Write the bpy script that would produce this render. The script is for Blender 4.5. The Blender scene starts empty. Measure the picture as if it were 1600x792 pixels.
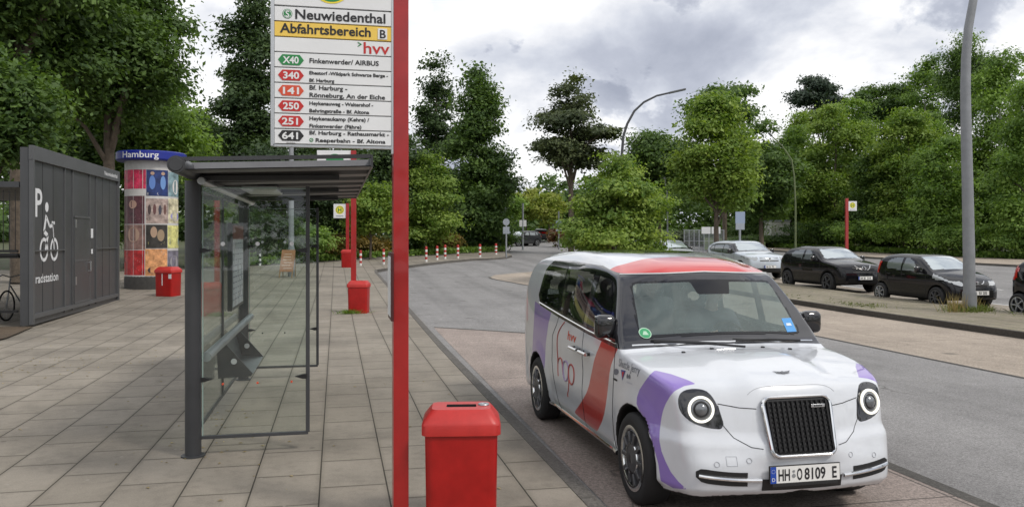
import bpy, bmesh, math, random
import numpy as np
from mathutils import Vector, Matrix

# ---------------------------------------------------------------- camera, world, sun, exposure
SC = bpy.context.scene
COL = SC.collection
R = math.radians
CAM_H = 2.0
FPX = 1280.0            # focal length in pixels of the 1600 wide photograph
HORIZON = 373.0
TH = math.atan(275.0 / FPX)
CT, ST = math.cos(TH), math.sin(TH)

cam_d = bpy.data.cameras.new("camera")
cam = bpy.data.objects.new("camera", cam_d)
COL.objects.link(cam)
cam.location = (0, 0, CAM_H)
cam.rotation_euler = (R(90), 0, -TH)
cam_d.sensor_width = 36.0
cam_d.lens = 36.0 * FPX / 1600.0
cam_d.shift_y = -(396.0 - HORIZON) / 1600.0
cam_d.clip_start = 0.05
cam_d.clip_end = 3000.0
SC.camera = cam

SUN_EL, SUN_AZ = R(47), R(138)          # azimuth measured from +Y towards +X
sun_d = bpy.data.lights.new("sun", 'SUN')
sun_d.energy = 1.35
sun_d.angle = R(12)
sun_d.color = (1.0, 0.95, 0.88)
sun = bpy.data.objects.new("sun", sun_d)
COL.objects.link(sun)
sdir = Vector((math.sin(SUN_AZ) * math.cos(SUN_EL), math.cos(SUN_AZ) * math.cos(SUN_EL), math.sin(SUN_EL)))
sun.rotation_euler = sdir.to_track_quat('Z', 'Y').to_euler()

SC.view_settings.view_transform = 'Standard'
SC.view_settings.look = 'None'
SC.view_settings.gamma = 1.0
SC.view_settings.exposure = 0.62
SC.view_settings.use_curve_mapping = False
SC.cycles.max_bounces = 8
SC.cycles.transparent_max_bounces = 24
SC.cycles.caustics_reflective = False
SC.cycles.caustics_refractive = False
SC.cycles.sample_clamp_indirect = 6.0

W = bpy.data.worlds.new("World")
SC.world = W
W.use_nodes = True
nt = W.node_tree
for n in list(nt.nodes):
    nt.nodes.remove(n)

def N(nt, typ, **kw):
    n = nt.nodes.new(typ)
    for k, v in kw.items():
        if k.startswith('i_'):
            key = k[2:]
            n.inputs[int(key) if key.isdigit() else key.replace('_', ' ')].default_value = v
        else:
            setattr(n, k, v)
    return n

def L(nt, a, b):
    nt.links.new(a, b)

def mathn(nt, op, a, b=None, c=None, clamp=False):
    n = nt.nodes.new('ShaderNodeMath')
    n.operation = op
    n.use_clamp = clamp
    for i, v in enumerate((a, b, c)):
        if v is None:
            continue
        if isinstance(v, (int, float)):
            n.inputs[i].default_value = v
        else:
            nt.links.new(v, n.inputs[i])
    return n.outputs[0]

def ramp(nt, fac, stops, interp='LINEAR'):
    n = nt.nodes.new('ShaderNodeValToRGB')
    n.color_ramp.interpolation = interp
    cr = n.color_ramp
    while len(cr.elements) < len(stops):
        cr.elements.new(0.5)
    while len(cr.elements) > len(stops):
        cr.elements.remove(cr.elements[-1])
    for e, (p, c) in zip(cr.elements, stops):
        e.position = p
        e.color = (c[0], c[1], c[2], 1) if not isinstance(c, (int, float)) else (c, c, c, 1)
    if fac is not None:
        nt.links.new(fac, n.inputs[0])
    return n

def mixc(nt, fac, a, b, blend='MIX'):
    n = nt.nodes.new('ShaderNodeMix')
    n.data_type = 'RGBA'
    n.blend_type = blend
    n.clamp_factor = True
    for sock, v in ((n.inputs[0], fac), (n.inputs[6], a), (n.inputs[7], b)):
        if isinstance(v, (int, float)):
            sock.default_value = v
        elif isinstance(v, (tuple, list)):
            sock.default_value = (v[0], v[1], v[2], 1)
        else:
            nt.links.new(v, sock)
    return n.outputs[2]

sky = N(nt, 'ShaderNodeTexSky', sky_type='NISHITA', sun_disc=False)
sky.sun_elevation = SUN_EL
sky.sun_rotation = SUN_AZ
bg_sky = N(nt, 'ShaderNodeBackground', i_Strength=0.10)
L(nt, sky.outputs[0], bg_sky.inputs[0])
tc = N(nt, 'ShaderNodeTexCoord')
sep = N(nt, 'ShaderNodeSeparateXYZ')
L(nt, tc.outputs['Generated'], sep.inputs[0])
zc = mathn(nt, 'ADD', mathn(nt, 'MAXIMUM', sep.outputs[2], 0.0), 0.55)
comb = N(nt, 'ShaderNodeCombineXYZ')
L(nt, mathn(nt, 'DIVIDE', sep.outputs[0], zc), comb.inputs[0])
L(nt, mathn(nt, 'DIVIDE', sep.outputs[1], zc), comb.inputs[1])
mp = N(nt, 'ShaderNodeMapping')
mp.inputs['Location'].default_value = (3.1, 1.7, 0)
L(nt, comb.outputs[0], mp.inputs[0])
n1 = N(nt, 'ShaderNodeTexNoise', i_Scale=2.6, i_Detail=9.0, i_Roughness=0.55, i_Distortion=0.2)
L(nt, mp.outputs[0], n1.inputs['Vector'])
n2 = N(nt, 'ShaderNodeTexNoise', i_Scale=1.0, i_Detail=3.0, i_Roughness=0.5)
mp2 = N(nt, 'ShaderNodeMapping')
mp2.inputs['Location'].default_value = (7.3, 4.2, 0)
L(nt, comb.outputs[0], mp2.inputs[0])
L(nt, mp2.outputs[0], n2.inputs['Vector'])
n3 = N(nt, 'ShaderNodeTexNoise', i_Scale=4.6, i_Detail=8.0, i_Roughness=0.58, i_Distortion=0.15)
L(nt, mp2.outputs[0], n3.inputs['Vector'])
puff = ramp(nt, n3.outputs[0], [(0.545, 0.0), (0.60, 0.085), (0.72, 0.13)])
den = mathn(nt, 'ADD', mathn(nt, 'MULTIPLY', n1.outputs[0], 0.72), mathn(nt, 'MULTIPLY', n2.outputs[0], 0.42))
den = mathn(nt, 'SUBTRACT', mathn(nt, 'ADD', den, puff.outputs[0]), 0.034)
ccol = ramp(nt, den, [(0.515, (0.92, 0.92, 0.925)), (0.56, (0.74, 0.75, 0.785)), (0.60, (0.57, 0.595, 0.66)), (0.645, (0.44, 0.465, 0.54)), (0.72, (0.32, 0.345, 0.42))])
bg_cl = N(nt, 'ShaderNodeBackground', i_Strength=0.80)
L(nt, ccol.outputs[0], bg_cl.inputs[0])
cover = ramp(nt, den, [(0.36, 0.62), (0.47, 0.97)])
mx = N(nt, 'ShaderNodeMixShader')
L(nt, cover.outputs[0], mx.inputs[0])
L(nt, bg_sky.outputs[0], mx.inputs[1])
L(nt, bg_cl.outputs[0], mx.inputs[2])
wo = N(nt, 'ShaderNodeOutputWorld')
L(nt, mx.outputs[0], wo.inputs[0])

# ---------------------------------------------------------------- photograph pixels <-> ground
def rise(y):
    """The land rises gently beyond the bus loop."""
    t = np.clip(np.asarray(y, dtype=float) - 16.0, 0, 95.0)
    return np.where(t < 12, 0.021 * t * t / 24.0, 0.021 * (t - 6.0))

def gp(px, py, off=0.0):
    """Ground point seen at a photograph pixel (height off above the terrain)."""
    k = (px - 800.0) / FPX
    s = (py - HORIZON) / FPX
    dx, dy = ST + CT * k, CT - ST * k
    lo, hi = 2.0, 260.0
    f = lambda d: CAM_H - s * d - float(rise(dy * d)) - off
    for _ in range(60):
        m = 0.5 * (lo + hi)
        if f(m) > 0:
            lo = m
        else:
            hi = m
    d = 0.5 * (lo + hi)
    return Vector((dx * d, dy * d, float(rise(dy * d)) + off))

def at(px, d, off=0.0):
    """Ground point in pixel column px at depth d."""
    k = (px - 800.0) / FPX
    x, y = (ST + CT * k) * d, (CT - ST * k) * d
    return Vector((x, y, float(rise(y)) + off))

def depth(p):
    return ST * p[0] + CT * p[1]

def zat(py, d):
    return CAM_H - (py - HORIZON) * d / FPX

# ---------------------------------------------------------------- objects
def tag(o, label=None, cat=None, group=None, kind=None):
    if label: o['label'] = label
    if cat: o['category'] = cat
    if group: o['group'] = group
    if kind: o['kind'] = kind
    return o

def thing(name, label, cat, loc=(0, 0, 0), rz=0.0, group=None):
    o = bpy.data.objects.new(name, None)
    o.empty_display_size = 0.2
    COL.objects.link(o)
    o.location = loc
    o.rotation_euler = (0, 0, rz)
    return tag(o, label, cat, group)

def link_mesh(name, me, mats, parent=None):
    o = bpy.data.objects.new(name, me)
    COL.objects.link(o)
    for m in (mats if isinstance(mats, (list, tuple)) else [mats]):
        if m is not None:
            me.materials.append(m)
    if parent is not None:
        o.parent = parent
    return o

def copy_tree(o, parent=None):
    c = o.copy()
    COL.objects.link(c)
    if parent is not None:
        c.parent = parent
    for ch in list(o.children):
        copy_tree(ch, c)
    return c

class MB:
    """Collects shapes into one bmesh."""
    def __init__(self):
        self.bm = bmesh.new()
        self.mi = 0
    def _add(self, verts, faces):
        vs = [self.bm.verts.new(v) for v in verts]
        for f in faces:
            try:
                fc = self.bm.faces.new([vs[i] for i in f])
                fc.material_index = self.mi
            except ValueError:
                pass
        return self
    def box(self, c, s, rz=0.0, bevel=0.0, M=None, seg=2):
        t = bmesh.new()
        bmesh.ops.create_cube(t, size=1.0)
        for v in t.verts:
            v.co = Vector((v.co.x * s[0], v.co.y * s[1], v.co.z * s[2]))
        if bevel > 0:
            bmesh.ops.bevel(t, geom=list(t.edges), offset=bevel, segments=seg, affect='EDGES', profile=0.5)
        m = Matrix.Translation(Vector(c)) @ (M if M is not None else Matrix.Rotation(rz, 4, 'Z'))
        t.verts.index_update()
        self._add([m @ v.co for v in t.verts], [[v.index for v in f.verts] for f in t.faces])
        t.free()
        return self
    def bar(self, p0, p1, w, h, bevel=0.0):
        p0, p1 = Vector(p0), Vector(p1)
        d = p1 - p0
        q = d.to_track_quat('Z', 'Y').to_matrix().to_4x4()
        return self.box((p0 + p1) / 2, (w, h, d.length), bevel=bevel, M=q)
    def tube(self, path, r, seg=10, cap=True, closed=False):
        path = [Vector(p) for p in path]
        n = len(path)
        rs = r if isinstance(r, (list, tuple)) else [r] * n
        rings = []
        up = None
        for i, p in enumerate(path):
            if closed:
                t = path[(i + 1) % n] - path[i - 1]
            else:
                t = path[min(i + 1, n - 1)] - path[max(i - 1, 0)]
            t.normalize()
            if up is None:
                up = Vector((0, 0, 1)) if abs(t.z) < 0.9 else Vector((1, 0, 0))
            a = (up - t * up.dot(t))
            if a.length < 1e-6:
                a = t.orthogonal()
            a.normalize()
            up = a
            b = t.cross(a)
            rings.append([p + (a * math.cos(2 * math.pi * k / seg) + b * math.sin(2 * math.pi * k / seg)) * rs[i] for k in range(seg)])
        verts = [v for rg in rings for v in rg]
        faces = []
        m = n if closed else n - 1
        for i in range(m):
            j = (i + 1) % n
            for k in range(seg):
                k2 = (k + 1) % seg
                faces.append([i * seg + k, i * seg + k2, j * seg + k2, j * seg + k])
        if cap and not closed:
            faces.append(list(range(seg))[::-1])
            faces.append([(n - 1) * seg + k for k in range(seg)])
        return self._add(verts, faces)
    def cyl(self, p0, p1, r, r1=None, seg=20):
        return self.tube([p0, p1], [r, r if r1 is None else r1], seg)
    def prism(self, poly, fn, t0, t1):
        """Extrude a 2D polygon; fn(a, b, t) maps to 3D."""
        n = len(poly)
        verts = [fn(a, b, t0) for a, b in poly] + [fn(a, b, t1) for a, b in poly]
        faces = [list(range(n)), list(range(2 * n - 1, n - 1, -1))]
        for i in range(n):
            j = (i + 1) % n
            faces.append([i, i + n, j + n, j])
        return self._add(verts, faces)
    def lathe(self, prof, seg=32, fn=None, closed=False):
        """prof: list of (r, h); fn(x, y, h) maps to 3D (default axis Z)."""
        fn = fn or (lambda x, y, h: (x, y, h))
        verts, faces = [], []
        for r, h in prof:
            for k in range(seg):
                a = 2 * math.pi * k / seg
                verts.append(fn(r * math.cos(a), r * math.sin(a), h))
        m = len(prof)
        for i in range(m if closed else m - 1):
            j = (i + 1) % m
            for k in range(seg):
                k2 = (k + 1) % seg
                faces.append([i * seg + k, i * seg + k2, j * seg + k2, j * seg + k])
        return self._add(verts, faces)
    def quad(self, *pts):
        return self._add(list(pts), [list(range(len(pts)))])
    def build(self, name, mats, parent=None, smooth=False, angle=35):
        bm = self.bm
        bmesh.ops.recalc_face_normals(bm, faces=bm.faces[:])
        me = bpy.data.meshes.new(name)
        bm.to_mesh(me)
        bm.free()
        if smooth:
            me.polygons.foreach_set('use_smooth', [True] * len(me.polygons))
            me.set_sharp_from_angle(angle=R(angle))
        return link_mesh(name, me, mats, parent)

def np_mesh(name, verts, faces, mats, parent=None, smooth=True, attrs=None):
    """Fast mesh from numpy arrays; faces (n, k)."""
    me = bpy.data.meshes.new(name)
    verts = np.asarray(verts, dtype=np.float32)
    faces = np.asarray(faces, dtype=np.int32)
    n, k = faces.shape
    me.vertices.add(len(verts))
    me.vertices.foreach_set('co', verts.ravel())
    me.loops.add(n * k)
    me.loops.foreach_set('vertex_index', faces.ravel())
    me.polygons.add(n)
    me.polygons.foreach_set('loop_start', np.arange(0, n * k, k, dtype=np.int32))
    if smooth:
        me.polygons.foreach_set('use_smooth', np.ones(n, dtype=bool))
    for nm, arr in (attrs or {}).items():
        a = me.attributes.new(nm, 'FLOAT', 'POINT')
        a.data.foreach_set('value', np.asarray(arr, dtype=np.float32))
    me.update(calc_edges=True)
    me.validate()
    return link_mesh(name, me, mats, parent)

# ---------------------------------------------------------------- writing
_txt = {}
def text_geo(s, size=1.0, bold=0.0, align='LEFT', spacing=1.0):
    key = (s, size, bold, align, spacing)
    if key in _txt:
        return _txt[key]
    cu = bpy.data.curves.new('writing', 'FONT')
    cu.body = s
    cu.size = size
    cu.offset = bold
    cu.align_x = align
    cu.space_character = spacing
    cu.resolution_u = 3
    cu.fill_mode = 'FRONT'
    o = bpy.data.objects.new('writing', cu)
    COL.objects.link(o)
    dg = bpy.context.evaluated_depsgraph_get()
    dg.update()
    me = o.evaluated_get(dg).to_mesh()
    v = [(a.co.x, a.co.y) for a in me.vertices]
    f = [list(p.vertices) for p in me.polygons]
    o.evaluated_get(dg).to_mesh_clear()
    bpy.data.objects.remove(o)
    bpy.data.curves.remove(cu)
    _txt[key] = (v, f)
    return v, f

def text_w(s, size, bold=0.0, spacing=1.0):
    v, f = text_geo(s, size, bold, 'LEFT', spacing)
    return max(a for a, b in v) if v else 0

def add_text(mb, s, size, fn, bold=0.0, align='LEFT', width=None, spacing=1.0):
    """Lettering mapped by fn(a, b); squeezed to width when given."""
    v, f = text_geo(s, size, bold, align, spacing)
    k = 1.0
    if width and v:
        w = max(a for a, b in v) - min(a for a, b in v)
        k = width / w
    mb._add([fn(a * k, b) for a, b in v], f)

# ---------------------------------------------------------------- materials
_m = {}
def mat(name, col, rough=0.6, metal=0.0, spec=0.5, coat=0.0, noise=0.0, nscale=8.0, bump=0.0, bscale=60.0, emit=None, trans=0.0):
    if name in _m:
        return _m[name]
    m = bpy.data.materials.new(name)
    m.use_nodes = True
    t = m.node_tree
    b = t.nodes['Principled BSDF']
    b.inputs['Base Color'].default_value = (*col, 1)
    b.inputs['Roughness'].default_value = rough
    b.inputs['Metallic'].default_value = metal
    b.inputs['Specular IOR Level'].default_value = spec
    b.inputs['Coat Weight'].default_value = coat
    b.inputs['Coat Roughness'].default_value = 0.04
    if emit:
        b.inputs['Emission Color'].default_value = (*emit[:3], 1)
        b.inputs['Emission Strength'].default_value = emit[3]
    co = None
    if noise or bump:
        co = N(t, 'ShaderNodeTexCoord').outputs['Object']
    if noise:
        ns = N(t, 'ShaderNodeTexNoise', i_Scale=nscale, i_Detail=6.0, i_Roughness=0.65)
        L(t, co, ns.inputs['Vector'])
        rp = ramp(t, ns.outputs[0], [(0.3, tuple(c * (1 - noise) for c in col)), (0.72, tuple(min(1, c * (1 + noise)) for c in col))])
        L(t, rp.outputs[0], b.inputs['Base Color'])
        L(t, mathn(t, 'ADD', mathn(t, 'MULTIPLY', ns.outputs[0], 0.3), rough - 0.15), b.inputs['Roughness'])
    if bump:
        nb = N(t, 'ShaderNodeTexNoise', i_Scale=bscale, i_Detail=4.0)
        L(t, co, nb.inputs['Vector'])
        bp = N(t, 'ShaderNodeBump', i_Strength=bump, i_Distance=0.01)
        L(t, nb.outputs[0], bp.inputs['Height'])
        L(t, bp.outputs[0], b.inputs['Normal'])
    _m[name] = m
    return m

def glass_mat(name, tint=(0.92, 0.96, 0.94), refl=1.0, dirt_haze=0.03, dcol=(0.6, 0.62, 0.6)):
    if name in _m:
        return _m[name]
    m = bpy.data.materials.new(name)
    m.use_nodes = True
    t = m.node_tree
    for n in list(t.nodes):
        t.nodes.remove(n)
    out = N(t, 'ShaderNodeOutputMaterial')
    tr = N(t, 'ShaderNodeBsdfTransparent')
    tr.inputs[0].default_value = (*tint, 1)
    gl = N(t, 'ShaderNodeBsdfGlossy', i_Roughness=0.015)
    df = N(t, 'ShaderNodeBsdfDiffuse')
    df.inputs[0].default_value = (*dcol, 1)
    lw = N(t, 'ShaderNodeLayerWeight', i_Blend=0.5)
    fr5 = mathn(t, 'POWER', lw.outputs['Facing'], 5.0)
    frs = mathn(t, 'MULTIPLY_ADD', fr5, 0.95, 0.045)
    co = N(t, 'ShaderNodeTexCoord')
    ns = N(t, 'ShaderNodeTexNoise', i_Scale=2.5, i_Detail=8.0, i_Roughness=0.7)
    L(t, co.outputs['Object'], ns.inputs['Vector'])
    m0 = N(t, 'ShaderNodeMixShader')
    L(t, mathn(t, 'MULTIPLY', ns.outputs[0], dirt_haze * 2), m0.inputs[0])  # diffuse film: soiling on shelter panes, painted reflection haze on the windscreen
    L(t, tr.outputs[0], m0.inputs[1])
    L(t, df.outputs[0], m0.inputs[2])
    m1 = N(t, 'ShaderNodeMixShader')
    L(t, mathn(t, 'MULTIPLY', frs, refl, clamp=True), m1.inputs[0])
    L(t, m0.outputs[0], m1.inputs[1])
    L(t, gl.outputs[0], m1.inputs[2])
    L(t, m1.outputs[0], out.inputs[0])
    _m[name] = m
    return m

# ================================================================ SETTING
PAVE = 0.12

def world_pos(t):
    return N(t, 'ShaderNodeNewGeometry').outputs['Position']

def ground_mat(name, base, kind, joint=None):
    m = bpy.data.materials.new(name)
    m.use_nodes = True
    t = m.node_tree
    b = t.nodes['Principled BSDF']
    pos = world_pos(t)
    big = N(t, 'ShaderNodeTexNoise', i_Scale=0.55, i_Detail=7.0, i_Roughness=0.62)
    mid = N(t, 'ShaderNodeTexNoise', i_Scale=4.5, i_Detail=6.0, i_Roughness=0.7)
    fin = N(t, 'ShaderNodeTexNoise', i_Scale=85.0, i_Detail=3.0, i_Roughness=0.8)
    for n in (big, mid, fin):
        L(t, pos, n.inputs['Vector'])
    h = fin.outputs[0]
    if kind == 'slabs':
        sp = N(t, 'ShaderNodeSeparateXYZ'); L(t, pos, sp.inputs[0])
        wob = N(t, 'ShaderNodeTexNoise', i_Scale=1.1, i_Detail=2.0); L(t, pos, wob.inputs['Vector'])
        cb = N(t, 'ShaderNodeCombineXYZ')
        L(t, mathn(t, 'ADD', sp.outputs[1], mathn(t, 'MULTIPLY', wob.outputs[0], 0.035)), cb.inputs[0])
        L(t, mathn(t, 'ADD', sp.outputs[0], 0.12), cb.inputs[1])
        br = N(t, 'ShaderNodeTexBrick', offset=0.5, offset_frequency=2, squash=1.0)
        br.inputs['Scale'].default_value = 1.0
        br.inputs['Mortar Size'].default_value = 0.0065
        br.inputs['Mortar Smooth'].default_value = 0.35
        br.inputs['Bias'].default_value = 0.0
        br.inputs['Brick Width'].default_value = 0.75
        br.inputs['Row Height'].default_value = 0.5
        c = base
        br.inputs['Color1'].default_value = (c[0] * 0.92, c[1] * 0.915, c[2] * 0.90, 1)
        br.inputs['Color2'].default_value = (c[0] * 1.05, c[1] * 1.05, c[2] * 1.05, 1)
        br.inputs['Mortar'].default_value = (0.026, 0.024, 0.018, 1)
        L(t, cb.outputs[0], br.inputs['Vector'])
        col = br.outputs['Color']
        # soiling along the joints: the same pattern with a wide soft joint
        br2 = N(t, 'ShaderNodeTexBrick', offset=0.5, offset_frequency=2)
        for k, v in (('Scale', 1.0), ('Mortar Size', 0.05), ('Mortar Smooth', 1.0), ('Brick Width', 0.75), ('Row Height', 0.5)):
            br2.inputs[k].default_value = v
        L(t, cb.outputs[0], br2.inputs['Vector'])
        soil = mathn(t, 'MULTIPLY', br2.outputs['Fac'], mathn(t, 'SUBTRACT', mathn(t, 'MULTIPLY', mid.outputs[0], 2.4), 0.75, clamp=True), clamp=True)
        col = mixc(t, mathn(t, 'MULTIPLY', soil, 0.55), col, (0.10, 0.086, 0.062))
        d1 = ramp(t, big.outputs[0], [(0.32, 0.66), (0.5, 0.95), (0.68, 1.12)])
        col = mixc(t, 1.0, col, d1.outputs[0], 'MULTIPLY')
        d2 = ramp(t, mid.outputs[0], [(0.28, 0.74), (0.5, 1.0), (0.75, 1.10)])
        col = mixc(t, 0.9, col, d2.outputs[0], 'MULTIPLY')
        # dark gum and drip spots
        vo = N(t, 'ShaderNodeTexVoronoi', i_Scale=1.9)
        L(t, pos, vo.inputs['Vector'])
        spot = ramp(t, vo.outputs['Distance'], [(0.035, 1.0), (0.06, 0.0)])
        col = mixc(t, mathn(t, 'MULTIPLY', spot.outputs[0], 0.55), col, (0.07, 0.06, 0.05))
        vg = N(t, 'ShaderNodeTexVoronoi', i_Scale=4.3)
        L(t, pos, vg.inputs['Vector'])
        gum = ramp(t, vg.outputs['Distance'], [(0.045, 1.0), (0.075, 0.0)])
        pick = ramp(t, vg.outputs['Color'], [(0.62, 0.0), (0.64, 1.0)])
        col = mixc(t, mathn(t, 'MULTIPLY', mathn(t, 'MULTIPLY', gum.outputs[0], pick.outputs[0]), 0.45), col, (0.38, 0.36, 0.32))
        d3 = ramp(t, fin.outputs[0], [(0.3, 0.80), (0.7, 1.16)])
        col = mixc(t, 0.8, col, d3.outputs[0], 'MULTIPLY')
        hgt = mathn(t, 'SUBTRACT', mathn(t, 'MULTIPLY', fin.outputs[0], 0.12), br.outputs['Fac'])
        h = hgt
    else:
        d1 = ramp(t, big.outputs[0], [(0.3, 0.80), (0.5, 1.0), (0.7, 1.12)])
        col = mixc(t, 1.0, base, d1.outputs[0], 'MULTIPLY')
        d2 = ramp(t, mid.outputs[0], [(0.3, 0.84), (0.7, 1.12)])
        col = mixc(t, 0.8, col, d2.outputs[0], 'MULTIPLY')
        st = N(t, 'ShaderNodeMapping'); st.inputs['Scale'].default_value = (1.3, 0.05, 1.0); L(t, pos, st.inputs[0])
        sn = N(t, 'ShaderNodeTexNoise', i_Scale=1.0, i_Detail=4.0, i_Roughness=0.6); L(t, st.outputs[0], sn.inputs['Vector'])
        ds = ramp(t, sn.outputs[0], [(0.33, 0.80), (0.5, 1.0), (0.66, 1.10)])
        col = mixc(t, 0.9, col, ds.outputs[0], 'MULTIPLY')
        ck = N(t, 'ShaderNodeTexVoronoi', feature='DISTANCE_TO_EDGE', i_Scale=0.30)
        wv = N(t, 'ShaderNodeTexNoise', i_Scale=2.2, i_Detail=5.0); L(t, pos, wv.inputs['Vector'])
        wp = N(t, 'ShaderNodeVectorMath', operation='MULTIPLY_ADD'); L(t, wv.outputs['Color'], wp.inputs[0]); wp.inputs[1].default_value = (.5, .5, .5); L(t, pos, wp.inputs[2])
        L(t, wp.outputs[0], ck.inputs['Vector'])
        ckr = ramp(t, ck.outputs['Distance'], [(0.0, 1.0), (0.0065, 0.0)])
        cmask = ramp(t, big.outputs[0], [(0.50, 0.0), (0.58, 0.75)])
        col = mixc(t, mathn(t, 'MULTIPLY', ckr.outputs[0], cmask.outputs[0]), col, (0.06, 0.056, 0.05))
        gr_ = N(t, 'ShaderNodeTexNoise', i_Scale=30.0, i_Detail=2.0, i_Roughness=0.9); L(t, pos, gr_.inputs['Vector'])
        grr = ramp(t, gr_.outputs[0], [(0.36, 0.74), (0.5, 1.0), (0.64, 1.26)])
        col = mixc(t, 1.0, col, grr.outputs[0], 'MULTIPLY')
        vo = N(t, 'ShaderNodeTexVoronoi', i_Scale=0.8); L(t, pos, vo.inputs['Vector'])
        sp_ = ramp(t, vo.outputs['Distance'], [(0.05, 0.55), (0.13, 0.0)])
        col = mixc(t, sp_.outputs[0], col, (0.06, 0.055, 0.05))
        lo, hi = (0.60, 1.42) if kind == 'asphalt' else (0.72, 1.24)
        d3 = ramp(t, fin.outputs[0], [(0.34, lo), (0.5, 1.0), (0.66, hi)])
        col = mixc(t, 1.0, col, d3.outputs[0], 'MULTIPLY')
        if kind == 'moss':
            gm = ramp(t, mid.outputs[0], [(0.44, 0.0), (0.62, 1.0)])
            col = mixc(t, mathn(t, 'MULTIPLY', gm.outputs[0], 0.55), col, (0.115, 0.12, 0.05))
        if kind == 'soil':
            gm = ramp(t, mid.outputs[0], [(0.4, 0.0), (0.6, 1.0)])
            col = mixc(t, gm.outputs[0], col, (0.05, 0.085, 0.025))
        if joint:
            sp = N(t, 'ShaderNodeSeparateXYZ'); L(t, pos, sp.inputs[0])
            cb = N(t, 'ShaderNodeCombineXYZ')
            L(t, mathn(t, 'ADD', sp.outputs[1], joint[2]), cb.inputs[0]); L(t, mathn(t, 'ADD', sp.outputs[0], joint[3]), cb.inputs[1])
            br = N(t, 'ShaderNodeTexBrick', offset=0.0)
            for k, v in (('Scale', 1.0), ('Mortar Size', joint[4]), ('Mortar Smooth', 0.2), ('Brick Width', joint[0]), ('Row Height', joint[1])):
                br.inputs[k].default_value = v
            L(t, cb.outputs[0], br.inputs['Vector'])
            col = mixc(t, mathn(t, 'MULTIPLY', br.outputs['Fac'], 0.75), col, (0.05, 0.045, 0.04))
    L(t, col, b.inputs['Base Color'])
    b.inputs['Roughness'].default_value = 0.82
    b.inputs['Specular IOR Level'].default_value = 0.35
    bp = N(t, 'ShaderNodeBump', i_Strength=0.5, i_Distance=0.012)
    L(t, h, bp.inputs['Height'])
    L(t, bp.outputs[0], b.inputs['Normal'])
    return m

M_pave = ground_mat('pavement_slabs', (0.262, 0.234, 0.194), 'slabs')
M_asph = ground_mat('worn_asphalt', (0.232, 0.226, 0.222), 'asphalt')
M_bay = ground_mat('reddish_concrete', (0.300, 0.250, 0.222), 'concrete', (6.0, 2.9, 0.5, -1.75, 0.012))
M_tan = ground_mat('tan_concrete', (0.36, 0.305, 0.25), 'concrete', (5.0, 40.0, 1.0, 5.0, 0.012))
M_median = ground_mat('mossy_paving', (0.27, 0.235, 0.18), 'moss', (0.8, 0.5, 0, 0, 0.012))
M_park = ground_mat('parking_paving', (0.30, 0.262, 0.215), 'concrete', (5.2, 40, 2.0, 3.0, 0.02))
M_kerb = ground_mat('kerb_stone', (0.125, 0.116, 0.104), 'concrete', (1.0, 40, 0.3, 5.0, 0.006))
M_dkerb = ground_mat('dark_kerb', (0.060, 0.053, 0.045), 'concrete', (1.0, 40, 0.3, 5.0, 0.008))
M_joint = ground_mat('gutter_strip', (0.085, 0.08, 0.072), 'concrete')
M_soil = ground_mat('planting_soil', (0.085, 0.065, 0.045), 'soil')
M_lawn = ground_mat('lawn', (0.13, 0.17, 0.045), 'soil')
M_white = mat('marking_paint', (0.72, 0.72, 0.70), 0.7, noise=0.2, nscale=3)

def sheet(name, poly, off, m, step=1.5, kind='structure', z0=None):
    """Flat polygon laid on the terrain."""
    bm = bmesh.new()
    f = bm.faces.new([bm.verts.new((p[0], p[1], 0)) for p in poly])
    bmesh.ops.triangulate(bm, faces=[f])
    ys = [p[1] for p in poly]
    y = 15.0
    while y < min(max(ys), 114):
        if y > min(ys):
            bmesh.ops.bisect_plane(bm, geom=bm.verts[:] + bm.edges[:] + bm.faces[:], plane_co=(0, y, 0), plane_no=(0, 1, 0))
        y += step
    for v in bm.verts:
        v.co.z = float(rise(v.co.y)) + off
    bmesh.ops.recalc_face_normals(bm, faces=bm.faces[:])
    if sum(f.normal.z for f in bm.faces) < 0:
        bmesh.ops.reverse_faces(bm, faces=bm.faces[:])
    me = bpy.data.meshes.new(name)
    bm.to_mesh(me); bm.free()
    return tag(link_mesh(name, me, m), kind=kind)

def dense(path, step=0.8):
    out = []
    for a, b in zip(path[:-1], path[1:]):
        a, b = Vector(a[:2]), Vector(b[:2])
        n = max(1, int((b - a).length / step))
        out += [a.lerp(b, i / n) for i in range(n)]
    out.append(Vector(path[-1][:2]))
    return out

def kerb_band(name, path, w, top, m, side=1, bot=-0.05):
    """Stone edging along a path: the path is its road side; it lies to the left (side=1)."""
    pts = dense(path)
    verts, faces = [], []
    n = len(pts)
    for i, p in enumerate(pts):
        t = (pts[min(i + 1, n - 1)] - pts[max(i - 1, 0)]).normalized()
        nn = Vector((-t.y, t.x)) * side
        q = p + nn * w
        z = float(rise(p.y))
        verts += [(p.x, p.y, z + bot), (p.x + nn.x * .01, p.y + nn.y * .01, z + top), (q.x, q.y, z + top), (q.x, q.y, z + bot)]
    for i in range(n - 1):
        a, b = 4 * i, 4 * i + 4
        for k in range(4):
            k2 = (k + 1) % 4
            faces.append([a + k, a + k2, b + k2, b + k])
    faces += [[0, 1, 2, 3], [4 * n - 1, 4 * n - 2, 4 * n - 3, 4 * n - 4]]
    mb = MB(); mb._add(verts, faces)
    return tag(mb.build(name, m), kind='structure')

def g2(px, py, off=0.0):
    p = gp(px, py, off)
    return (p.x, p.y)

sheet('ground', [(-420, -40), (420, -40), (420, 420), (-420, 420)], -0.03, M_soil)
sheet('road', [(1.7, -14), (60, -14), (60, 118), (-2, 118), (-2, 46), (1.7, 30)], 0.0, M_asph)

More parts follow.
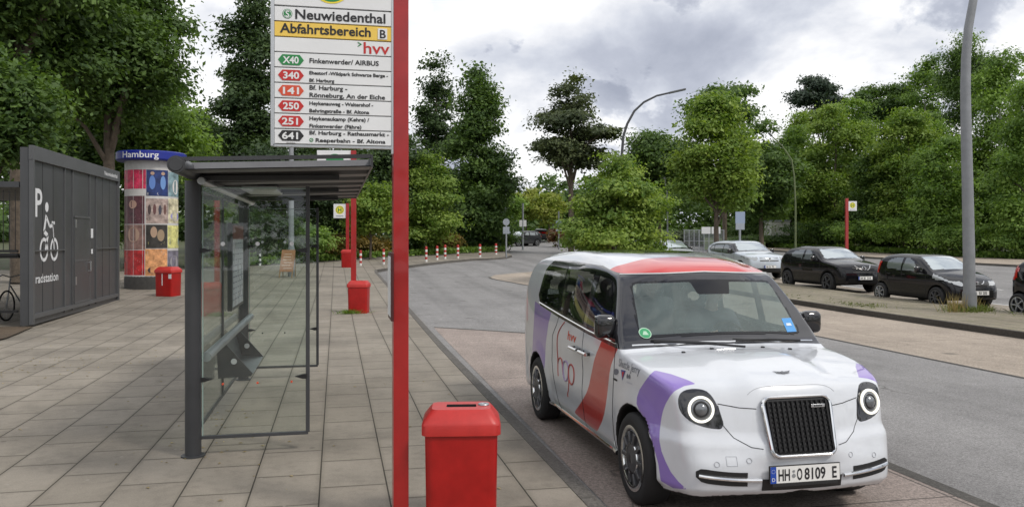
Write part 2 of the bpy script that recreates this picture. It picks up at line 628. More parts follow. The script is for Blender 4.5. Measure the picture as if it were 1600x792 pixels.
# pavement on the left with its kerb
KERB = [(1.86, -8), (1.86, 8), (1.87, 14)] + [g2(*p, PAVE) for p in
        ((668, 511), (645, 486), (624, 462), (608, 445), (597, 433), (590, 426), (589, 422), (600, 420), (625, 417), (660, 412.5), (700, 408), (740, 404.5), (775, 403), (792, 401.5), (800, 399))]
EDGE = [g2(*p, PAVE) for p in ((790, 393.5), (770, 393.5), (740, 395), (700, 398), (640, 401), (590, 402.5), (560, 404), (520, 409), (450, 413), (385, 416), (300, 420), (190, 424))]
sheet('pavement', [(p[0] - 0.1 if i < 3 else p[0], p[1]) for i, p in enumerate(KERB)] + EDGE + [(-24, 45), (-24, -8)], PAVE, M_pave)
kerb_band('kerb', KERB, 0.13, PAVE + 0.006, M_kerb)
kerb_band('planting_kerb', EDGE, 0.10, PAVE + 0.05, M_dkerb, side=-1)
M_bare = ground_mat('bare_soil', (0.105, 0.078, 0.052), 'concrete')
sheet('soil_strip', [g2(-60, 545, PAVE), g2(10, 530, PAVE), (-6.22, 18.95), (-6.55, 19.0), (-13, 19.6), (-13, 16)], PAVE + 0.03, M_bare)

# bus bay, gutters and concrete strips
sheet('bus_bay', [(1.8, -8), (4.70, -8), (4.70, 16.0), g2(833, 522), g2(760, 517), g2(678, 512)], 0.004, M_bay)
sheet('gutter', [(4.70, -8), (4.84, -8), (4.84, 16.0), (4.70, 16.0)], 0.006, M_joint)
sheet('gutter', [g2(678, 512), g2(760, 517), g2(833, 522), (4.84, 16.0), (4.84, 16.14), g2(833, 520.5), g2(760, 515.7), g2(678, 510.8)], 0.006, M_joint)
isl = [g2(*p) for p in ((851, 449), (825, 445.5), (800, 441), (780, 437.5), (769, 435), (766, 433), (772, 430), (800, 427), (853, 423))]
MED_L = 13.4
TAN = [(9.70, -8), (9.70, 15), (9.6, 22)] + isl + [(MED_L, 44.5), (MED_L, 30), (MED_L, -8)]
sheet('concrete_strip', TAN, 0.004, M_tan)
sheet('gutter', [(9.62, -8), (9.70, -8), (9.70, 15), (9.6, 22), (9.52, 22), (9.62, 15)], 0.007, M_joint)
ip = [Vector(p) for p in isl[:6]]
sheet('gutter', [(9.6, 22)] + [tuple(p) for p in ip] + [(p.x - 0.12, p.y - 0.05) for p in reversed(ip)] + [(9.5, 22)], 0.008, M_joint)

# median with parking beyond it
MED_R = 17.0
sheet('median_paving', [(MED_L + 0.1, -8), (MED_R, -8), (MED_R, 46), (14.5, 50), (MED_L + .1, 47)], 0.13, M_median)
kerb_band('median_kerb', [(MED_L, -8), (MED_L, 20), (MED_L, 47), (14.4, 50.1)], 0.14, 0.137, M_dkerb, side=-1)
sheet('parking_lane', [(MED_R - .02, -8), (19.4, -8), (19.4, 60), (MED_R - .02, 60)], 0.006, M_park)
for xx, w in ((19.45, 0.12),):
    sheet('lane_marking', [(xx, -8), (xx + w, -8), (xx + w, 60), (xx, 60)], 0.008, M_white)
for i in range(9):
    y0 = 2 + i * 8
    sheet('lane_marking', [(24.2, y0), (24.36, y0), (24.36, y0 + 4), (24.2, y0 + 4)], 0.008, M_white)
FAR = [g2(2300, 462), g2(1720, 425), g2(1600, 418), g2(1500, 412.5), g2(1364, 404.5), g2(1223, 394), g2(1160, 390), g2(1120, 387)]
BANK_PX = [(2300, 440), (1720, 411), (1600, 405), (1500, 401.5), (1364, 394.5), (1223, 387.5), (1160, 385), (1090, 383)]
BANK = [g2(*q_, .13) for q_ in BANK_PX]
sheet('far_pavement', FAR + [BANK[-1]] + BANK[::-1], 0.12, M_tan)
kerb_band('far_kerb', FAR, 0.14, 0.13, M_kerb, side=-1)
sheet('bank', BANK + [(BANK[-1][0] + 8, BANK[-1][1] + 30), (130, 110), (130, BANK[0][1])], 0.135, M_soil)
def bank_p(px, back=0.0):
    y_ = float(np.interp(px, [q_[0] for q_ in BANK_PX[::-1]], [q_[1] for q_ in BANK_PX[::-1]]))
    p = gp(px, y_, .13)
    return at(px, depth(p) + back, .13)
def far_p(px, y_):
    return gp(px, y_, .12)
la = [at(1100, 70, .2), at(1196, 68, .2), at(1196, 86, 1.1), at(1100, 88, 1.1)]
mb = MB(); mb.quad(*[tuple(p_) for p_ in la]); tag(mb.build('lawn', M_lawn), kind='structure')

# ================================================================ TREES AND SHRUBS
def leaf_mat(name, dark, light, trans=0.35):
    if name in _m:
        return _m[name]
    m = bpy.data.materials.new(name)
    m.use_nodes = True
    t = m.node_tree
    for n in list(t.nodes):
        t.nodes.remove(n)
    a = N(t, 'ShaderNodeAttribute', attribute_name='tone')
    mid = tuple((d + l) / 2 for d, l in zip(dark, light))
    rp = ramp(t, a.outputs['Fac'], [(0.0, dark), (0.5, mid), (1.0, light)])
    df = N(t, 'ShaderNodeBsdfPrincipled', i_Roughness=0.55)
    df.inputs['Specular IOR Level'].default_value = 0.35
    L(t, rp.outputs[0], df.inputs['Base Color'])
    tl = N(t, 'ShaderNodeBsdfTranslucent')
    tcol = mixc(t, 1.0, rp.outputs[0], (1.25, 1.3, 0.55), 'MULTIPLY')
    L(t, tcol, tl.inputs[0])
    ms = N(t, 'ShaderNodeMixShader')
    ms.inputs[0].default_value = trans
    L(t, df.outputs[0], ms.inputs[1]); L(t, tl.outputs[0], ms.inputs[2])
    o = N(t, 'ShaderNodeOutputMaterial')
    L(t, ms.outputs[0], o.inputs[0])
    _m[name] = m
    return m

LM = {
    'deep':   leaf_mat('deep_green_leaves', (0.048, 0.094, 0.028), (0.152, 0.243, 0.057), 0.4),
    'dark':   leaf_mat('dark_green_leaves', (0.032, 0.061, 0.025), (0.099, 0.156, 0.053), 0.35),
    'mid':    leaf_mat('mid_green_leaves', (0.094, 0.174, 0.039), (0.266, 0.394, 0.084), 0.42),
    'light':  leaf_mat('light_green_leaves', (0.111, 0.200, 0.037), (0.307, 0.400, 0.085), 0.42),
    'lime':   leaf_mat('yellow_green_leaves', (0.145, 0.218, 0.034), (0.383, 0.400, 0.086), 0.42),
    'bronze': leaf_mat('bronze_green_leaves', (0.045, 0.066, 0.030), (0.135, 0.165, 0.070), 0.3),
    'pine':   leaf_mat('pine_needles', (0.026, 0.048, 0.032), (0.074, 0.106, 0.061), 0.2),
    'autumn': leaf_mat('yellowing_leaves', (0.13, 0.105, 0.025), (0.30, 0.20, 0.05)),
    'rust':   leaf_mat('rusty_leaves', (0.10, 0.045, 0.022), (0.22, 0.115, 0.05)),
    'grey':   leaf_mat('grey_green_leaves', (0.075, 0.10, 0.062), (0.15, 0.19, 0.11)),
    'grass':  leaf_mat('grass_blades', (0.085, 0.13, 0.028), (0.24, 0.27, 0.08)),
    'straw':  leaf_mat('dry_straw', (0.22, 0.17, 0.08), (0.42, 0.33, 0.17)),
}
M_bark = mat('bark', (0.12, 0.095, 0.072), 0.9, noise=0.4, nscale=6, bump=0.6, bscale=25)
M_birch = mat('pale_bark', (0.42, 0.40, 0.36), 0.85, noise=0.35, nscale=5)

def leaf_cloud(rng, blobs, n, leaf, clump=0.55, per=34, droop=0.0, shell=0.33, asp=0.55, up=0.7):
    """Leaves in clumps spread through the volume of ellipsoid blobs. Returns verts, faces, tone."""
    B = np.asarray(blobs, dtype=float).copy()
    w = (B[:, 3] * B[:, 4] * B[:, 5]) ** (2 / 3.)
    nc = max(4, n // per)
    bi = rng.choice(len(B), nc, p=w / w.sum())
    d = rng.normal(size=(nc, 3)); d /= np.linalg.norm(d, axis=1)[:, None]
    flip = (d[:, 2] < 0) & (rng.uniform(size=nc) < up)
    d[flip, 2] *= -1
    rad = 1.0 - np.abs(rng.normal(size=nc)) * shell
    rad = np.clip(rad + rng.normal(size=nc) * 0.09, 0.05, 1.14)
    cc = B[bi, :3] + d * B[bi, 3:6] * rad[:, None]
    csz = clump * rng.uniform(0.5, 1.5, nc)
    ctone = np.clip(0.44 + rng.normal(size=nc) * 0.20 + (rng.normal(size=len(B)) * 0.14)[bi], 0, 1)
    ci = rng.integers(0, nc, n)
    off = np.clip(rng.normal(size=(n, 3)), -1.7, 1.7) * csz[ci][:, None] * np.array([1, 1, 0.45])
    p = cc[ci] + off
    if droop:
        p[:, 2] -= droop * np.abs(rng.normal(size=n)) * csz[ci]
    nrm = d[ci] * 0.75 + rng.normal(size=(n, 3)) * 0.42 + np.array([0, 0, 0.50])
    nrm /= np.linalg.norm(nrm, axis=1)[:, None] + 1e-9
    ax = rng.normal(size=(n, 3))
    if droop:
        ax[:, 2] -= 1.6 * droop
    ax -= nrm * (ax * nrm).sum(1)[:, None]
    ax /= np.linalg.norm(ax, axis=1)[:, None] + 1e-9
    bx = np.cross(nrm, ax)
    s = (leaf * rng.uniform(0.6, 1.35, n) * rng.uniform(.65, 1.3, nc)[ci])[:, None]
    v = np.empty((n, 4, 3))
    v[:, 0] = p - ax * s
    v[:, 1] = p + bx * s * asp - nrm * s * 0.12
    v[:, 2] = p + ax * s
    v[:, 3] = p - bx * s * asp - nrm * s * 0.12
    tone = np.clip(ctone[ci] + rng.normal(size=n) * 0.09, 0, 1)
    return v.reshape(-1, 3), np.arange(n * 4).reshape(n, 4), np.repeat(tone, 4)

def crown_part(parent, rng, blobs, n, leaf, m, name='crown', **kw):
    v, f, tone = leaf_cloud(rng, blobs, n, leaf, **kw)
    return np_mesh(name, v, f, LM[m], parent, smooth=False, attrs={'tone': tone})

def round_blobs(rng, cx, cz, rx, rz, k=14, ry=None, lump=0.33):
    """Lobes of a broad crown."""
    ry = ry or rx
    out = [(cx, 0, cz, rx * .45, ry * .45, rz * .5)]
    for i in range(int(k * 1.9)):
        d = rng.normal(size=3); d /= np.linalg.norm(d)
        r = rng.uniform(0.45, 0.86)
        s = rng.uniform(lump * .7, lump * 1.25)
        out.append((cx + d[0] * rx * r, d[1] * ry * r, cz + d[2] * rz * r, rx * s, ry * s, min(rx, rz) * s * .62))
    return out

def cone_blobs(rng, h0, h1, r, k=26, p=0.8, top=0.12, flat=.62):
    """Lobes of a pointed or columnar crown."""
    out = []
    k = int(k * 1.5)
    for i in range(k):
        t = (i + rng.uniform(0, 1)) / k
        rr = r * (1 - t) ** p + r * top
        if t < 0.12:
            rr *= 0.62 + 3.2 * t
        a = rng.uniform(0, 6.283)
        q = rng.uniform(0.25, 0.80)
        s = rr * rng.uniform(0.34, 0.60)
        out.append((math.cos(a) * rr * q, math.sin(a) * rr * q, h0 + (h1 - h0) * t, s, s, max(s * flat, (h1 - h0) / k * (1.0 if flat > .5 else .5))))
    return out

def wall_blobs(rng, low, h, r, k=26):
    """Egg shaped crown foliated nearly to the ground, with uneven lobes."""
    out = []
    k = int(k * 1.7)
    for i in range(k):
        t = (i + rng.uniform(0, 1)) / k
        rr = r * (0.70 + 0.42 * math.sin(math.pi * min(1, t * 1.05) ** .9)) * (1 - .62 * t ** 3.2)
        a = rng.uniform(0, 6.283)
        q = rng.uniform(.30, .80)
        s = r * rng.uniform(.20, .42) * (1 - .35 * t)
        out.append((math.cos(a) * rr * q, math.sin(a) * rr * q, low + (h - low) * (t * .94 + .02), s, s, s * rng.uniform(.5, .85)))
    return out

def trunk_part(parent, rng, h, r, blobs, m=None, limbs=7, lean=0.0, name='trunk'):
    mb = MB()
    top = Vector((lean * h, 0, h))
    path = [Vector((0, 0, -0.2)), Vector((0.02, 0, 0.3))] + [Vector((lean * h * t + rng.uniform(-.06, .06), rng.uniform(-.06, .06), h * t)) for t in (0.3, 0.55, 0.8)] + [top]
    mb.tube(path, [r * 1.35, r * 1.05, r * .9, r * .75, r * .55, r * .2], 9)
    B = sorted(blobs, key=lambda b: -b[3] * b[4])[:limbs]
    for b in B:
        e = Vector(b[:3])
        zb = max(min(e.z - 0.4, h * .9) * rng.uniform(.55, .8), h * .22)
        s = Vector((lean * zb, 0, zb))
        mid = s.lerp(e, 0.5) + Vector((0, 0, 0.12 * (e - s).length))
        mb.tube([s, mid, e], [r * .5, r * .3, r * .08], 6)
    return mb.build(name, m or M_bark, parent, smooth=True, angle=60)

_tree_no = [0]
def tree(name, label, p, h, cr, m, n, leaf, shape='round', trunk_h=None, tr=0.16, group=None, seed=None, bark=None, low=None, k=None, p_exp=0.8, lean=0.0, flat=.62, **kw):
    _tree_no[0] += 1
    rng = np.random.default_rng(seed if seed is not None else 100 + _tree_no[0])
    t = thing(name, label, 'tree', p, 0, group)
    low = low if low is not None else h * 0.28
    n, leaf = int(n * 2.0), leaf * 0.72
    if shape == 'wall':
        blobs = wall_blobs(rng, low, h, cr, k or 26)
    elif shape == 'round':
        blobs = round_blobs(rng, lean * h, (h + low) / 2, cr, (h - low) / 2, k or 15)
    else:
        blobs = cone_blobs(rng, low, h * .97, cr, k or 30, p_exp, flat=flat)
    crown_part(t, rng, blobs, n, leaf, m, **kw)
    trunk_part(t, rng, trunk_h or h * .8, tr, blobs, bark, lean=lean)
    return t

def shrub(name, label, p, w, h, m, n, leaf, group=None, cat='shrub', depth_w=None, k=10, **kw):
    _tree_no[0] += 1
    rng = np.random.default_rng(500 + _tree_no[0])
    t = thing(name, label, cat, p, -TH, group)
    dw = depth_w or w
    blobs = []
    for i in range(k):
        s = rng.uniform(.24, .42)
        blobs.append((rng.uniform(-1, 1) * w * .36, rng.uniform(-1, 1) * dw * .36, h * rng.uniform(.28, .66), w * s, dw * s, h * s * .95))
    crown_part(t, rng, blobs, n, leaf, m, 'foliage', **kw)
    mb = MB()
    for b in blobs[:6]:
        mb.tube([(b[0] * .2, b[1] * .2, -.1), (b[0] * .6, b[1] * .6, b[2] * .6), b[:3]], [.03, .02, .008], 5)
    mb.build('stem', M_bark, t)
    return t

def wm(px_w, d):
    return px_w * d / FPX

def ptree(name, label, px, d, ytop, wpx, m, n, leaf, ybot=None, **kw):
    """Tree in pixel column px at depth d; top at ytop, crown wpx wide, lowest leaves at ybot."""
    p = at(px, d)
    h = zat(ytop, d) - p.z
    low = (zat(ybot, d) - p.z) if ybot else None
    return tree(name, label, p, h, wm(wpx, d) / 2, m, n, leaf, low=low, **kw)

# --- left: the big dark trees over the bicycle station and behind the shelter
G1 = 'large trees over the bicycle station'
ptree('broadleaf_tree', 'tall dark broadleaf tree filling the upper left corner above the bicycle station', 30, 30, -170, 330, 'deep', 26000, 0.17, 150, k=22, tr=.3, group=G1, clump=.6)
ptree('broadleaf_tree', 'dark spreading broadleaf tree reaching out to the sky behind the advertising column', 172, 36, -90, 240, 'deep', 25000, 0.17, 232, k=20, tr=.28, group=G1, clump=.6)
ptree('maple_tree', 'sunlit green maple with low boughs right above the blue column cap', 200, 42, 130, 190, 'mid', 17000, 0.17, 300, k=16, tr=.2, group=G1, clump=.6)
ptree('maple_tree', 'low green tree leaning over the near end of the bicycle station', -20, 25, 70, 165, 'deep', 12000, 0.14, 265, k=12, tr=.15, group=G1)
ptree('maple_tree', 'green tree in the gap between bicycle station top and advertising column', 100, 46, 150, 190, 'deep', 12000, 0.18, 330, k=12, tr=.2, group=G1, clump=.6)
ptree('broadleaf_tree', 'dark green tree standing right behind the advertising column', 232, 48, 96, 150, 'dark', 13000, 0.17, 360, k=16, tr=.2, group=G1, clump=.5, seed=901)
ptree('broadleaf_tree', 'dark green tree low behind the middle of the bicycle station wall', 128, 40, 175, 170, 'deep', 12000, 0.17, 400, k=16, tr=.2, group=G1, clump=.5, seed=902)
_tree_no[0] -= 2
ptree('columnar_oak', 'tall slim columnar tree rising left of the stop sign board', 392, 60, -30, 105, 'dark', 22000, 0.20, 330, shape='cone', p_exp=.35, k=44, tr=.2, clump=.5)
ptree('columnar_oak', 'slim columnar tree hidden behind the big stop sign board', 470, 64, 20, 95, 'dark', 14000, 0.20, 330, shape='cone', p_exp=.4, k=36, tr=.2, clump=.5)
ptree('broadleaf_tree', 'mid green rounded tree between column cap and columnar tree', 318, 66, 168, 120, 'mid', 13000, 0.2, 330, k=12, tr=.2, clump=.6)
ptree('broadleaf_tree', 'dark green broad tree directly behind the glass shelter', 440, 54, 205, 190, 'dark', 17000, 0.18, 400, k=16, tr=.22, clump=.55)
ptree('broadleaf_tree', 'dark tree behind the shelter roof beside the red stop poles', 545, 57, 215, 150, 'dark', 14000, 0.18, 385, k=14, tr=.2, clump=.55)
ptree('young_maple', 'light green young maple peeking out between shelter roof and red pole', 578, 50, 268, 85, 'light', 5200, 0.16, 385, k=9, tr=.08, clump=.4)
ptree('broadleaf_tree', 'dark green tree in the gap behind the tall red pole', 612, 60, 190, 120, 'dark', 13000, 0.2, 385, k=12, tr=.2, clump=.6)
# --- centre
G2 = 'pointed oaks at the bend'
ptree('pointed_oak', 'narrow pointed oak, the slimmer one just right of the red pole', 682, 72, 80, 78, 'dark', 17000, 0.2, 380, shape='cone', p_exp=.5, k=36, tr=.2, group=G2, clump=.5)
ptree('pointed_oak', 'broad pointed dark oak, the largest of the oaks at the bend', 742, 66, 92, 125, 'deep', 30000, 0.2, 385, shape='cone', p_exp=.62, k=44, tr=.22, group=G2, clump=.55)
ptree('young_maple', 'yellow green young maple on a thin pale trunk before the oaks', 664, 58, 228, 108, 'light', 9500, 0.16, 372, shape='cone', p_exp=.7, k=22, tr=.09, bark=M_birch, clump=.4)
G3 = 'small yellowish trees along the far street'
for px, d, yt, w, m_, lb in ((795, 95, 300, 40, 'mid', 'small green street tree at the edge of the dark oak'),
                             (822, 100, 292, 48, 'lime', 'yellow green street tree above the distant white car'),
                             (858, 98, 300, 50, 'lime', 'yellowish street tree left of the bronze conifer trunk'),
                             (888, 108, 295, 40, 'light', 'light green street tree right beside the bronze conifer trunk')):
    ptree('street_tree', lb, px, d, yt, w, m_, 4200, 0.22, 352, k=10, tr=.12, group=G3, clump=.5)
ptree('bronze_conifer', 'bronze green layered conifer with a bare trunk against the sky', 892, 62, 108, 150, 'bronze', 11000, 0.20, 262, shape='cone', p_exp=.66, k=24, flat=.34, tr=.22, trunk_h=10.5, clump=.42, shell=.25, up=.9)
ptree('ornamental_tree', 'bushy light green tree low on the traffic island behind the taxi', 965, 33, 232, 165, 'light', 19000, 0.105, 398, shape='cone', p_exp=.66, k=36, flat=.46, tr=.08, clump=.24, shell=.25, up=.8)
ptree('broadleaf_tree', 'dark green tree behind the bushy island tree', 1030, 60, 180, 125, 'deep', 15000, 0.19, 360, k=15, tr=.2, clump=.55)
ptree('maple_tree', 'bright green maple on a single bare trunk before the lawn', 1120, 52, 150, 130, 'light', 17000, 0.17, 322, k=20, shape='wall', tr=.17, trunk_h=6.5, clump=.5)
ptree('open_crowned_tree', 'dark open crowned tree with thin top standing behind the maple', 1132, 78, 118, 130, 'deep', 6500, 0.24, 225, k=12, tr=.22, clump=.6, shell=.3)
ptree('broadleaf_tree', 'deep green tree filling the gap between maple and tall thicket', 1190, 72, 185, 110, 'deep', 11000, 0.22, 360, k=12, tr=.2, clump=.6)
ptree('far_tree', 'far dark tree behind the street trees at the road end', 850, 135, 312, 130, 'deep', 8000, 0.32, 372, k=10, tr=.2, clump=.8)
ptree('far_tree', 'far dark tree low behind bushy island tree and conifer', 950, 120, 290, 130, 'dark', 8000, 0.3, 372, k=10, tr=.2, clump=.8)
# --- right: the wooded edge
G4 = 'trees of the wooded edge across the street'
for (nm, lb, px, d, yt, w, m_, n, lf, yb, kw) in (
    ('pine_tree', 'dark pine standing out against the sky above the thicket', 1285, 88, 112, 92, 'pine', 9000, .24, 215, dict(k=14, clump=.5, shell=.3)),
    ('broadleaf_tree', 'light green rounded tree above the slim green lamp post', 1235, 58, 200, 120, 'mid', 15000, .17, 380, dict(k=26, shape='wall')),
    ('broadleaf_tree', 'bright green broad tree behind the yellow stop flag across the street', 1305, 60, 158, 130, 'light', 18000, .18, 382, dict(k=28, shape='wall')),
    ('broadleaf_tree', 'dark green tree rising just right of the dark pine', 1372, 84, 112, 110, 'deep', 9000, .24, 260, dict(k=13)),
    ('maple_tree', 'fluffy light green tree right behind the black hatchback', 1420, 58, 165, 125, 'light', 16000, .17, 372, dict(k=26, shape='wall')),
    ('birch_tree', 'pale stemmed birch showing white stems above the fluffy light green tree', 1445, 78, 88, 130, 'mid', 14000, .2, 300, dict(k=22, shape='wall', bark=M_birch)),
    ('weeping_birch', 'tallest weeping birch drooping above the grey lamp post', 1513, 70, 34, 105, 'deep', 12000, .17, 200, dict(k=14, droop=1.6, bark=M_birch, shell=.3)),
    ('weeping_birch', 'light green birch filling the space right of the lamp post', 1562, 60, 78, 150, 'mid', 22000, .17, 375, dict(k=30, shape='wall', droop=1.0, bark=M_birch)),
    ('broadleaf_tree', 'dark green low tree behind the curved lamp post foot', 1475, 54, 215, 105, 'mid', 13000, .17, 380, dict(k=22, shape='wall')),
    ('broadleaf_tree', 'mid green tree with hanging boughs at the picture edge', 1618, 50, 120, 130, 'mid', 16000, .16, 380, dict(k=24, shape='wall', droop=.6)),
    ('broadleaf_tree', 'dark far treetop showing at the top edge of the birches', 1640, 84, 60, 110, 'dark', 8000, .25, 250, dict(k=12)),
    ('broadleaf_tree', 'deep green undergrown tree right of the red stop pole across the street', 1372, 56, 228, 100, 'deep', 11000, .17, 385, dict(k=20, shape='wall')),
    ('broadleaf_tree', 'light green tree showing between the slim mossy lamp post and the pine', 1250, 74, 170, 90, 'light', 9000, .19, 330, dict(k=18, shape='wall')),
    ('broadleaf_tree', 'light green treetop between the pine and the tall birches', 1335, 78, 150, 100, 'mid', 9000, .2, 330, dict(k=18, shape='wall')),
    ('broadleaf_tree', 'leafy green tree between slim green lamp post and red stop pole', 1272, 60, 238, 95, 'mid', 11000, .17, 384, dict(k=20, shape='wall')),
    ('broadleaf_tree', 'light green tree rising behind the black crossover roof', 1345, 66, 192, 100, 'light', 12000, .17, 380, dict(k=22, shape='wall')),
    ('broadleaf_tree', 'dense green tree between black crossover and black hatchback', 1400, 59, 236, 95, 'mid', 11000, .17, 386, dict(k=20, shape='wall')),
    ('broadleaf_tree', 'soft green tree just left of the curved lamp post', 1455, 66, 186, 100, 'mid', 12000, .17, 384, dict(k=22, shape='wall')),
    ('broadleaf_tree', 'bright green tree just right of the curved lamp post', 1540, 62, 196, 100, 'light', 12000, .17, 384, dict(k=22, shape='wall')),
    ('broadleaf_tree', 'low green tree in the corner above the cut off car', 1590, 56, 225, 100, 'mid', 12000, .17, 386, dict(k=22, shape='wall')),
    ('broadleaf_tree', 'green tree filling the belt behind the silver car roof', 1165, 74, 236, 80, 'deep', 9000, .19, 372, dict(k=18, shape='wall')),
    ('broadleaf_tree', 'green tree left of the red stop pole with a white hut below', 1208, 66, 235, 90, 'deep', 9000, .2, 340, dict(k=18, shape='wall')),
):
    d = max(d * 1.12, depth(bank_p(px)) + 3.5 + (d - 54) * .5)
    ptree(nm, lb, px, d, yt, w, m_, n, lf, yb, group=G4, tr=.16, **{**dict(clump=.5), **kw})

# --- the far woods ahead, one mass; a nearer belt added behind the camera
def woods(name, arc, n, leaf, m, seed):
    rng = np.random.default_rng(seed)
    blobs = []
    for a in np.arange(arc[0], arc[1], 2.3):
        d = arc[2] * rng.uniform(.92, 1.12)
        hh = rng.uniform(arc[3], arc[4])
        x, y = math.sin(R(a)) * d, math.cos(R(a)) * d
        z = float(rise(y))
        r = rng.uniform(3.0, 5.0) * arc[2] / 100
        for t in (.04, .22, .5, .8):
            blobs.append((x + rng.normal() * r * .3, y + rng.normal() * r * .3, z + hh * t, r * (1.1 - .5 * t), r * (1.1 - .5 * t), hh * .24))
    v, f, tone = leaf_cloud(rng, blobs, n, leaf, clump=arc[2] / 110, per=30, shell=.3)
    return tag(np_mesh(name, v, f, LM[m], None, False, {'tone': tone}), kind='stuff')
woods('woods', (-66, 62, 112, 6.5, 10), 125000, .42, 'deep', 61)
woods('woods', (64, 296, 34, 9, 14), 42000, .30, 'deep', 62)  # unseen trees behind the camera, added to darken reflections and camera-facing sides

# --- shrubs and hedges
G5 = 'shrubs at the foot of the wooded edge'
for px, w, yt, m_, lb in ((1075, 80, 362, 'grey', 'grey green shrub in front of the parked dark car'),
                          (1128, 36, 366, 'dark', 'small dark round shrub beside the bare maple trunk'),
                          (1215, 90, 366, 'deep', 'dark broad shrub covering the white hut'),
                          (1290, 90, 345, 'deep', 'dark green shrub left of the red stop pole foot'),
                          (1360, 90, 342, 'mid', 'green shrub behind the compact dark crossover'),
                          (1430, 95, 338, 'mid', 'mid green shrub behind the black hatchback roof'),
                          (1500, 95, 340, 'mid', 'deep green shrub behind the curved lamp post'),
                          (1565, 95, 338, 'mid', 'leafy shrub right of the curved lamp post'),
                          (1640, 110, 335, 'mid', 'big green shrub cut by the picture edge')):
    p = bank_p(px, 2.2)
    d = depth(p)
    shrub('shrub', lb, p, wm(w, d) * 1.25, zat(yt, d) - p.z, m_, 9000, .10, G5, depth_w=3.0, clump=.32)
G6 = 'shrubs in the planting beyond the pavement'
for px, py, w, yt, m_, lb in ((332, 416, 90, 330, 'dark', 'dark shrub behind the near shelter post'),
                              (400, 412, 95, 300, 'dark', 'tall dark shrub seen through the shelter glass'),
                              (470, 411, 80, 345, 'mid', 'green shrub behind the easel board'),
                              (505, 407, 60, 360, 'autumn', 'yellowing shrub left of the second stop flag'),
                              (570, 402, 54, 366, 'autumn', 'orange tinted shrub right of the bin pole'),
                              (606, 400.5, 50, 362, 'dark', 'dark clipped round shrub left of the tall red pole'),
                              (655, 398, 60, 368, 'mid', 'green shrub behind the first bollards'),
                              (690, 396, 44, 362, 'autumn', 'yellow leaved shrub beside the pale thin trunk'),
                              (735, 393, 80, 352, 'dark', 'dark shrub under the broad oak'),
                              (775, 391, 46, 360, 'deep', 'deep green shrub under the oak beside the road')):
    p = gp(px, py, PAVE)
    d = depth(p)
    p = at(px, d + 1.6, PAVE)
    shrub('shrub', lb, p, wm(w, d) * 1.2, zat(yt, d) - p.z, m_, 6500, .085, G6, depth_w=2.4, clump=.28)
p = gp(912, 372 + 11)
shrub('shrub', 'rusty brown shrub under the low boughs of the island tree', at(885, 80), wm(50, 80), 1.9, 'rust', 2500, .16, depth_w=2, clump=.3)
# ground cover strips
def cover(name, poly_px, off, n, h, m, seed):
    rng = np.random.default_rng(seed)
    P = [Vector(g2(*q, off)) for q in poly_px]
    a, b, c, d = P
    u, w = rng.uniform(size=n), rng.uniform(size=n)
    X = np.array([[*(a.lerp(b, s).lerp(d.lerp(c, s), t))] for s, t in zip(u, w)])
    Z = rise(X[:, 1]) + off
    pts = np.column_stack([X, Z + rng.uniform(0, h, n)])
    ax = rng.normal(size=(n, 3)) * np.array([.6, .6, .5]) + np.array([0, 0, .5]); ax /= np.linalg.norm(ax, axis=1)[:, None]
    nr = rng.normal(size=(n, 3)); bx = np.cross(ax, nr); bx /= np.linalg.norm(bx, axis=1)[:, None]
    s = rng.uniform(.08, .2, n)[:, None]
    v = np.stack([pts - ax * s, pts + bx * s * .45, pts + ax * s, pts - bx * s * .45], 1).reshape(-1, 3)
    o = np_mesh(name, v, np.arange(4 * n).reshape(n, 4), LM[m], None, False, {'tone': np.repeat(rng.uniform(size=n), 4)})
    return tag(o, kind='stuff')
cover('ground_cover', [(300, 420), (560, 404), (570, 397), (300, 408)], PAVE, 9000, .35, 'mid', 1)
cover('ground_cover', [(560, 404), (790, 393), (790, 388), (570, 396)], PAVE, 9000, .4, 'mid', 2)
rng = np.random.default_rng(5)
n = 16000
tt_ = rng.uniform(0, len(BANK) - 1.001, n)
BA = np.array(BANK)
ii_ = tt_.astype(int)
bb_ = BA[ii_] + (BA[ii_ + 1] - BA[ii_]) * (tt_ - ii_)[:, None]
yy = bb_[:, 1] + np.abs(rng.normal(size=n)) * .8 + .2
xb = bb_[:, 0] + np.abs(rng.normal(size=n)) * 1.2 + .3
pts = np.column_stack([xb, yy, rise(yy) + .14 + rng.uniform(0, .35, n)])
ax = rng.normal(size=(n, 3)) + np.array([0, 0, .8]); ax /= np.linalg.norm(ax, axis=1)[:, None]
bx = np.cross(ax, rng.normal(size=(n, 3))); bx /= np.linalg.norm(bx, axis=1)[:, None]
s = rng.uniform(.1, .22, n)[:, None]
v = np.stack([pts - ax * s, pts + bx * s * .5, pts + ax * s, pts - bx * s * .5], 1).reshape(-1, 3)
tag(np_mesh('undergrowth', v, np.arange(4 * n).reshape(n, 4), LM['mid'], None, False, {'tone': np.repeat(rng.uniform(size=n), 4)}), kind='stuff')

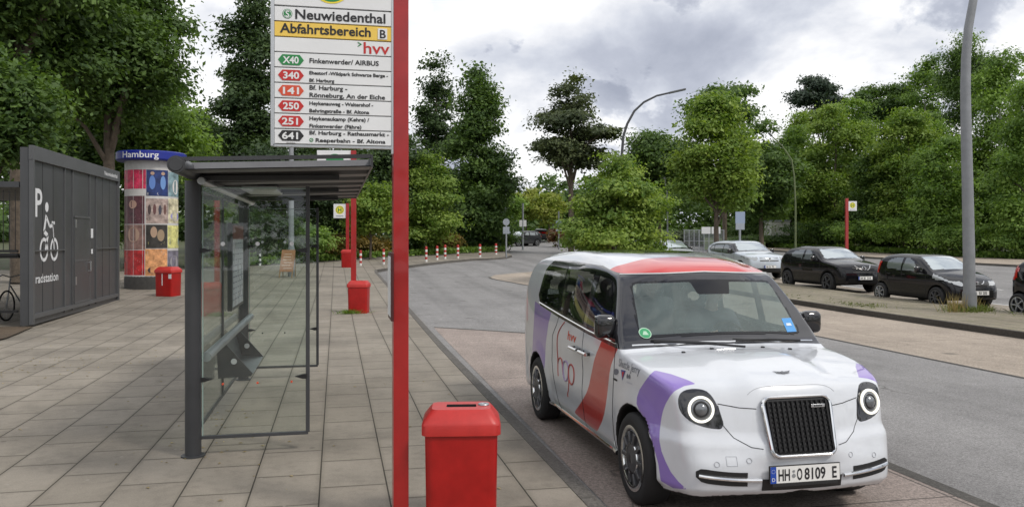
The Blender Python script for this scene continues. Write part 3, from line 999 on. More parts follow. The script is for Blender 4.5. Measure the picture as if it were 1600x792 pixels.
# ================================================================ STREET FURNITURE
M_red = mat('red_lacquer', (0.33, 0.007, 0.007), 0.40, coat=0.5, noise=0.16, nscale=4.0)
M_redp = mat('red_plastic', (0.37, 0.007, 0.006), 0.38, spec=0.5, noise=0.18, nscale=5.0, bump=0.04, bscale=120)
M_redl = mat('faded_red_plastic', (0.46, 0.024, 0.020), 0.42, noise=0.15, nscale=6.0)
M_hole = mat('dark_opening', (0.012, 0.012, 0.012), 0.8)
M_anth = mat('anthracite_paint', (0.046, 0.048, 0.052), 0.42, noise=0.15, nscale=2.5)
M_steel = mat('galvanised_steel', (0.36, 0.38, 0.40), 0.45, metal=0.7, noise=0.15, nscale=4)
M_alu = mat('aluminium', (0.55, 0.56, 0.57), 0.35, metal=0.9)
M_lamp = mat('grey_lamp_paint', (0.22, 0.23, 0.245), 0.5, noise=0.15, nscale=3)
M_black = mat('black_plastic', (0.012, 0.012, 0.013), 0.45)
M_rubber = mat('rubber', (0.016, 0.016, 0.017), 0.75)
M_signw = mat('sign_white', (0.74, 0.75, 0.76), 0.38, noise=0.05, nscale=2)
M_signy = mat('sign_yellow', (0.82, 0.56, 0.10), 0.4, noise=0.05, nscale=2)
M_ink = mat('sign_black', (0.016, 0.016, 0.018), 0.5)
M_inkred = mat('sign_red', (0.50, 0.022, 0.020), 0.45)
M_inkred2 = mat('sign_orange_red', (0.62, 0.075, 0.03), 0.45)
M_inkgreen = mat('sign_green', (0.02, 0.22, 0.06), 0.45)
M_hyellow = mat('stop_yellow', (0.85, 0.68, 0.05), 0.45)
M_hgreen = mat('stop_green', (0.01, 0.22, 0.055), 0.45)
M_glass = glass_mat('shelter_glass', (0.925, 0.955, 0.94), 0.85, 0.012)

def ring_poly(mb, cx, cz, r0, r1, fn, seg=40):
    for i in range(seg):
        a, b = 2 * math.pi * i / seg, 2 * math.pi * (i + 1) / seg
        mb._add([fn(cx + r0 * math.cos(a), cz + r0 * math.sin(a)), fn(cx + r1 * math.cos(a), cz + r1 * math.sin(a)),
                 fn(cx + r1 * math.cos(b), cz + r1 * math.sin(b)), fn(cx + r0 * math.cos(b), cz + r0 * math.sin(b))], [[0, 1, 2, 3]])

def disc_poly(mb, cx, cz, r, fn, seg=40):
    mb._add([fn(cx + r * math.cos(2 * math.pi * i / seg), cz + r * math.sin(2 * math.pi * i / seg)) for i in range(seg)], [list(range(seg))])

# ---- the bus stop sign in front: red post, board with one panel per line
SX, SY = 0.413, 5.38
stop = thing('bus_stop_sign', 'tall red post carrying the large white departure board of bus lines', 'bus stop sign', (SX, SY, PAVE))
mb = MB(); mb.box((0, 0.045, 2.05), (0.098, 0.15, 4.1), bevel=0.004)
mb.box((-0.0, 0.045, 4.105), (0.104, 0.156, 0.012))
mb.build('post', M_red, stop)
mb = MB()
for z in (0.03,):
    mb.box((0, 0.045, z), (0.15, 0.21, 0.05), bevel=0.01)
mb.build('foot', M_red, stop)
mb = MB(); mb.box((-0.059, 0.07, 1.57), (0.018, 0.30, 0.44), bevel=0.004)
case = mb.build('timetable_case', mat('case_dark_red', (.06, .012, .012), .4), stop)
mb = MB(); mb.box((-0.0695, 0.07, 1.57), (0.004, 0.25, 0.39))
mb.build('timetable_sheet', M_signw, case)
BX0, BX1 = -0.385 - SX, 0.356 - SX
bz = lambda z: z - PAVE
mb = MB()
mb.box((BX0 - .006, 0, bz(3.17)), (0.022, 0.046, 1.17)); mb.box((BX1 + .004, 0, bz(3.16)), (0.018, 0.05, 1.22))
mb.box(((BX0 + BX1) / 2, 0, bz(2.588)), (BX1 - BX0, 0.046, 0.014)); mb.box(((BX0 + BX1) / 2, 0, bz(3.757)), (BX1 - BX0, 0.046, 0.014))
mb.box(((BX0 + BX1) / 2, 0.012, bz(3.17)), (BX1 - BX0, 0.02, 1.15))
mb.build('board_frame', M_alu, stop)
rows = [('641', 'k', ['Bf. Harburg - Rathausmarkt -', 'Reeperbahn - Bf. Altona'], 0.034, (0.018, 0)),
        ('251', 'r', ['Heykenaukamp (Kehre) /', 'Finkenwerder (Fähre)'], 0.033, None),
        ('250', 'r', ['Heykenauweg - Waltershof -', 'Behringstraße - Bf. Altona'], 0.032, None),
        ('141', 'o', ['Bf. Harburg -', 'Rönneburg, An der Eiche'], 0.040, None),
        ('340', 'r', ['Ehestorf -Wildpark Schwarze Berge -', 'Bf. Harburg'], 0.030, None),
        ('X40', 'g', ['Finkenwerder/ AIRBUS'], 0.043, None)]
inks = {'k': M_ink, 'r': M_inkred, 'o': M_inkred2, 'g': M_inkgreen}
PITCH = 0.0967
z0 = 2.597
fr = -0.0245
def rowpanel(z, h, m):
    mb = MB(); mb.box(((BX0 + BX1) / 2, -0.010, bz(z + h / 2)), (BX1 - BX0 - 0.012, 0.026, h - 0.007), bevel=0.0015, seg=1)
    return mb.build('line_panel', m, stop)
F = lambda dz: (lambda a, b: (a, fr - 0.0008 - dz, b))
for i, (num, ck, lines, sz, extra) in enumerate(rows):
    z = z0 + i * PITCH
    pan = rowpanel(z, PITCH, M_signw)
    zc_ = bz(z + PITCH / 2) + (0.006 if num == '641' else 0)
    mb = MB(); x0, x1, hh = BX0 + 0.028, BX0 + 0.186, 0.033
    mb.prism([(x0, zc_), (x0 + .026, zc_ - hh), (x1 - .026, zc_ - hh), (x1, zc_), (x1 - .026, zc_ + hh), (x0 + .026, zc_ + hh)], lambda a, b, t: (a, t, b), fr - 0.0015, fr + 0.002)
    badge = mb.build('line_badge', inks[ck], pan)
    mb = MB(); add_text(mb, num, 0.060, lambda a, b: ((x0 + x1) / 2 + a, fr - 0.0026, zc_ - 0.0215 + b), bold=0.0016, align='CENTER', width=0.098)
    mb.build('badge_number', M_signw, pan)
    xt = BX0 + 0.218
    wid = {'641': (0.50, 0.44), '251': (0.375, 0.325), '250': (0.40, 0.375), '141': (0.235, 0.475), '340': (0.495, 0.155), 'X40': (0.435,)}[num]
    for j, s in enumerate(lines):
        zl = zc_ - 0.014 if len(lines) == 1 else zc_ + (0.010 if j == 0 else -0.037)
        xo = 0.038 if (num == '641' and j == 1) else 0
        mb = MB(); add_text(mb, s, sz, lambda a, b: (xt + xo + a, fr - 0.001, zl + b), bold=0.0009, width=wid[j]); mb.build('lettering', M_ink, pan)
    if num == '641':
        mb = MB(); add_text(mb, 'Nachtbus', 0.014, lambda a, b: ((x0 + x1) / 2 + a, fr - 0.001, zc_ - 0.05 + b), align='CENTER'); mb.build('lettering', M_ink, pan)
    if num == '641':
        mb = MB(); ring_poly(mb, xt + .014, zc_ - 0.025, .008, .0125, F(0), 24); mb.bar((xt + .007, fr - .0015, zc_ - .03), (xt + .021, fr - .0015, zc_ - .02), .004, .001)
        mb.build('railway_symbol', M_inkgreen, pan)
zh = z0 + 6 * PITCH
pan = rowpanel(zh, PITCH, M_signw)
mb = MB(); add_text(mb, 'hvv', 0.105, lambda a, b: (BX1 - 0.188 + a, fr - 0.001, bz(zh) + 0.014 + b), bold=0.0012, width=0.165)
mb.build('lettering', M_inkred, pan)
mb = MB()
cx, cz = BX1 - 0.205, bz(zh) + 0.071
mb.prism([(cx - .014, cz + .016), (cx + .012, cz), (cx - .014, cz - .016), (cx - .014, cz - .010), (cx + .002, cz), (cx - .014, cz + .010)], lambda a, b, t: (a, t, b), fr - .002, fr)
mb.build('arrow_mark', M_inkgreen, pan)
zy = z0 + 7 * PITCH
pan = rowpanel(zy, PITCH, M_signy)
mb = MB(); add_text(mb, 'Abfahrtsbereich', 0.083, lambda a, b: (BX0 + 0.042 + a, fr - 0.001, bz(zy) + 0.026 + b), bold=0.0018, width=0.565)
mb.build('lettering', M_ink, pan)
mb = MB(); mb.box((BX1 - 0.062, fr - .001, bz(zy) + 0.047), (0.060, 0.003, 0.070)); bx = mb.build('letter_box', M_signw, pan)
mb = MB(); add_text(mb, 'B', 0.075, lambda a, b: (BX1 - 0.062 + a, fr - 0.0036, bz(zy) + 0.020 + b), bold=0.0018, align='CENTER')
mb.build('lettering', M_ink, pan)
zn = z0 + 8 * PITCH
pan = rowpanel(zn, PITCH, M_signw)
mb = MB(); add_text(mb, 'Neuwiedenthal', 0.086, lambda a, b: (BX0 + 0.128 + a, fr - 0.001, bz(zn) + 0.020 + b), bold=0.0018, width=0.565)
mb.build('lettering', M_ink, pan)
mb = MB(); disc_poly(mb, BX0 + .085, bz(zn) + .048, .030, F(0)); sdisc = mb.build('railway_symbol', M_inkgreen, pan)
mb = MB(); add_text(mb, 'S', 0.056, lambda a, b: (BX0 + .085 + a, fr - .002, bz(zn) + .028 + b), bold=.001, align='CENTER'); ring_poly(mb, BX0 + .085, bz(zn) + .048, .023, .026, F(.0012))
mb.build('symbol_letter', M_signw, pan)
zt = z0 + 9 * PITCH
mb = MB(); mb.box(((BX0 + BX1) / 2, -0.010, bz(zt + 0.143)), (BX1 - BX0 - 0.012, 0.026, 0.272)); pan = mb.build('stop_panel', M_signw, stop)
hx, hz = BX0 + 0.355, bz(zt) + 0.156
mb = MB(); disc_poly(mb, hx, hz, .125, F(0)); mb.build('stop_disc', M_hyellow, pan)
mb = MB(); ring_poly(mb, hx, hz, .098, .114, F(.001)); add_text(mb, 'H', 0.15, lambda a, b: (hx + a, fr - .002, hz - .054 + b), bold=.004, align='CENTER')
mb.build('stop_letter', M_hgreen, pan)

# ---- litter bins
M_bag = mat('pale_scuff', (0.55, 0.40, 0.37), 0.7, noise=0.3, nscale=30)
def bin_profile(w, d, r, n=5):
    pts = []
    for sx, sy, a0 in ((1, 1, 0), (-1, 1, 90), (-1, -1, 180), (1, -1, 270)):
        for i in range(n):
            a = R(a0 + 90 * i / (n - 1))
            pts.append((sx * (w / 2 - r) + r * math.cos(a), sy * (d / 2 - r) + r * math.sin(a)))
    return pts
def loft(mb, sections):
    n = len(sections[0][0])
    verts = [(a, b, z) for poly, z in sections for a, b in poly]
    faces = []
    for i in range(len(sections) - 1):
        for k in range(n):
            k2 = (k + 1) % n
            faces.append([i * n + k, i * n + k2, (i + 1) * n + k2, (i + 1) * n + k])
    mb._add(verts, faces)
def make_bin(label, p, rz, group, full=True, w=0.49, h=0.79, d=0.40):
    t = thing('litter_bin', label, 'litter bin', p, rz, group)
    mb = MB()
    P = lambda s, z, r=.055: (bin_profile(w * s, d * s, r), z)
    loft(mb, [P(.90, 0.0), P(.92, .03), P(.955, h * .80)])
    mb._add([(a, b, 0.0) for a, b in bin_profile(w * .90, d * .90, .055)], [list(range(20))])
    mb.build('body', M_redp, t, smooth=True, angle=40)
    mb = MB()
    lid = [P(1.0, h * .785), P(1.035, h * .79), P(1.035, h * .87), P(1.0, h * .895), (bin_profile(w * .84, d * .74, .05), h * .965), (bin_profile(w * .78, d * .66, .05), h * .985)]
    loft(mb, lid)
    # top with the slot left open
    ow, od = w * .40, d * .22
    zt_ = h * .985
    outer = [(a, b, zt_) for a, b in bin_profile(w * .78, d * .66, .05)]
    hole = []
    n = 5
    for sx, sy, a0 in ((1, 1, 0), (-1, 1, 90), (-1, -1, 180), (1, -1, 270)):
        for i in range(n):
            a = R(a0 + 90 * i / (n - 1))
            hole.append((-0.0 + sx * (ow / 2 - .012) + .012 * math.cos(a), sy * (od / 2 - .012) + .012 * math.sin(a), zt_))
    hole2 = [(a, b, zt_ - .10) for a, b, _ in hole]
    k = 20
    mb._add(outer + hole, [[i, (i + 1) % k, k + (i + 1) % k, k + i] for i in range(k)])
    mb.build('lid', M_redl, t, smooth=True, angle=28)
    mb = MB()
    mb._add(hole + hole2, [[i, (i + 1) % k, k + (i + 1) % k, k + i] for i in range(k)] + [list(range(k, 2 * k))])
    mb.build('slot', M_hole, t)
    if full:
        mb = MB()
        mb.lathe([(0.0, zt_ + .004), (.012, zt_ + .004), (.018, zt_ + .010), (.034, zt_ + .010), (.038, zt_ + .002)], 24, lambda x, y, hh: (w * .30 + x, .02 + y, hh))
        mb.build('ash_plate', M_steel, t, smooth=True)
    return t
GB = 'red litter bins along the bus stop'
q = at(721, 5.42, PAVE)
bin0 = make_bin('big red litter bin with a slotted lid standing before the tall red post', q, R(-9), GB)
mb = MB(); mb.box((-.155, -.155, .735), (.075, .045, .002), M=Matrix.Rotation(R(42), 4, 'X')); mb.build('worn_sticker', M_bag, bin0)
p2 = gp(561, 489, PAVE)
bin1 = make_bin('red litter bin standing against the thin red pole, weeds at its foot', p2 + Vector((0, .1, 0)), R(-14), GB, False, w=0.52, h=0.82)
p3 = gp(543, 418, PAVE)
bin2 = make_bin('small far red litter bin with two white stickers near the planting', p3 + Vector((0, .2, 0)), R(-14), GB, False, w=0.60, h=0.92)
mb = MB()
for x in (-.15, .13):
    mb.box((x, -.186, .62), (.17, .004, .16))
mb.build('sticker', M_signw, bin2)
p4 = gp(261, 463, PAVE)
bin3 = make_bin('red litter bin with a white sticker in front of the advertising column', p4 + Vector((0, .2, 0)), R(-25), GB, False, w=0.62, h=0.92, d=0.55)
mb = MB(); mb.box((.24, -.262, .62), (.10, .004, .14)); mb.box((-.03, -.262, .52), (.03, .004, .36)); mb.build('sticker', M_signw, bin3)

# ---- thin red stop poles with flags
def stop_flag(label, p, w, h, ztop, flag_w, flag_h, flag_z, text=True, group=None, side=-1, big=False):
    t = thing('stop_pole', label, 'bus stop sign', p, -TH * .6, group)
    mb = MB(); mb.box((0, 0, ztop / 2), (w, w * .7, ztop), bevel=.004); mb.build('post', M_red, t)
    mb = MB(); cx = side * (w / 2 + flag_w / 2); mb.box((cx, 0, flag_z), (flag_w, .05, flag_h), bevel=.004); fl = mb.build('flag', M_signw, t)
    if big:
        mb = MB()
        pts = [(cx + .02 * 1 + flag_w * .26 * math.cos(a), flag_z - flag_h / 2 + .01 + flag_h * .62 * math.sin(a)) for a in [math.pi * i / 20 for i in range(21)]]
        mb._add([(a, -.027, b) for a, b in pts], [list(range(len(pts)))]); mb.build('stop_disc', M_hgreen, fl)
    else:
        r = flag_h * .30
        cz = flag_z + flag_h * .08
        mb = MB(); disc_poly(mb, cx, cz, r, lambda a, b: (a, -.0262, b), 28); mb.build('stop_disc', M_hyellow, fl)
        mb = MB(); ring_poly(mb, cx, cz, r * .72, r * .86, lambda a, b: (a, -.0272, b), 28); add_text(mb, 'H', r * 1.25, lambda a, b: (cx + a, -.0275, cz - r * .45 + b), bold=r * .05, align='CENTER'); mb.build('stop_letter', M_hgreen, fl)
        mb = MB(); mb.box((cx, -.0265, flag_z - flag_h * .36), (flag_w * .6, .002, flag_h * .06)); mb.build('name_strip', M_steel, fl)
    return t
pp = gp(552.5, 487, PAVE)
dd = depth(pp)
stop_flag('thin red stop pole behind the litter bin, its white flag above the shelter roof', pp - Vector((0, .06, 0)), .13, 0, zat(236, dd) - pp.z, wm(52, dd), wm(16, dd), zat(244, dd) - pp.z, big=True)
pp = gp(543, 417, PAVE); dd = depth(pp)
stop_flag('far red stop pole with a square white flag showing a green H on yellow', pp - Vector((0, .15, 0)), .16, 0, zat(318, dd) - pp.z, wm(19, dd), wm(22, dd), zat(330, dd) - pp.z)
pp = far_p(1323, 400); dd = depth(pp)
stop_flag('red stop pole with a white H flag across the street before the thicket', pp, .2, 0, zat(310, dd) - pp.z, wm(14, dd), wm(15, dd), zat(322, dd) - pp.z, side=1)

# ---- the glass shelter
HY0, HY1, HX = 7.52, 11.45, -1.21
sh = thing('bus_shelter', 'dark grey bus shelter with glass walls, ribbed canopy and bench', 'bus shelter', (HX, HY0, PAVE))
def S(x, y, z):
    return (x - HX, y - HY0, z - PAVE)
for y in (HY0, HY1):
    mb = MB(); mb.cyl(S(HX, y, PAVE), S(HX, y, 2.50), .068, seg=28)
    mb.cyl(S(HX, y, 2.44), S(HX, y, 2.445), .070, seg=28)
    po = mb.build('post', M_anth, sh, smooth=True, angle=50)
    mb = MB(); mb.cyl(S(HX, y, PAVE), S(HX, y, PAVE + .012), .10, seg=20); mb.build('foot_plate', M_anth, po, smooth=True)
mb = MB(); mb.cyl(S(HX, 6.74, 2.575), S(HX, 12.05, 2.575), .068, seg=28)
beam = mb.build('beam', M_anth, sh, smooth=True, angle=50)
for y in (6.738, 12.052):
    mb = MB(); sgn = -1 if y < 9 else 1
    mb.lathe([(0, .012), (.050, .012), (.054, .004), (.066, .004), (.066, -.004)], 28, lambda a, b, h: S(HX + a, y + sgn * h, 2.575 + b))
    mb.build('end_cap', M_anth, beam, smooth=True)
# second tube, light, under the roof along the glass
mb = MB(); mb.cyl(S(HX + .09, 7.35, 2.49), S(HX + .09, 11.7, 2.49), .032, seg=16); mb.build('light_tube', M_alu, sh, smooth=True)
# canopy of ribs, rising a little to its front edge
CX0, CX1, CY0, CY1 = -1.20, 0.28, 6.80, 12.2
mb = MB()
nr = 7
prof = []
m_ = 12 * nr
for i in range(m_ + 1):
    ph = (i / 12.0) % 1
    zz = 0.085 * (0.0 if ph < .5 else 1.0)
    prof.append((CY0 + (CY1 - CY0) * i / m_, zz))
zroof = lambda x: 2.535 + (x - CX0) / (CX1 - CX0) * 0.055
verts = []
xs = [CX0, (CX0 + CX1) / 2, CX1]
for x in xs:
    for y, zz in prof:
        verts.append(S(x, y, zroof(x) + zz))
for x in xs:
    for y, zz in prof:
        verts.append(S(x, y, zroof(x) + zz + .008))
np_ = len(prof)
faces = []
for lay in (0, 1):
    b0 = lay * 3 * np_
    for i in range(2):
        for k in range(np_ - 1):
            faces.append([b0 + i * np_ + k, b0 + i * np_ + k + 1, b0 + (i + 1) * np_ + k + 1, b0 + (i + 1) * np_ + k])
mb._add(verts, faces)
can = mb.build('canopy', mat('canopy_sheet', (.115, .115, .12), .45, noise=.15, nscale=3), sh, smooth=True, angle=20)
mb = MB()
for y in (CY0, CY1):
    mb._add([S(CX0 - .03, y - .02, zroof(CX0) + .07), S(CX1, y - .02, zroof(CX1) + .07), S(CX1, y + .02, zroof(CX1) + .07), S(CX0 - .03, y + .02, zroof(CX0) + .07),
             S(CX0 - .03, y - .02, zroof(CX0) + .10), S(CX1, y - .02, zroof(CX1) + .10), S(CX1, y + .02, zroof(CX1) + .10), S(CX0 - .03, y + .02, zroof(CX0) + .10)],
            [[0, 1, 2, 3], [4, 5, 6, 7], [0, 1, 5, 4], [1, 2, 6, 5], [2, 3, 7, 6], [3, 0, 4, 7]])
mb.box(S(CX1 + .008, (CY0 + CY1) / 2, zroof(CX1) + .045), (.016, CY1 - CY0 + .05, .10))
mb.build('edge_trim', M_anth, can)
mb = MB()
for y in (HY0 + .02, (HY0 + HY1) / 2, HY1 - .02):
    mb.bar(S(HX + .03, y, 2.525), S(CX1 - .25, y, zroof(CX1 - .25) - .030), .045, .05, .006)
mb.build('bracket', M_anth, can)
mb = MB(); mb.box(S(-.78, 9.3, 2.53), (.36, .9, .05), bevel=.012); mb.build('lamp', M_alu, can)
# side walls
M_glassedge = mat('glass_edge', (0.30, 0.42, 0.38), 0.2)
def side_wall(y, x1, z0_, z1_, front):
    x0 = HX + .075
    mb = MB(); mb.box(S((x0 + x1) / 2, y, (z0_ + z1_) / 2), (x1 - x0, .010, z1_ - z0_)); g = mb.build('side_pane', M_glass, sh)
    mb = MB(); mb.box(S(x1 + .016, y, (z0_ + z1_) / 2 + .01), (.034, .04, z1_ - z0_ + .03), bevel=.004); mb.build('edge_post', M_anth, sh)
    mb = MB(); mb.box(S((x0 + x1) / 2 - .01, y, z0_ - .012), (x1 - x0 + .06, .034, .028), bevel=.003)
    mb.build('bottom_rail', M_anth, sh)
    mb = MB(); mb.box(S(x0 + .004, y, (z0_ + z1_) / 2), (.008, .013, z1_ - z0_)); mb.box(S((x0 + x1) / 2, y, z1_ + .005), (x1 - x0, .013, .008)); mb.build('glass_edge', M_glassedge, g)
    mb = MB()
    for z in (.78, 1.9):
        for xx in (x0 - .01, x1):
            s_ = 1 if xx < -1 else -1
            mb.prism([(xx - s_ * .01, z - .022), (xx + s_ * .03, z - .02), (xx + s_ * .095, z), (xx + s_ * .03, z + .016), (xx - s_ * .01, z + .02)], lambda a, b, t: S(a, y + t, b), -.022, .022)
    mb.build('clamp', M_black, sh)
    for z, m in ((1.955, M_signw), (.735, M_inkred2 if front else M_ink)):
        mb = MB()
        for k in range(3):
            cx_ = x0 + .17 + k * .29
            mb.cyl(S(cx_, y - .012, z), S(cx_, y + .012, z), .018 if z > 1 else .009, seg=14)
        mb.build('glass_dot', m, g)
side_wall(HY0, -.262, .29, 2.44, True)
side_wall(HY1, -.262, .29, 2.40, False)
# back wall in two panes with rail
for a, b in ((HY0 + .09, 9.36), (9.40, HY1 - .09)):
    mb = MB(); mb.box(S(HX, (a + b) / 2, 1.37), (.010, b - a, 2.12)); g = mb.build('back_pane', M_glass, sh)
    mb = MB(); mb.box(S(HX, (a + b) / 2, .300), (.03, b - a, .025)); mb.box(S(HX, (a + b) / 2, 2.435), (.02, b - a, .012)); mb.build('pane_rail', M_anth, g)
mb = MB(); mb.box(S(HX, 9.38, 1.37), (.03, .035, 2.15)); mb.build('mullion', M_anth, sh)
mb = MB(); mb.cyl(S(HX + .10, 7.58, .965), S(HX + .10, 11.4, .965), .042, seg=18); mb.build('back_rail', M_steel, sh, smooth=True)
# poster case on the back wall
mb = MB(); mb.box(S(HX + .035, 10.30, 1.68), (.05, 1.16, 1.0), bevel=.006); pc = mb.build('timetable_case', M_anth, sh)
mb = MB(); mb.box(S(HX + .0625, 10.30, 1.62), (.004, 1.04, .80)); mb.build('timetable_sheet', mat('poster_paper', (.58, .66, .70), .3, noise=.12, nscale=4), pc)
mb = MB(); mb.box(S(HX + .0645, 10.30, 2.075), (.006, 1.04, .16)); mb.build('header_strip', mat('dark_red_header', (.20, .035, .04), .4), pc)
mb = MB()
rngp = random.Random(4)
for k in range(5):
    for j in range(11):
        mb.box(S(HX + .0655, 9.86 + k * .21, 1.95 - j * .065), (.0015, .06 + .1 * rngp.random(), .012))
mb.build('print_lines', mat('print_grey', (.2, .24, .3), .5), pc)
# bench
bench_th = []
prof_b = [(-1.200, .875), (-1.135, .935), (-1.105, .91), (-.845, .605), (-.86, .578), (-1.185, .565)]
for y in (8.88, 10.14):
    mb = MB(); mb.prism(prof_b, lambda a, b, t: S(a, y + t, b), -.012, .012)
    bp_ = mb.build('bench_side', M_anth, sh)
    mb = MB(); mb.lathe([(0, -.0138), (.028, -.0138), (.030, -.0125)], 18, lambda a, b, h: S(-1.03 + a, y + h, .735 + b)); mb.build('side_disc', M_signw, bp_)
mb = MB()
mb.prism([(-1.10, .60), (-.86, .585), (-.845, .597), (-.86, .607), (-1.09, .622), (-1.15, .87), (-1.165, .865)], lambda a, b, t: S(a, t, b), 8.894, 10.126)
mb.build('seat', mat('seat_steel', (.11, .125, .135), .38, metal=.6), sh, smooth=True, angle=30)

# ---- bicycle station: slab wall with door, sheltered racks behind it
RX, RY0, RY1 = -6.25, 18.94, 25.9
M_panel = mat('charcoal_panel', (0.060, 0.062, 0.066), 0.38, noise=0.10, nscale=1.5)
M_panel2 = mat('charcoal_frame', (0.085, 0.088, 0.092), 0.42, noise=0.10, nscale=1.5)
M_icon = mat('white_film', (0.70, 0.71, 0.72), 0.5)
rs = thing('bicycle_station', 'charcoal bicycle parking station wall with a white P and cyclist sign', 'bicycle station', (RX, RY0, PAVE))
G = lambda x, y, z: (x, y, z)
H_ = 3.80
Ln = RY1 - RY0
mb = MB(); mb.box((-.12, Ln / 2, H_ / 2 + .03), (.20, Ln, H_ - .06)); wall = mb.build('wall', M_panel, rs)
mb = MB()
mb.box((.0, Ln / 2, H_ - .11), (.09, Ln + .08, .30), bevel=.006); mb.box((.0, Ln / 2, .24), (.07, Ln, .09)); mb.box((.0, .02, H_ / 2 - .02), (.08, .10, H_ - .2)); mb.box((.0, Ln - .02, H_ / 2 - .02), (.08, .10, H_ - .2))
for y in (2.15, 2.75, 4.15, 4.75):
    mb.box((-.010, y, H_ / 2 - .02), (.04, .05, H_ - .35))
mb.box((-.004, 1.08, 1.62), (.05, 2.1, .03)); mb.box((-.004, 5.8, 1.62), (.05, 2.05, .03))
mb.build('frame', M_panel2, wall)
mb = MB()
for y in (.72, 1.40, 5.4, 6.1):
    mb.box((-.018, y, H_ / 2), (.006, .012, H_ - .5))
mb.build('panel_joint', M_hole, wall)
mb = MB(); mb.box((-.004, 3.45, 1.33), (.05, 1.26, 2.18), bevel=.004); door = mb.build('door', M_panel, rs)
mb = MB(); mb.box((.022, 3.45, 1.34), (.012, 1.24, .04)); mb.box((.022, 3.45, 2.42), (.03, 1.3, .05)); mb.box((.022, 3.45, .32), (.012, 1.24, .04)); mb.build('door_frame', M_panel2, door)
mb = MB(); mb.bar((.07, 3.98, 1.05), (.07, 3.98, 1.30), .03, .03, .008); mb.box((.04, 3.98, 1.06), (.07, .03, .03)); mb.box((.04, 3.98, 1.28), (.07, .03, .03)); mb.build('handle', M_alu, door)
mb = MB(); mb.box((.028, 2.92, 2.25), (.012, .08, .2)); mb.box((.028, 2.92, .85), (.012, .08, .2)); mb.build('hinge', M_alu, door)
mb = MB(); mb.box((.035, 4.22, 2.02), (.02, .15, .24), bevel=.004); mb.box((.035, 4.22, 1.55), (.02, .10, .12), bevel=.004); mb.build('card_reader', M_icon, wall)
# sign film: P, cyclist, word
fx = -.0165
Fi = lambda a, b: (fx, a, b)
mb = MB(); add_text(mb, 'P', .86, lambda a, b: (fx, .22 + a, 2.36 + b), bold=.012, width=.42); mb.build('parking_letter', M_icon, wall)
mb = MB()
ring_poly(mb, .80, 1.64, .19, .265, Fi, 28); ring_poly(mb, 1.47, 1.64, .19, .265, Fi, 28)
ring_poly(mb, .98, 2.58, .0, .11, Fi, 20)
def stroke(pts, w):
    for (a0, b0), (a1, b1) in zip(pts[:-1], pts[1:]):
        dx, dy = a1 - a0, b1 - b0
        l = math.hypot(dx, dy); nx, ny = -dy / l * w / 2, dx / l * w / 2
        mb._add([Fi(a0 + nx, b0 + ny), Fi(a1 + nx, b1 + ny), Fi(a1 - nx, b1 - ny), Fi(a0 - nx, b0 - ny)], [[0, 1, 2, 3]])
stroke([(.95, 2.40), (.80, 2.04), (1.04, 1.95), (.90, 1.62)], .10)
stroke([(.96, 2.36), (1.16, 2.16), (1.40, 2.18)], .08)
stroke([(1.30, 2.24), (1.50, 2.24)], .07); stroke([(1.38, 2.24), (1.46, 1.64)], .06)
mb.build('cyclist_symbol', M_icon, wall)
mb = MB(); add_text(mb, 'radstation', .27, lambda a, b: (fx, .27 + a, .93 + b), bold=.004, width=1.45); mb.build('lettering', M_icon, wall)
mb = MB(); add_text(mb, 'Neuwiedenthal', .16, lambda a, b: (.0465, 5.35 + a, H_ - .17 + b), bold=.002, width=1.35); mb.build('lettering', M_icon, wall)
# sheltered racks
mb = MB(); mb.box((-2.3, Ln / 2, 3.02), (4.1, Ln - .1, .12)); mb.build('roof', M_anth, rs)
mb = MB()
for x in (-4.2, -2.3):
    for y in (.1, Ln - .1):
        mb.box((x, y, 1.48), (.1, .1, 2.96))
mb.build('post', M_anth, rs)
mb = MB()
for z in (.35, 1.55, 1.62):
    mb.box((-2.3, .12, z), (4.0, .05, .05))
for k in range(34):
    mb.box((-.35 - k * .115, .12, 2.25), (.012, .012, 1.3))
mb.box((-2.3, 1.2, 1.50), (4.0, 2.1, .06))
mb.build('rack', M_black, rs)
M_tyre = M_rubber
def make_bike(label, p, rz, m, group):
    t = thing('bicycle', label, 'bicycle', p, rz, group)
    for y in (-.52, .52):
        mb = MB(); mb.tube([(0, y + .33 * math.cos(a), .34 + .33 * math.sin(a)) for a in np.linspace(0, 2 * math.pi, 28, endpoint=False)], .02, 6, closed=True)
        wh = mb.build('wheel', M_rubber, t)
        mb = MB()
        for k in range(12):
            a = k * math.pi / 6
            mb.bar((0, y, .34), (0, y + .31 * math.cos(a), .34 + .31 * math.sin(a)), .004, .004)
        mb.build('spoke', M_steel, wh)
    mb = MB()
    for a, b in (((0, .52, .34), (0, .12, .34)), ((0, .12, .34), (0, .28, .86)), ((0, .12, .34), (0, -.36, .78)), ((0, .25, .80), (0, -.38, .84)), ((0, .52, .34), (0, .24, .78)), ((0, -.52, .34), (0, -.36, .95))):
        mb.cyl(a, b, .017, seg=8)
    mb.build('frame', m, t)
    mb = MB(); mb.tube([(-.28, -.25, 1.0), (-.2, -.33, 1.03), (0, -.36, .98), (.2, -.33, 1.03), (.28, -.25, 1.0)], .014, 8); mb.build('handlebar', M_steel, t)
    mb = MB(); mb.box((0, .30, .92), (.15, .26, .06), bevel=.025); mb.build('saddle', M_black, t)
    return t
GK = 'bicycles parked in the station'
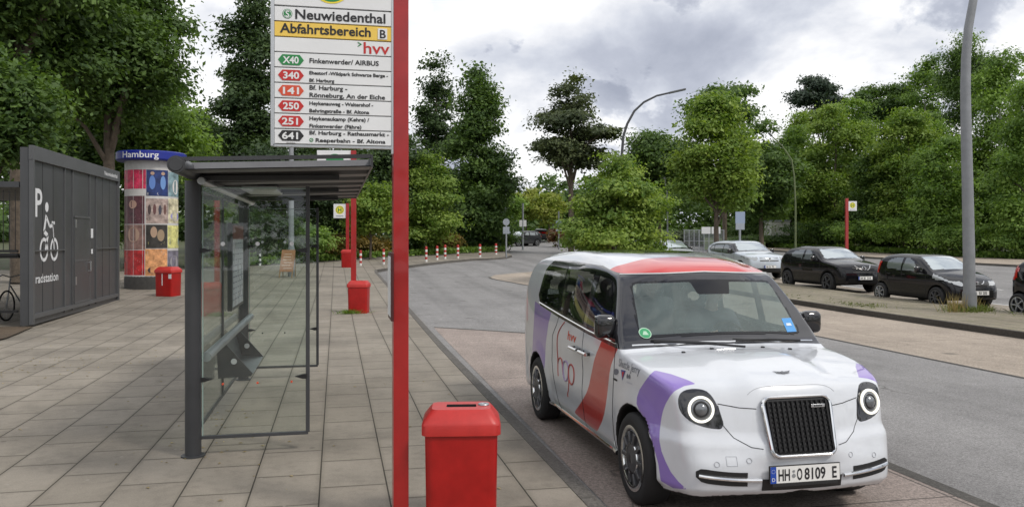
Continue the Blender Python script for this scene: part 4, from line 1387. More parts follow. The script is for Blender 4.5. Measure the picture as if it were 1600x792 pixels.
for k, (x, y, z, m_, lb) in enumerate(((-1.0, 2.2, 0.02, mat('bike_silver', (.4, .42, .44), .4), 'silver bicycle on the lower rack beside the wall end'),
                                       (-1.75, 1.3, 0.02, mat('bike_green', (.12, .25, .12), .4), 'green bicycle in the second place of the lower rack'),
                                       (-2.5, 1.2, 0.02, mat('bike_blue', (.06, .1, .25), .4), 'blue bicycle deeper in the lower rack'),
                                       (-1.3, 1.2, 1.56, mat('bike_dark', (.05, .05, .06), .4), 'dark bicycle up on the upper rack deck'))):
    make_bike(lb, (RX + x, RY0 + y, PAVE + z), R(6 * k - 8), m_, GK)

# ---- advertising column
pc_ = gp(237, 452, PAVE)
dcol = depth(pc_) 
rc = wm(77, dcol) / 2
pc_ = at(237, dcol + rc * .9, PAVE); dcol = depth(pc_)
rc = wm(77, dcol) / 2
col_ = thing('advertising_column', 'round advertising column pasted with posters under a blue Hamburg cap', 'advertising column', pc_)
zc0 = lambda py: zat(py, dcol - rc) - pc_.z
mb = MB(); mb.lathe([(0, -.1), (rc * 1.02, -.1), (rc * 1.02, zc0(436)), (rc * 1.0, zc0(432))], 40); mb.build('base', mat('dark_concrete', (.045, .043, .04), .8, noise=.3), col_, smooth=True)
mb = MB(); mb.lathe([(rc, zc0(433)), (rc, zc0(249)), (0, zc0(249))], 48); drum = mb.build('drum', mat('pale_plaster', (.52, .51, .50), .6, noise=.1), col_, smooth=True)
M_cap = mat('cap_blue', (.008, .02, .24), .4)
mb = MB(); mb.lathe([(0, zc0(252)), (rc * 1.28, zc0(250)), (rc * 1.32, zc0(248)), (rc * 1.32, zc0(237)), (rc * 1.27, zc0(235.5)), (0, zc0(231))], 48); cap = mb.build('cap', M_cap, col_, smooth=True, angle=30)
a0_ = math.atan2(-pc_.y, -pc_.x)            # direction towards the viewer's side
def Cyl(rr):
    return lambda a, b: (rr * math.cos(a0_ + a / rr), rr * math.sin(a0_ + a / rr), b)
mb = MB(); add_text(mb, 'Hamburg', .30, lambda a, b: Cyl(rc * 1.322)(a - 1.05, zc0(247) + b), bold=.003, width=1.25)
mb.build('lettering', M_icon, cap)
rngc = random.Random(8)
def poster(a0, a1, y0, y1, c, deco=None):
    """Poster between px offsets (along the arc) and photo rows; deco drawn as flat shapes."""
    mb = MB()
    nseg = 8
    f = Cyl(rc * 1.004)
    z0_, z1_ = zc0(y1), zc0(y0)
    verts = []
    for i in range(nseg + 1):
        a = a0 + (a1 - a0) * i / nseg
        verts += [f(a, z0_), f(a, z1_)]
    mb._add(verts, [[2 * i, 2 * i + 2, 2 * i + 3, 2 * i + 1] for i in range(nseg)])
    o = mb.build('poster', mat('poster_%d_%d_%d' % tuple(int(99 * v) for v in c), c, .45, noise=.65, nscale=5.0), drum, smooth=True)
    for (u0, u1, v0, v1, dc, kind) in deco or []:
        mb = MB(); f2 = Cyl(rc * 1.0085)
        A0, A1 = a0 + (a1 - a0) * u0, a0 + (a1 - a0) * u1
        Z0, Z1 = z0_ + (z1_ - z0_) * v0, z0_ + (z1_ - z0_) * v1
        if kind == 'oval':
            mb._add([f2((A0 + A1) / 2 + (A1 - A0) / 2 * math.cos(t), (Z0 + Z1) / 2 + (Z1 - Z0) / 2 * math.sin(t)) for t in np.linspace(0, 6.283, 18, endpoint=False)], [list(range(18))])
        elif kind == 'lines':
            for q_ in range(4):
                zz0 = Z0 + (Z1 - Z0) * (q_ + .15) / 4; zz1 = Z0 + (Z1 - Z0) * (q_ + .6) / 4
                aa = A0 + (A1 - A0) * rngc.uniform(.7, 1)
                mb._add([f2(A0, zz0), f2(aa, zz0), f2(aa, zz1), f2(A0, zz1)], [[0, 1, 2, 3]])
        else:
            mb._add([f2(A0, Z0), f2(A1, Z0), f2(A1, Z1), f2(A0, Z1)], [[0, 1, 2, 3]])
        mb.build('poster_print', mat('print_%d_%d_%d' % tuple(int(99 * v) for v in dc), dc, .5), o)
wh = (.66, .64, .62)
half = rc * math.pi / 2
A = lambda px: rc * math.asin(max(-1, min(1, (px - 237) / 38.5)))
poster(-half * 1.15, A(229), 265, 295, (.55, .03, .09), [(.35, .9, .78, .92, wh, 'lines'), (.3, .95, .1, .6, (.62, .2, .25), 'lines')])
poster(A(229.5), A(260), 265, 306, (.012, .03, .13), [(.12, .40, .25, .78, (.10, .2, .5), 'oval'), (.62, .88, .25, .78, (.14, .27, .55), 'oval'), (.18, .36, .80, .93, (.4, .27, .2), 'oval'), (.66, .84, .80, .93, (.45, .3, .22), 'oval'), (.05, .6, .03, .14, wh, 'lines')])
poster(A(260.5), half * 1.1, 267, 306, (.20, .30, .33), [(.2, .6, .1, .7, wh, 'oval')])
poster(-half * 1.15, A(227), 306, 350, (.10, .035, .045), [(.55, .8, .55, .85, (.45, .28, .22), 'oval'), (.3, .95, .05, .4, (.03, .025, .03), 'box'), (.35, .9, .12, .3, (.4, .36, .3), 'lines')])
poster(A(229), A(260), 310, 349, (.36, .28, .25), [(.08, .22, .35, .75, (.06, .04, .04), 'oval'), (.30, .44, .35, .78, (.12, .05, .05), 'oval'), (.54, .68, .35, .74, (.05, .05, .07), 'oval'), (.77, .91, .35, .77, (.14, .07, .06), 'oval'), (.1, .9, .04, .28, (.55, .45, .38), 'lines')])
poster(A(260.5), half * 1.1, 309, 348, (.62, .56, .38), [(.1, .7, .1, .45, (.30, .28, .55), 'oval')])
poster(-half * 1.15, A(228), 351, 390, (.24, .14, .12), [(.5, .86, .3, .9, (.42, .28, .21), 'oval'), (.3, .95, .02, .2, (.3, .05, .05), 'lines')])
poster(A(229), A(259), 351, 388, (.035, .032, .028), [(.2, .5, .45, .92, (.38, .26, .18), 'oval'), (.5, .85, .3, .8, (.30, .22, .14), 'oval'), (.1, .95, .16, .28, (.55, .52, .2), 'lines')])
poster(A(259.5), half * 1.1, 352, 388, (.60, .58, .22), [(.1, .7, .15, .45, (.1, .3, .5), 'box'), (.1, .7, .6, .85, wh, 'lines')])
poster(-half * 1.15, A(227), 391, 430, (.42, .022, .025), [(.3, .95, .5, .74, (.06, .02, .02), 'box'), (.36, .9, .53, .71, wh, 'lines'), (.3, .95, .1, .4, (.58, .3, .28), 'lines')])
poster(A(228), A(259), 389, 431, (.68, .30, .13), [(.1, .9, .06, .36, (.05, .04, .04), 'oval'), (.1, .9, .78, .92, wh, 'lines')])
poster(A(259.5), half * 1.1, 392, 431, (.16, .15, .19), [(.1, .6, .3, .8, (.3, .28, .3), 'oval')])

# ---- easel board, grey pole, bollards
pb = gp(452, 433, PAVE)
gpole = thing('lamp_post', 'grey lamp post standing behind the easel board, rising behind the stop board', 'lamp post', pb + Vector((.06, .4, 0)))
zt_ = 9.5
mb = MB(); mb.tube([(0, 0, -.1), (0, 0, 1.2), (0, 0, 1.3), (0, 0, zt_)], [.14, .14, .115, .085], 16); mb.build('post', M_lamp, gpole, smooth=True)
mb = MB(); mb.tube([(0, 0, zt_ - .1), (0, -.3, zt_ + .2), (0, -1.0, zt_ + .35)], [.05, .04, .035], 10); ar = mb.build('arm', M_lamp, gpole, smooth=True)
mb = MB(); mb.box((0, -1.35, zt_ + .36), (.28, .75, .11), bevel=.04); mb.build('lamp_head', M_lamp, gpole)
eb = gp(446, 434, PAVE)
ea = thing('easel_board', 'small orange brown easel board standing on the pavement by the grey pole', 'easel board', eb, -TH + R(4))
de = depth(eb)
bw, bh = wm(21, de), wm(34, de)
lean = .22
def E(a, b, t):
    return (a + .10 * b / 1.3, t + lean * b, b)
mb = MB(); mb.prism([(-bw / 2, .25), (bw / 2, .25), (bw / 2, .25 + bh), (-bw / 2, .25 + bh)], E, -.012, .012); bo = mb.build('board', mat('brown_wood_board', (.36, .17, .085), .7, noise=.25, nscale=5), ea)
mb = MB()
for k in range(6):
    mb.box(E(random.Random(k).uniform(-.05, .05), .25 + bh * (.16 + .13 * k), -.016), (bw * random.Random(k + 9).uniform(.45, .8), .004, .03))
mb.build('chalk_writing', mat('chalk', (.62, .48, .38), .9), bo)
mb = MB()
for a in (-bw * .46, bw * .46):
    mb.bar(E(a, 0, 0), E(a, .27, 0), .04, .03)
    mb.bar((a, .75, 0), E(a, .25 + bh * .95, .02), .035, .025)
mb.build('leg', mat('easel_wood', (.30, .19, .10), .8), ea)

M_bw, M_br = mat('bollard_white', (.72, .71, .69), .5, noise=.12, nscale=8), mat('bollard_red', (.42, .03, .025), .5, noise=.12, nscale=8)
M_bk = mat('bollard_black', (.03, .03, .03), .5)
def bollard(label, px, py, h_px=23, dark=M_br, group='striped bollards at the bend', bands=6, first_white=True):
    p = gp(px, py, PAVE); d = depth(p)
    h = wm(h_px, d)
    r = wm(3.8, d) / 2
    t = thing('bollard', label, 'bollard', p, 0, group)
    for k in range(bands):
        mb = MB(); mb.cyl((0, 0, h * k / bands - (.05 if k == 0 else 0)), (0, 0, h * (k + 1) / bands), r, seg=14)
        if k == bands - 1:
            mb.lathe([(r, h), (r * .8, h + r * .4), (0, h + r * .6)], 14)
        mb.build('band', M_bw if (k % 2 == 0) == first_white else dark, t, smooth=True, angle=50)
    return t
for px, py, hp, lb in ((563.5, 415, 23, 'red and white bollard next to the thin red pole'),
                       (599.5, 413, 23, 'red and white bollard just left of the tall red post'),
                       (666, 409, 23, 'red and white bollard, first one right of the tall red post'),
                       (683, 406, 21, 'red and white bollard, second one right of the tall red post'),
                       (695.5, 404.5, 21, 'red and white bollard closest to the thin pale sapling trunk'),
                       (715.5, 403.5, 20, 'red and white bollard between sapling and broad dark oak'),
                       (750, 401.5, 19, 'red and white bollard in front of the broad dark oak'),
                       (775, 397.5, 16, 'red and white bollard next to the sign at the kerb tip')):
    bollard(lb, px, py, hp)
bollard('white bollard with black bands seen through the shelter glass', 406, 415, 22, M_bk, None)

# ---- lamp posts
def lamp_post(label, p, pts, r0, r1, head, m=M_lamp, extra=None):
    t = thing('lamp_post', label, 'lamp post', p)
    n = len(pts)
    mb = MB(); mb.tube(pts, [r0 + (r1 - r0) * i / (n - 1) for i in range(n)], 14); mb.build('post', m, t, smooth=True, angle=60)
    mb = MB(); mb.cyl((0, 0, -.05), (0, 0, .5), r0 * 1.12, seg=16); mb.build('sleeve', m, t, smooth=True, angle=60)
    a, b = Vector(pts[-2]), Vector(pts[-1])
    dv = (b - a).normalized()
    if head:
        mb = MB(); mb.bar(b - dv * .1, b + dv * head, .26, .10, .03); mb.build('lamp_head', mat('lamp_head_grey', (.10, .105, .11), .4), t)
    return t
def img_path(p, pxs, d):
    """Local path of a post from photo pixels, in the upright plane facing the road at depth d."""
    out = []
    for px, py in pxs:
        x = (px - 800) / FPX * d
        w_ = Vector((ST * d + CT * x, CT * d - ST * x, zat(py, d)))
        out.append(tuple(w_ - p))
    return out
pl = gp(1515, 486, .13); dl = depth(pl)
lamp_post('tall grey curved lamp post on the median beside the black hatchback', pl,
          img_path(pl, [(1515, 488), (1514, 400), (1512, 300), (1509.5, 200), (1508.5, 140), (1509.5, 90), (1513, 45), (1521, 0), (1533, -40), (1552, -80), (1580, -110)], dl), .150, .080, .8)
pm = at(972, 46); 
lamp_post('slim dark lamp post arching over the trees in the middle', pm,
          img_path(pm, [(970, 405), (970, 330), (971, 250), (974, 213), (980, 194), (991, 174), (1006, 160), (1026, 150), (1048, 145)], 46), .09, .05, wm(24, 46), mat('dark_pole', (.055, .058, .062), .5))
pf = at(790, 84)
lamp_post('far thin lamp post with a short arm beside the broad oak', pf, img_path(pf, [(790, 385), (790, 300), (791, 262), (794, 246), (801, 239)], 84), .09, .05, wm(10, 84))
pf = at(845, 100)
lamp_post('far thin lamp post with a small lamp over the yellow street trees', pf, img_path(pf, [(864, 380), (864, 320), (863, 303), (857, 297)], 100), .08, .05, wm(9, 100))
pg = far_p(1243, 393.5); dg_ = depth(pg)
lamp_post('slim mossy green lamp post before the thicket', pg, img_path(pg, [(1243, 395), (1243, 320), (1241, 275), (1237, 250), (1222, 228), (1205, 212)], dg_), .085, .035, .3, mat('mossy_pole', (.13, .16, .075), .7, noise=.3))
pg = at(1038, 56)
lamp_post('thin grey lamp post half hidden behind the island tree', pg, img_path(pg, [(1043, 395), (1043, 330), (1042, 300), (1039, 284)], 56), .06, .035, .3)

# ---- traffic signs (seen from behind or side)
M_signback = mat('sign_back_grey', (.33, .36, .40), .5, metal=.3, noise=.1)
def road_sign(label, p, h, plates, pole_r=.04, rz=-TH, m=M_steel):
    t = thing('traffic_sign', label, 'traffic sign', p, rz)
    mb = MB(); mb.cyl((0, 0, -.05), (0, 0, h), pole_r, seg=12); mb.build('post', m, t, smooth=True, angle=50)
    for (kind, z, w, hh, mm) in plates:
        mb = MB()
        if kind == 'round':
            mb.cyl((0, -.06, z), (0, -.045, z), w / 2, seg=28)
        else:
            mb.box((0, -.055, z), (w, .016, hh), bevel=.006)
        pl_ = mb.build('plate', mm, t, smooth=kind == 'round')
        mb = MB(); mb.box((0, -.040, z), (pole_r * 2.6, .03, .05)); mb.build('clamp', M_steel, pl_)
    return t
ps = gp(1156, 424, .13); ds = depth(ps)
road_sign('blue grey parking sign on a steel post before the silver car', ps, zat(331, ds) - ps.z,
          [('box', zat(340, ds) - ps.z, wm(15, ds), wm(18, ds), mat('sign_back_blue', (.28, .34, .45), .5)), ('box', zat(354, ds) - ps.z, wm(14, ds), wm(10, ds), M_signback)], .055)
ps = gp(791, 401.5, PAVE); ds = depth(ps)
road_sign('round sign over a small plate at the tip of the kerb', ps, zat(342, ds) - ps.z, [('round', zat(347, ds) - ps.z, wm(10.5, ds), 0, M_signback), ('box', zat(360, ds) - ps.z, wm(10, ds), wm(11, ds), M_signback)], .06)
ps = at(817, 72); ds = 72
road_sign('square sign on a thick grey pole in front of the white car', ps, zat(318, ds) - ps.z, [('box', zat(349, ds) - ps.z, wm(11, ds), wm(10, ds), M_signw)], .08)
ps = at(873, 74); ds = 74
road_sign('round blue sign beside the island tree boughs', ps, zat(330, ds) - ps.z, [('round', zat(348, ds) - ps.z, wm(9, ds), 0, mat('sign_back_blue', (.28, .34, .45), .5)), ('box', zat(358, ds) - ps.z, wm(9, ds), wm(7, ds), M_signback)], .06)

# ---- white hut and fence panels glimpsed under the trees, rock, weeds
ph = at(1214, depth(bank_p(1214)) + 2.6); 
t = thing('hut', 'white hut glimpsed between the dark shrubs across the street', 'hut', ph, -TH)
mb = MB(); mb.box((0, 0, 1.3), (wm(38, 60), 2.2, 2.6)); mb.build('wall', mat('hut_white', (.62, .61, .57), .7, noise=.1), t)
mb = MB(); mb.box((0, 0, 2.66), (wm(41, 60), 2.4, .12)); mb.build('roof', M_steel, t)
pf = at(1100, 66)
t = thing('mesh_fence', 'grey mesh fence with two pale sign boards before the trees', 'fence', pf, -TH)
mb = MB(); ww = wm(62, 66)
for k in range(9):
    mb.box((-ww / 2 + ww * k / 8, 0, .95), (.06, .06, 1.9))
mb.box((0, 0, 1.88), (ww, .05, .05)); mb.box((0, 0, .2), (ww, .05, .05)); mb.box((0, 0, 1.0), (ww, .04, .04))
for k in range(60):
    mb.box((-ww / 2 + ww * k / 59, 0, 1.0), (.012, .012, 1.8))
mb.build('mesh_panel', M_steel, t)
for x in (.15, .95):
    mb = MB(); mb.box((x, -.06, 1.85), (.72, .03, .55)); mb.build('notice_board', M_signw, t)
pr = gp(858, 426)
t = tag(MB().box((0, 0, .16), (.55, .4, .42), bevel=.12, seg=3).build('boulder', mat('mossy_stone', (.14, .13, .09), .9, noise=.4, nscale=6), None, smooth=True), 'mossy kerb boulder on the concrete strip left of the taxi roof', 'boulder')
t.location = pr

def tuft(p, n, h, spread, m, seed, name='grass', label=None):
    rng = np.random.default_rng(seed)
    base = np.array(p) + np.column_stack([rng.normal(size=n) * spread[0], rng.normal(size=n) * spread[1], np.zeros(n)])
    tip = base + np.column_stack([rng.normal(size=n) * .10, rng.normal(size=n) * .10, h * rng.uniform(.35, 1, n)])
    w = np.column_stack([rng.normal(size=n), rng.normal(size=n), np.zeros(n)]); w /= np.linalg.norm(w, axis=1)[:, None]; w *= .006
    mid = (base + tip) / 2 + np.array([0, 0, .02])
    v = np.stack([base - w, base + w, mid + w * .8, tip, mid - w * .8], 1).reshape(-1, 3)
    f = np.arange(5 * n).reshape(n, 5)
    return tag(np_mesh(name, v, f, LM[m], None, False, {'tone': np.repeat(rng.uniform(size=n), 5)}), kind='stuff')
tuft(pl, 650, .22, (.30, .20), 'grass', 1)
tuft(pl + Vector((-.50, -.1, 0)), 80, .55, (.16, .1), 'straw', 2)
tuft(pl + Vector((.35, .2, 0)), 50, .5, (.16, .1), 'straw', 7)
tuft(p2 + Vector((-.22, -.15, 0)), 160, .14, (.14, .06), 'mid', 3, 'weeds')
tuft(Vector((SX + .02, SY - .02, PAVE)), 60, .05, (.09, .05), 'straw', 4, 'weeds')
rngk = np.random.default_rng(12)
for k in range(7):
    tuft(Vector((MED_L + .3 + rngk.uniform(0, 3), 12 + k * 4.2, .13)), 160, .12, (.25, .7), 'grass', 20 + k)
# fallen leaves and crumbs on the pavement
rngl = np.random.default_rng(3)
n = 420
X = np.concatenate([rngl.uniform(-6, 1.6, 180), rngl.normal(size=130) * .9 - 4.4, rngl.normal(size=60) * .25 - 1.15, rngl.uniform(-7.5, -6.2, 50)])
Y = np.concatenate([rngl.uniform(5.5, 24, 180), rngl.normal(size=130) * .8 + 13.2, rngl.uniform(7.2, 9.5, 60), rngl.uniform(16.5, 18.8, 50)])
X = np.clip(X, -9, 1.7)
X[:130] = np.where(np.hypot(X[:130] - SX, Y[:130] - SY) < .2, X[:130] - .5, X[:130])
Z = rise(Y) + PAVE + .006
ang = rngl.uniform(0, 6.28, n); s = rngl.uniform(.008, .026, n)
c_, s_ = np.cos(ang) * s, np.sin(ang) * s
v = np.stack([np.column_stack([X + c_, Y + s_, Z]), np.column_stack([X - s_ * .5, Y + c_ * .5, Z + .006]), np.column_stack([X - c_, Y - s_, Z]), np.column_stack([X + s_ * .5, Y - c_ * .5, Z + .004])], 1).reshape(-1, 3)
tag(np_mesh('leaves', v, np.arange(4 * n).reshape(n, 4), LM['straw'], None, False, {'tone': np.repeat(rngl.uniform(size=n), 4)}), kind='stuff')

# ================================================================ VEHICLES
# A car body is the smooth intersection of its side, front and top outlines, meshed as one surface.
def poly_sdf(P, a, b):
    """Signed distance of points (a, b) to polygon P (negative inside)."""
    P = np.asarray(P, dtype=float)
    a = np.asarray(a, dtype=float); b = np.asarray(b, dtype=float)
    d = np.full(a.shape, 1e9)
    ins = np.zeros(a.shape, dtype=bool)
    for i in range(len(P)):
        x0, y0 = P[i - 1]; x1, y1 = P[i]
        ex, ey = x1 - x0, y1 - y0
        wx, wy = a - x0, b - y0
        t = np.clip((wx * ex + wy * ey) / (ex * ex + ey * ey + 1e-12), 0, 1)
        d = np.minimum(d, (wx - ex * t) ** 2 + (wy - ey * t) ** 2)
        c = ((y0 <= b) & (b < y1)) | ((y1 <= b) & (b < y0))
        with np.errstate(divide='ignore', invalid='ignore'):
            xi = x0 + (b - y0) * ex / (ey if abs(ey) > 1e-12 else 1e-12)
        ins ^= c & (a < xi)
    d = np.sqrt(d)
    return np.where(ins, -d, d)

def chaikin(P, n=2, closed=True):
    P = [tuple(p) for p in P]
    for _ in range(n):
        Q = []
        m = len(P)
        for i in range(m if closed else m - 1):
            a, b = P[i], P[(i + 1) % m]
            Q += [(a[0] * .75 + b[0] * .25, a[1] * .75 + b[1] * .25), (a[0] * .25 + b[0] * .75, a[1] * .25 + b[1] * .75)]
        if not closed:
            Q = [P[0]] + Q + [P[-1]]
        P = Q
    return P

class Sdf2:
    """Signed distance to a polygon sampled on a fine grid."""
    def __init__(self, P, res=0.010, pad=0.35, blur=6):
        P = np.asarray(P)
        self.lo = P.min(0) - pad
        self.n = np.ceil((P.max(0) + pad - self.lo) / res).astype(int) + 1
        self.res = res
        A, B = np.meshgrid(self.lo[0] + np.arange(self.n[0]) * res, self.lo[1] + np.arange(self.n[1]) * res, indexing='ij')
        g = poly_sdf(P, A, B)
        for _ in range(blur):
            for ax in (0, 1):
                p = np.pad(g, [(1, 1) if k == ax else (0, 0) for k in (0, 1)], mode='edge')
                n_ = g.shape[ax]
                t = lambda o: np.take(p, np.arange(o, o + n_), axis=ax)
                g = .25 * t(0) + .5 * t(1) + .25 * t(2)
        self.g = g
    def __call__(self, a, b):
        u = np.clip((a - self.lo[0]) / self.res, 0, self.n[0] - 1.001); v = np.clip((b - self.lo[1]) / self.res, 0, self.n[1] - 1.001)
        i, j = u.astype(int), v.astype(int)
        u, v = u - i, v - j
        g = self.g
        return (g[i, j] * (1 - u) + g[i + 1, j] * u) * (1 - v) + (g[i, j + 1] * (1 - u) + g[i + 1, j + 1] * u) * v

def smax(a, b, k):
    h = np.clip(0.5 + 0.5 * (a - b) / k, 0, 1)
    return b + (a - b) * h + k * h * (1 - h)
def smin(a, b, k):
    return -smax(-a, -b, k)
def sstep(e0, e1, x):
    t = np.clip((x - e0) / (e1 - e0), 0, 1)
    return t * t * (3 - 2 * t)

def surface_nets(f, lo, hi, h):
    lo = np.array(lo, float); hi = np.array(hi, float)
    n = np.ceil((hi - lo) / h).astype(int) + 1
    X, Y, Z = [lo[i] + np.arange(n[i]) * h for i in range(3)]
    g = f(X[:, None, None] + 0 * Y[None, :, None] + 0 * Z[None, None, :], Y[None, :, None] + 0 * X[:, None, None] + 0 * Z[None, None, :], Z[None, None, :] + 0 * X[:, None, None] + 0 * Y[None, :, None])
    s = g < 0
    c = np.zeros(tuple(n - 1), dtype=int)
    for dx in (0, 1):
        for dy in (0, 1):
            for dz in (0, 1):
                c += s[dx:n[0] - 1 + dx, dy:n[1] - 1 + dy, dz:n[2] - 1 + dz]
    act = (c > 0) & (c < 8)
    idx = -np.ones(tuple(n - 1), dtype=int)
    ijk = np.argwhere(act)
    idx[act] = np.arange(len(ijk))
    acc = np.zeros((len(ijk), 3)); cnt = np.zeros(len(ijk))
    I, J, K = ijk.T
    corners = [(a, b, c_) for a in (0, 1) for b in (0, 1) for c_ in (0, 1)]
    for a in corners:
        for ax in range(3):
            if a[ax] == 1:
                continue
            b = list(a); b[ax] = 1
            va = g[I + a[0], J + a[1], K + a[2]]; vb = g[I + b[0], J + b[1], K + b[2]]
            m = (va < 0) != (vb < 0)
            t = np.where(m, va / (va - vb + 1e-12), 0)
            p = np.array(a, float)[None, :].repeat(len(ijk), 0)
            p[:, ax] += t
            acc[m] += p[m]; cnt[m] += 1
    v = lo + (ijk + acc / np.maximum(cnt, 1)[:, None]) * h
    faces = []
    for ax in range(3):
        o1, o2 = [(1, 2), (2, 0), (0, 1)][ax]
        sl0 = [slice(None)] * 3; sl1 = [slice(None)] * 3
        sl0[ax] = slice(0, n[ax] - 1); sl1[ax] = slice(1, n[ax])
        A, B = s[tuple(sl0)], s[tuple(sl1)]
        e = np.argwhere(A != B)
        e = e[(e[:, o1] > 0) & (e[:, o2] > 0) & (e[:, o1] < n[o1] - 1) & (e[:, o2] < n[o2] - 1)]
        flip = A[tuple(e.T)]
        q = []
        for d1, d2 in ((0, 0), (-1, 0), (-1, -1), (0, -1)):
            w = e.copy(); w[:, o1] += d1; w[:, o2] += d2
            q.append(idx[tuple(w.T)])
        q = np.array(q).T
        q[~flip] = q[~flip][:, ::-1]
        faces.append(q[:, ::-1] * 1)
    return v, np.concatenate(faces)

def grad(f, v, e=0.003):
    out = np.empty_like(v)
    for i in range(3):
        d = np.zeros(3); d[i] = e
        a, b = v + d, v - d
        out[:, i] = (f(*a.T) - f(*b.T)) / (2 * e)
    return out

def sdf_mesh(f, lo, hi, h, iters=4):
    v, q = surface_nets(f, lo, hi, h)
    for _ in range(iters):
        d = f(*v.T); g = grad(f, v)
        v = v - g * (np.clip(d, -h, h) / np.maximum((g * g).sum(1), .05))[:, None]
    g = grad(f, v, .012)
    nrm = g / (np.linalg.norm(g, axis=1)[:, None] + 1e-9)
    # consistent outward orientation
    a, b, c = v[q[:, 0]], v[q[:, 1]], v[q[:, 2]]
    fn = np.cross(b - a, c - a)
    fl = (fn * nrm[q[:, 0]]).sum(1) < 0
    q[fl] = q[fl][:, ::-1]
    return v, q, nrm

def smooth_normals(o, nrm):
    o.data.normals_split_custom_set_from_vertices([tuple(n) for n in nrm])

def compact(v, q, *arrs):
    used = np.unique(q)
    mp_ = -np.ones(len(v), int); mp_[used] = np.arange(len(used))
    return (v[used], mp_[q]) + tuple(a[used] for a in arrs)

def car_paint(name, col, rough=0.30, coat=1.0, layers=(), metal=0.0, inner=(0.02, 0.02, 0.022), flake=0.0):
    """Lacquer whose liveries and black areas follow signed distances stored on the surface."""
    m = bpy.data.materials.new(name)
    m.use_nodes = True
    t = m.node_tree
    b = t.nodes['Principled BSDF']
    c = None
    co = N(t, 'ShaderNodeTexCoord').outputs['Object']
    ns = N(t, 'ShaderNodeTexNoise', i_Scale=2.2, i_Detail=7.0, i_Roughness=0.7); L(t, co, ns.inputs['Vector'])
    rp = ramp(t, ns.outputs[0], [(0.3, tuple(v * 0.93 for v in col)), (0.7, tuple(min(1, v * 1.03) for v in col))])
    c = rp.outputs[0]
    coatv = coat
    rv = rough
    for nm, lc, lr in layers:
        a = N(t, 'ShaderNodeAttribute', attribute_name=nm)
        fac = mathn(t, 'MULTIPLY_ADD', a.outputs['Fac'], -300.0, 0.5, clamp=True)
        c = mixc(t, fac, c, lc)
        if lr is not None:
            mr = N(t, 'ShaderNodeMix', data_type='FLOAT')
            L(t, fac, mr.inputs[0])
            if isinstance(rv, float): mr.inputs[2].default_value = rv
            else: L(t, rv, mr.inputs[2])
            mr.inputs[3].default_value = lr
            rv = mr.outputs[0]
            mc = N(t, 'ShaderNodeMix', data_type='FLOAT')
            L(t, fac, mc.inputs[0])
            if isinstance(coatv, float): mc.inputs[2].default_value = coatv
            else: L(t, coatv, mc.inputs[2])
            mc.inputs[3].default_value = 1.0 if lr < .3 else 0.0
            coatv = mc.outputs[0]
    bf = N(t, 'ShaderNodeNewGeometry').outputs['Backfacing']
    c = mixc(t, bf, c, inner)
    L(t, c, b.inputs['Base Color'])
    for sock, val in (('Roughness', rv), ('Coat Weight', coatv)):
        if isinstance(val, float): b.inputs[sock].default_value = val
        else: L(t, val, b.inputs[sock])
    b.inputs['Coat Roughness'].default_value = 0.03
    b.inputs['Metallic'].default_value = metal
    return m

def car_glass(name, tint, frit='edge', refl=1.0, haze=0.0, dcol=(.5, .55, .55)):
    m = glass_mat(name, tint, refl, haze, dcol)
    t = m.node_tree
    out = [n for n in t.nodes if n.type == 'OUTPUT_MATERIAL'][0]
    if out.inputs[0].links[0].from_node.name.startswith('Frit'):
        return m
    src = out.inputs[0].links[0].from_socket
    a = N(t, 'ShaderNodeAttribute', attribute_name=frit)
    fac = mathn(t, 'MULTIPLY_ADD', a.outputs['Fac'], 300.0, 0.5, clamp=True)
    pb_ = N(t, 'ShaderNodeBsdfPrincipled', i_Roughness=0.08)
    pb_.inputs['Base Color'].default_value = (0.008, 0.008, 0.010, 1)
    ms = N(t, 'ShaderNodeMixShader'); ms.name = 'Frit'
    L(t, fac, ms.inputs[0]); L(t, src, ms.inputs[1]); L(t, pb_.outputs[0], ms.inputs[2])
    L(t, ms.outputs[0], out.inputs[0])
    return m

M_chrome = mat('chrome', (0.78, 0.79, 0.80), 0.10, metal=1.0)
M_gloss = mat('black_gloss', (0.010, 0.010, 0.012), 0.10, coat=1.0)
M_trim = mat('black_trim', (0.016, 0.016, 0.017), 0.55)
M_rimd = mat('rim_dark', (0.12, 0.122, 0.13), 0.35, metal=0.6)
M_rims = mat('rim_silver', (0.50, 0.51, 0.53), 0.32, metal=0.8)
M_seat = mat('car_seat_fabric', (0.075, 0.078, 0.085), 0.85)
M_dash = mat('dashboard', (0.035, 0.035, 0.038), 0.7)
M_plate = mat('plate_white', (0.74, 0.74, 0.72), 0.4)
M_eublue = mat('plate_blue', (0.012, 0.06, 0.36), 0.4)
M_led = mat('led_ring', (0.9, 0.9, 0.85), 0.3, emit=(1.0, 0.95, 0.80, 0.45))
M_lens = mat('lamp_lens', (0.16, 0.17, 0.18), 0.12, metal=0.35, coat=1.0)
M_tail = mat('tail_lamp_red', (0.45, 0.01, 0.012), 0.15, coat=1.0)
M_lining = mat('cabin_lining', (0.16, 0.16, 0.165), 0.9)

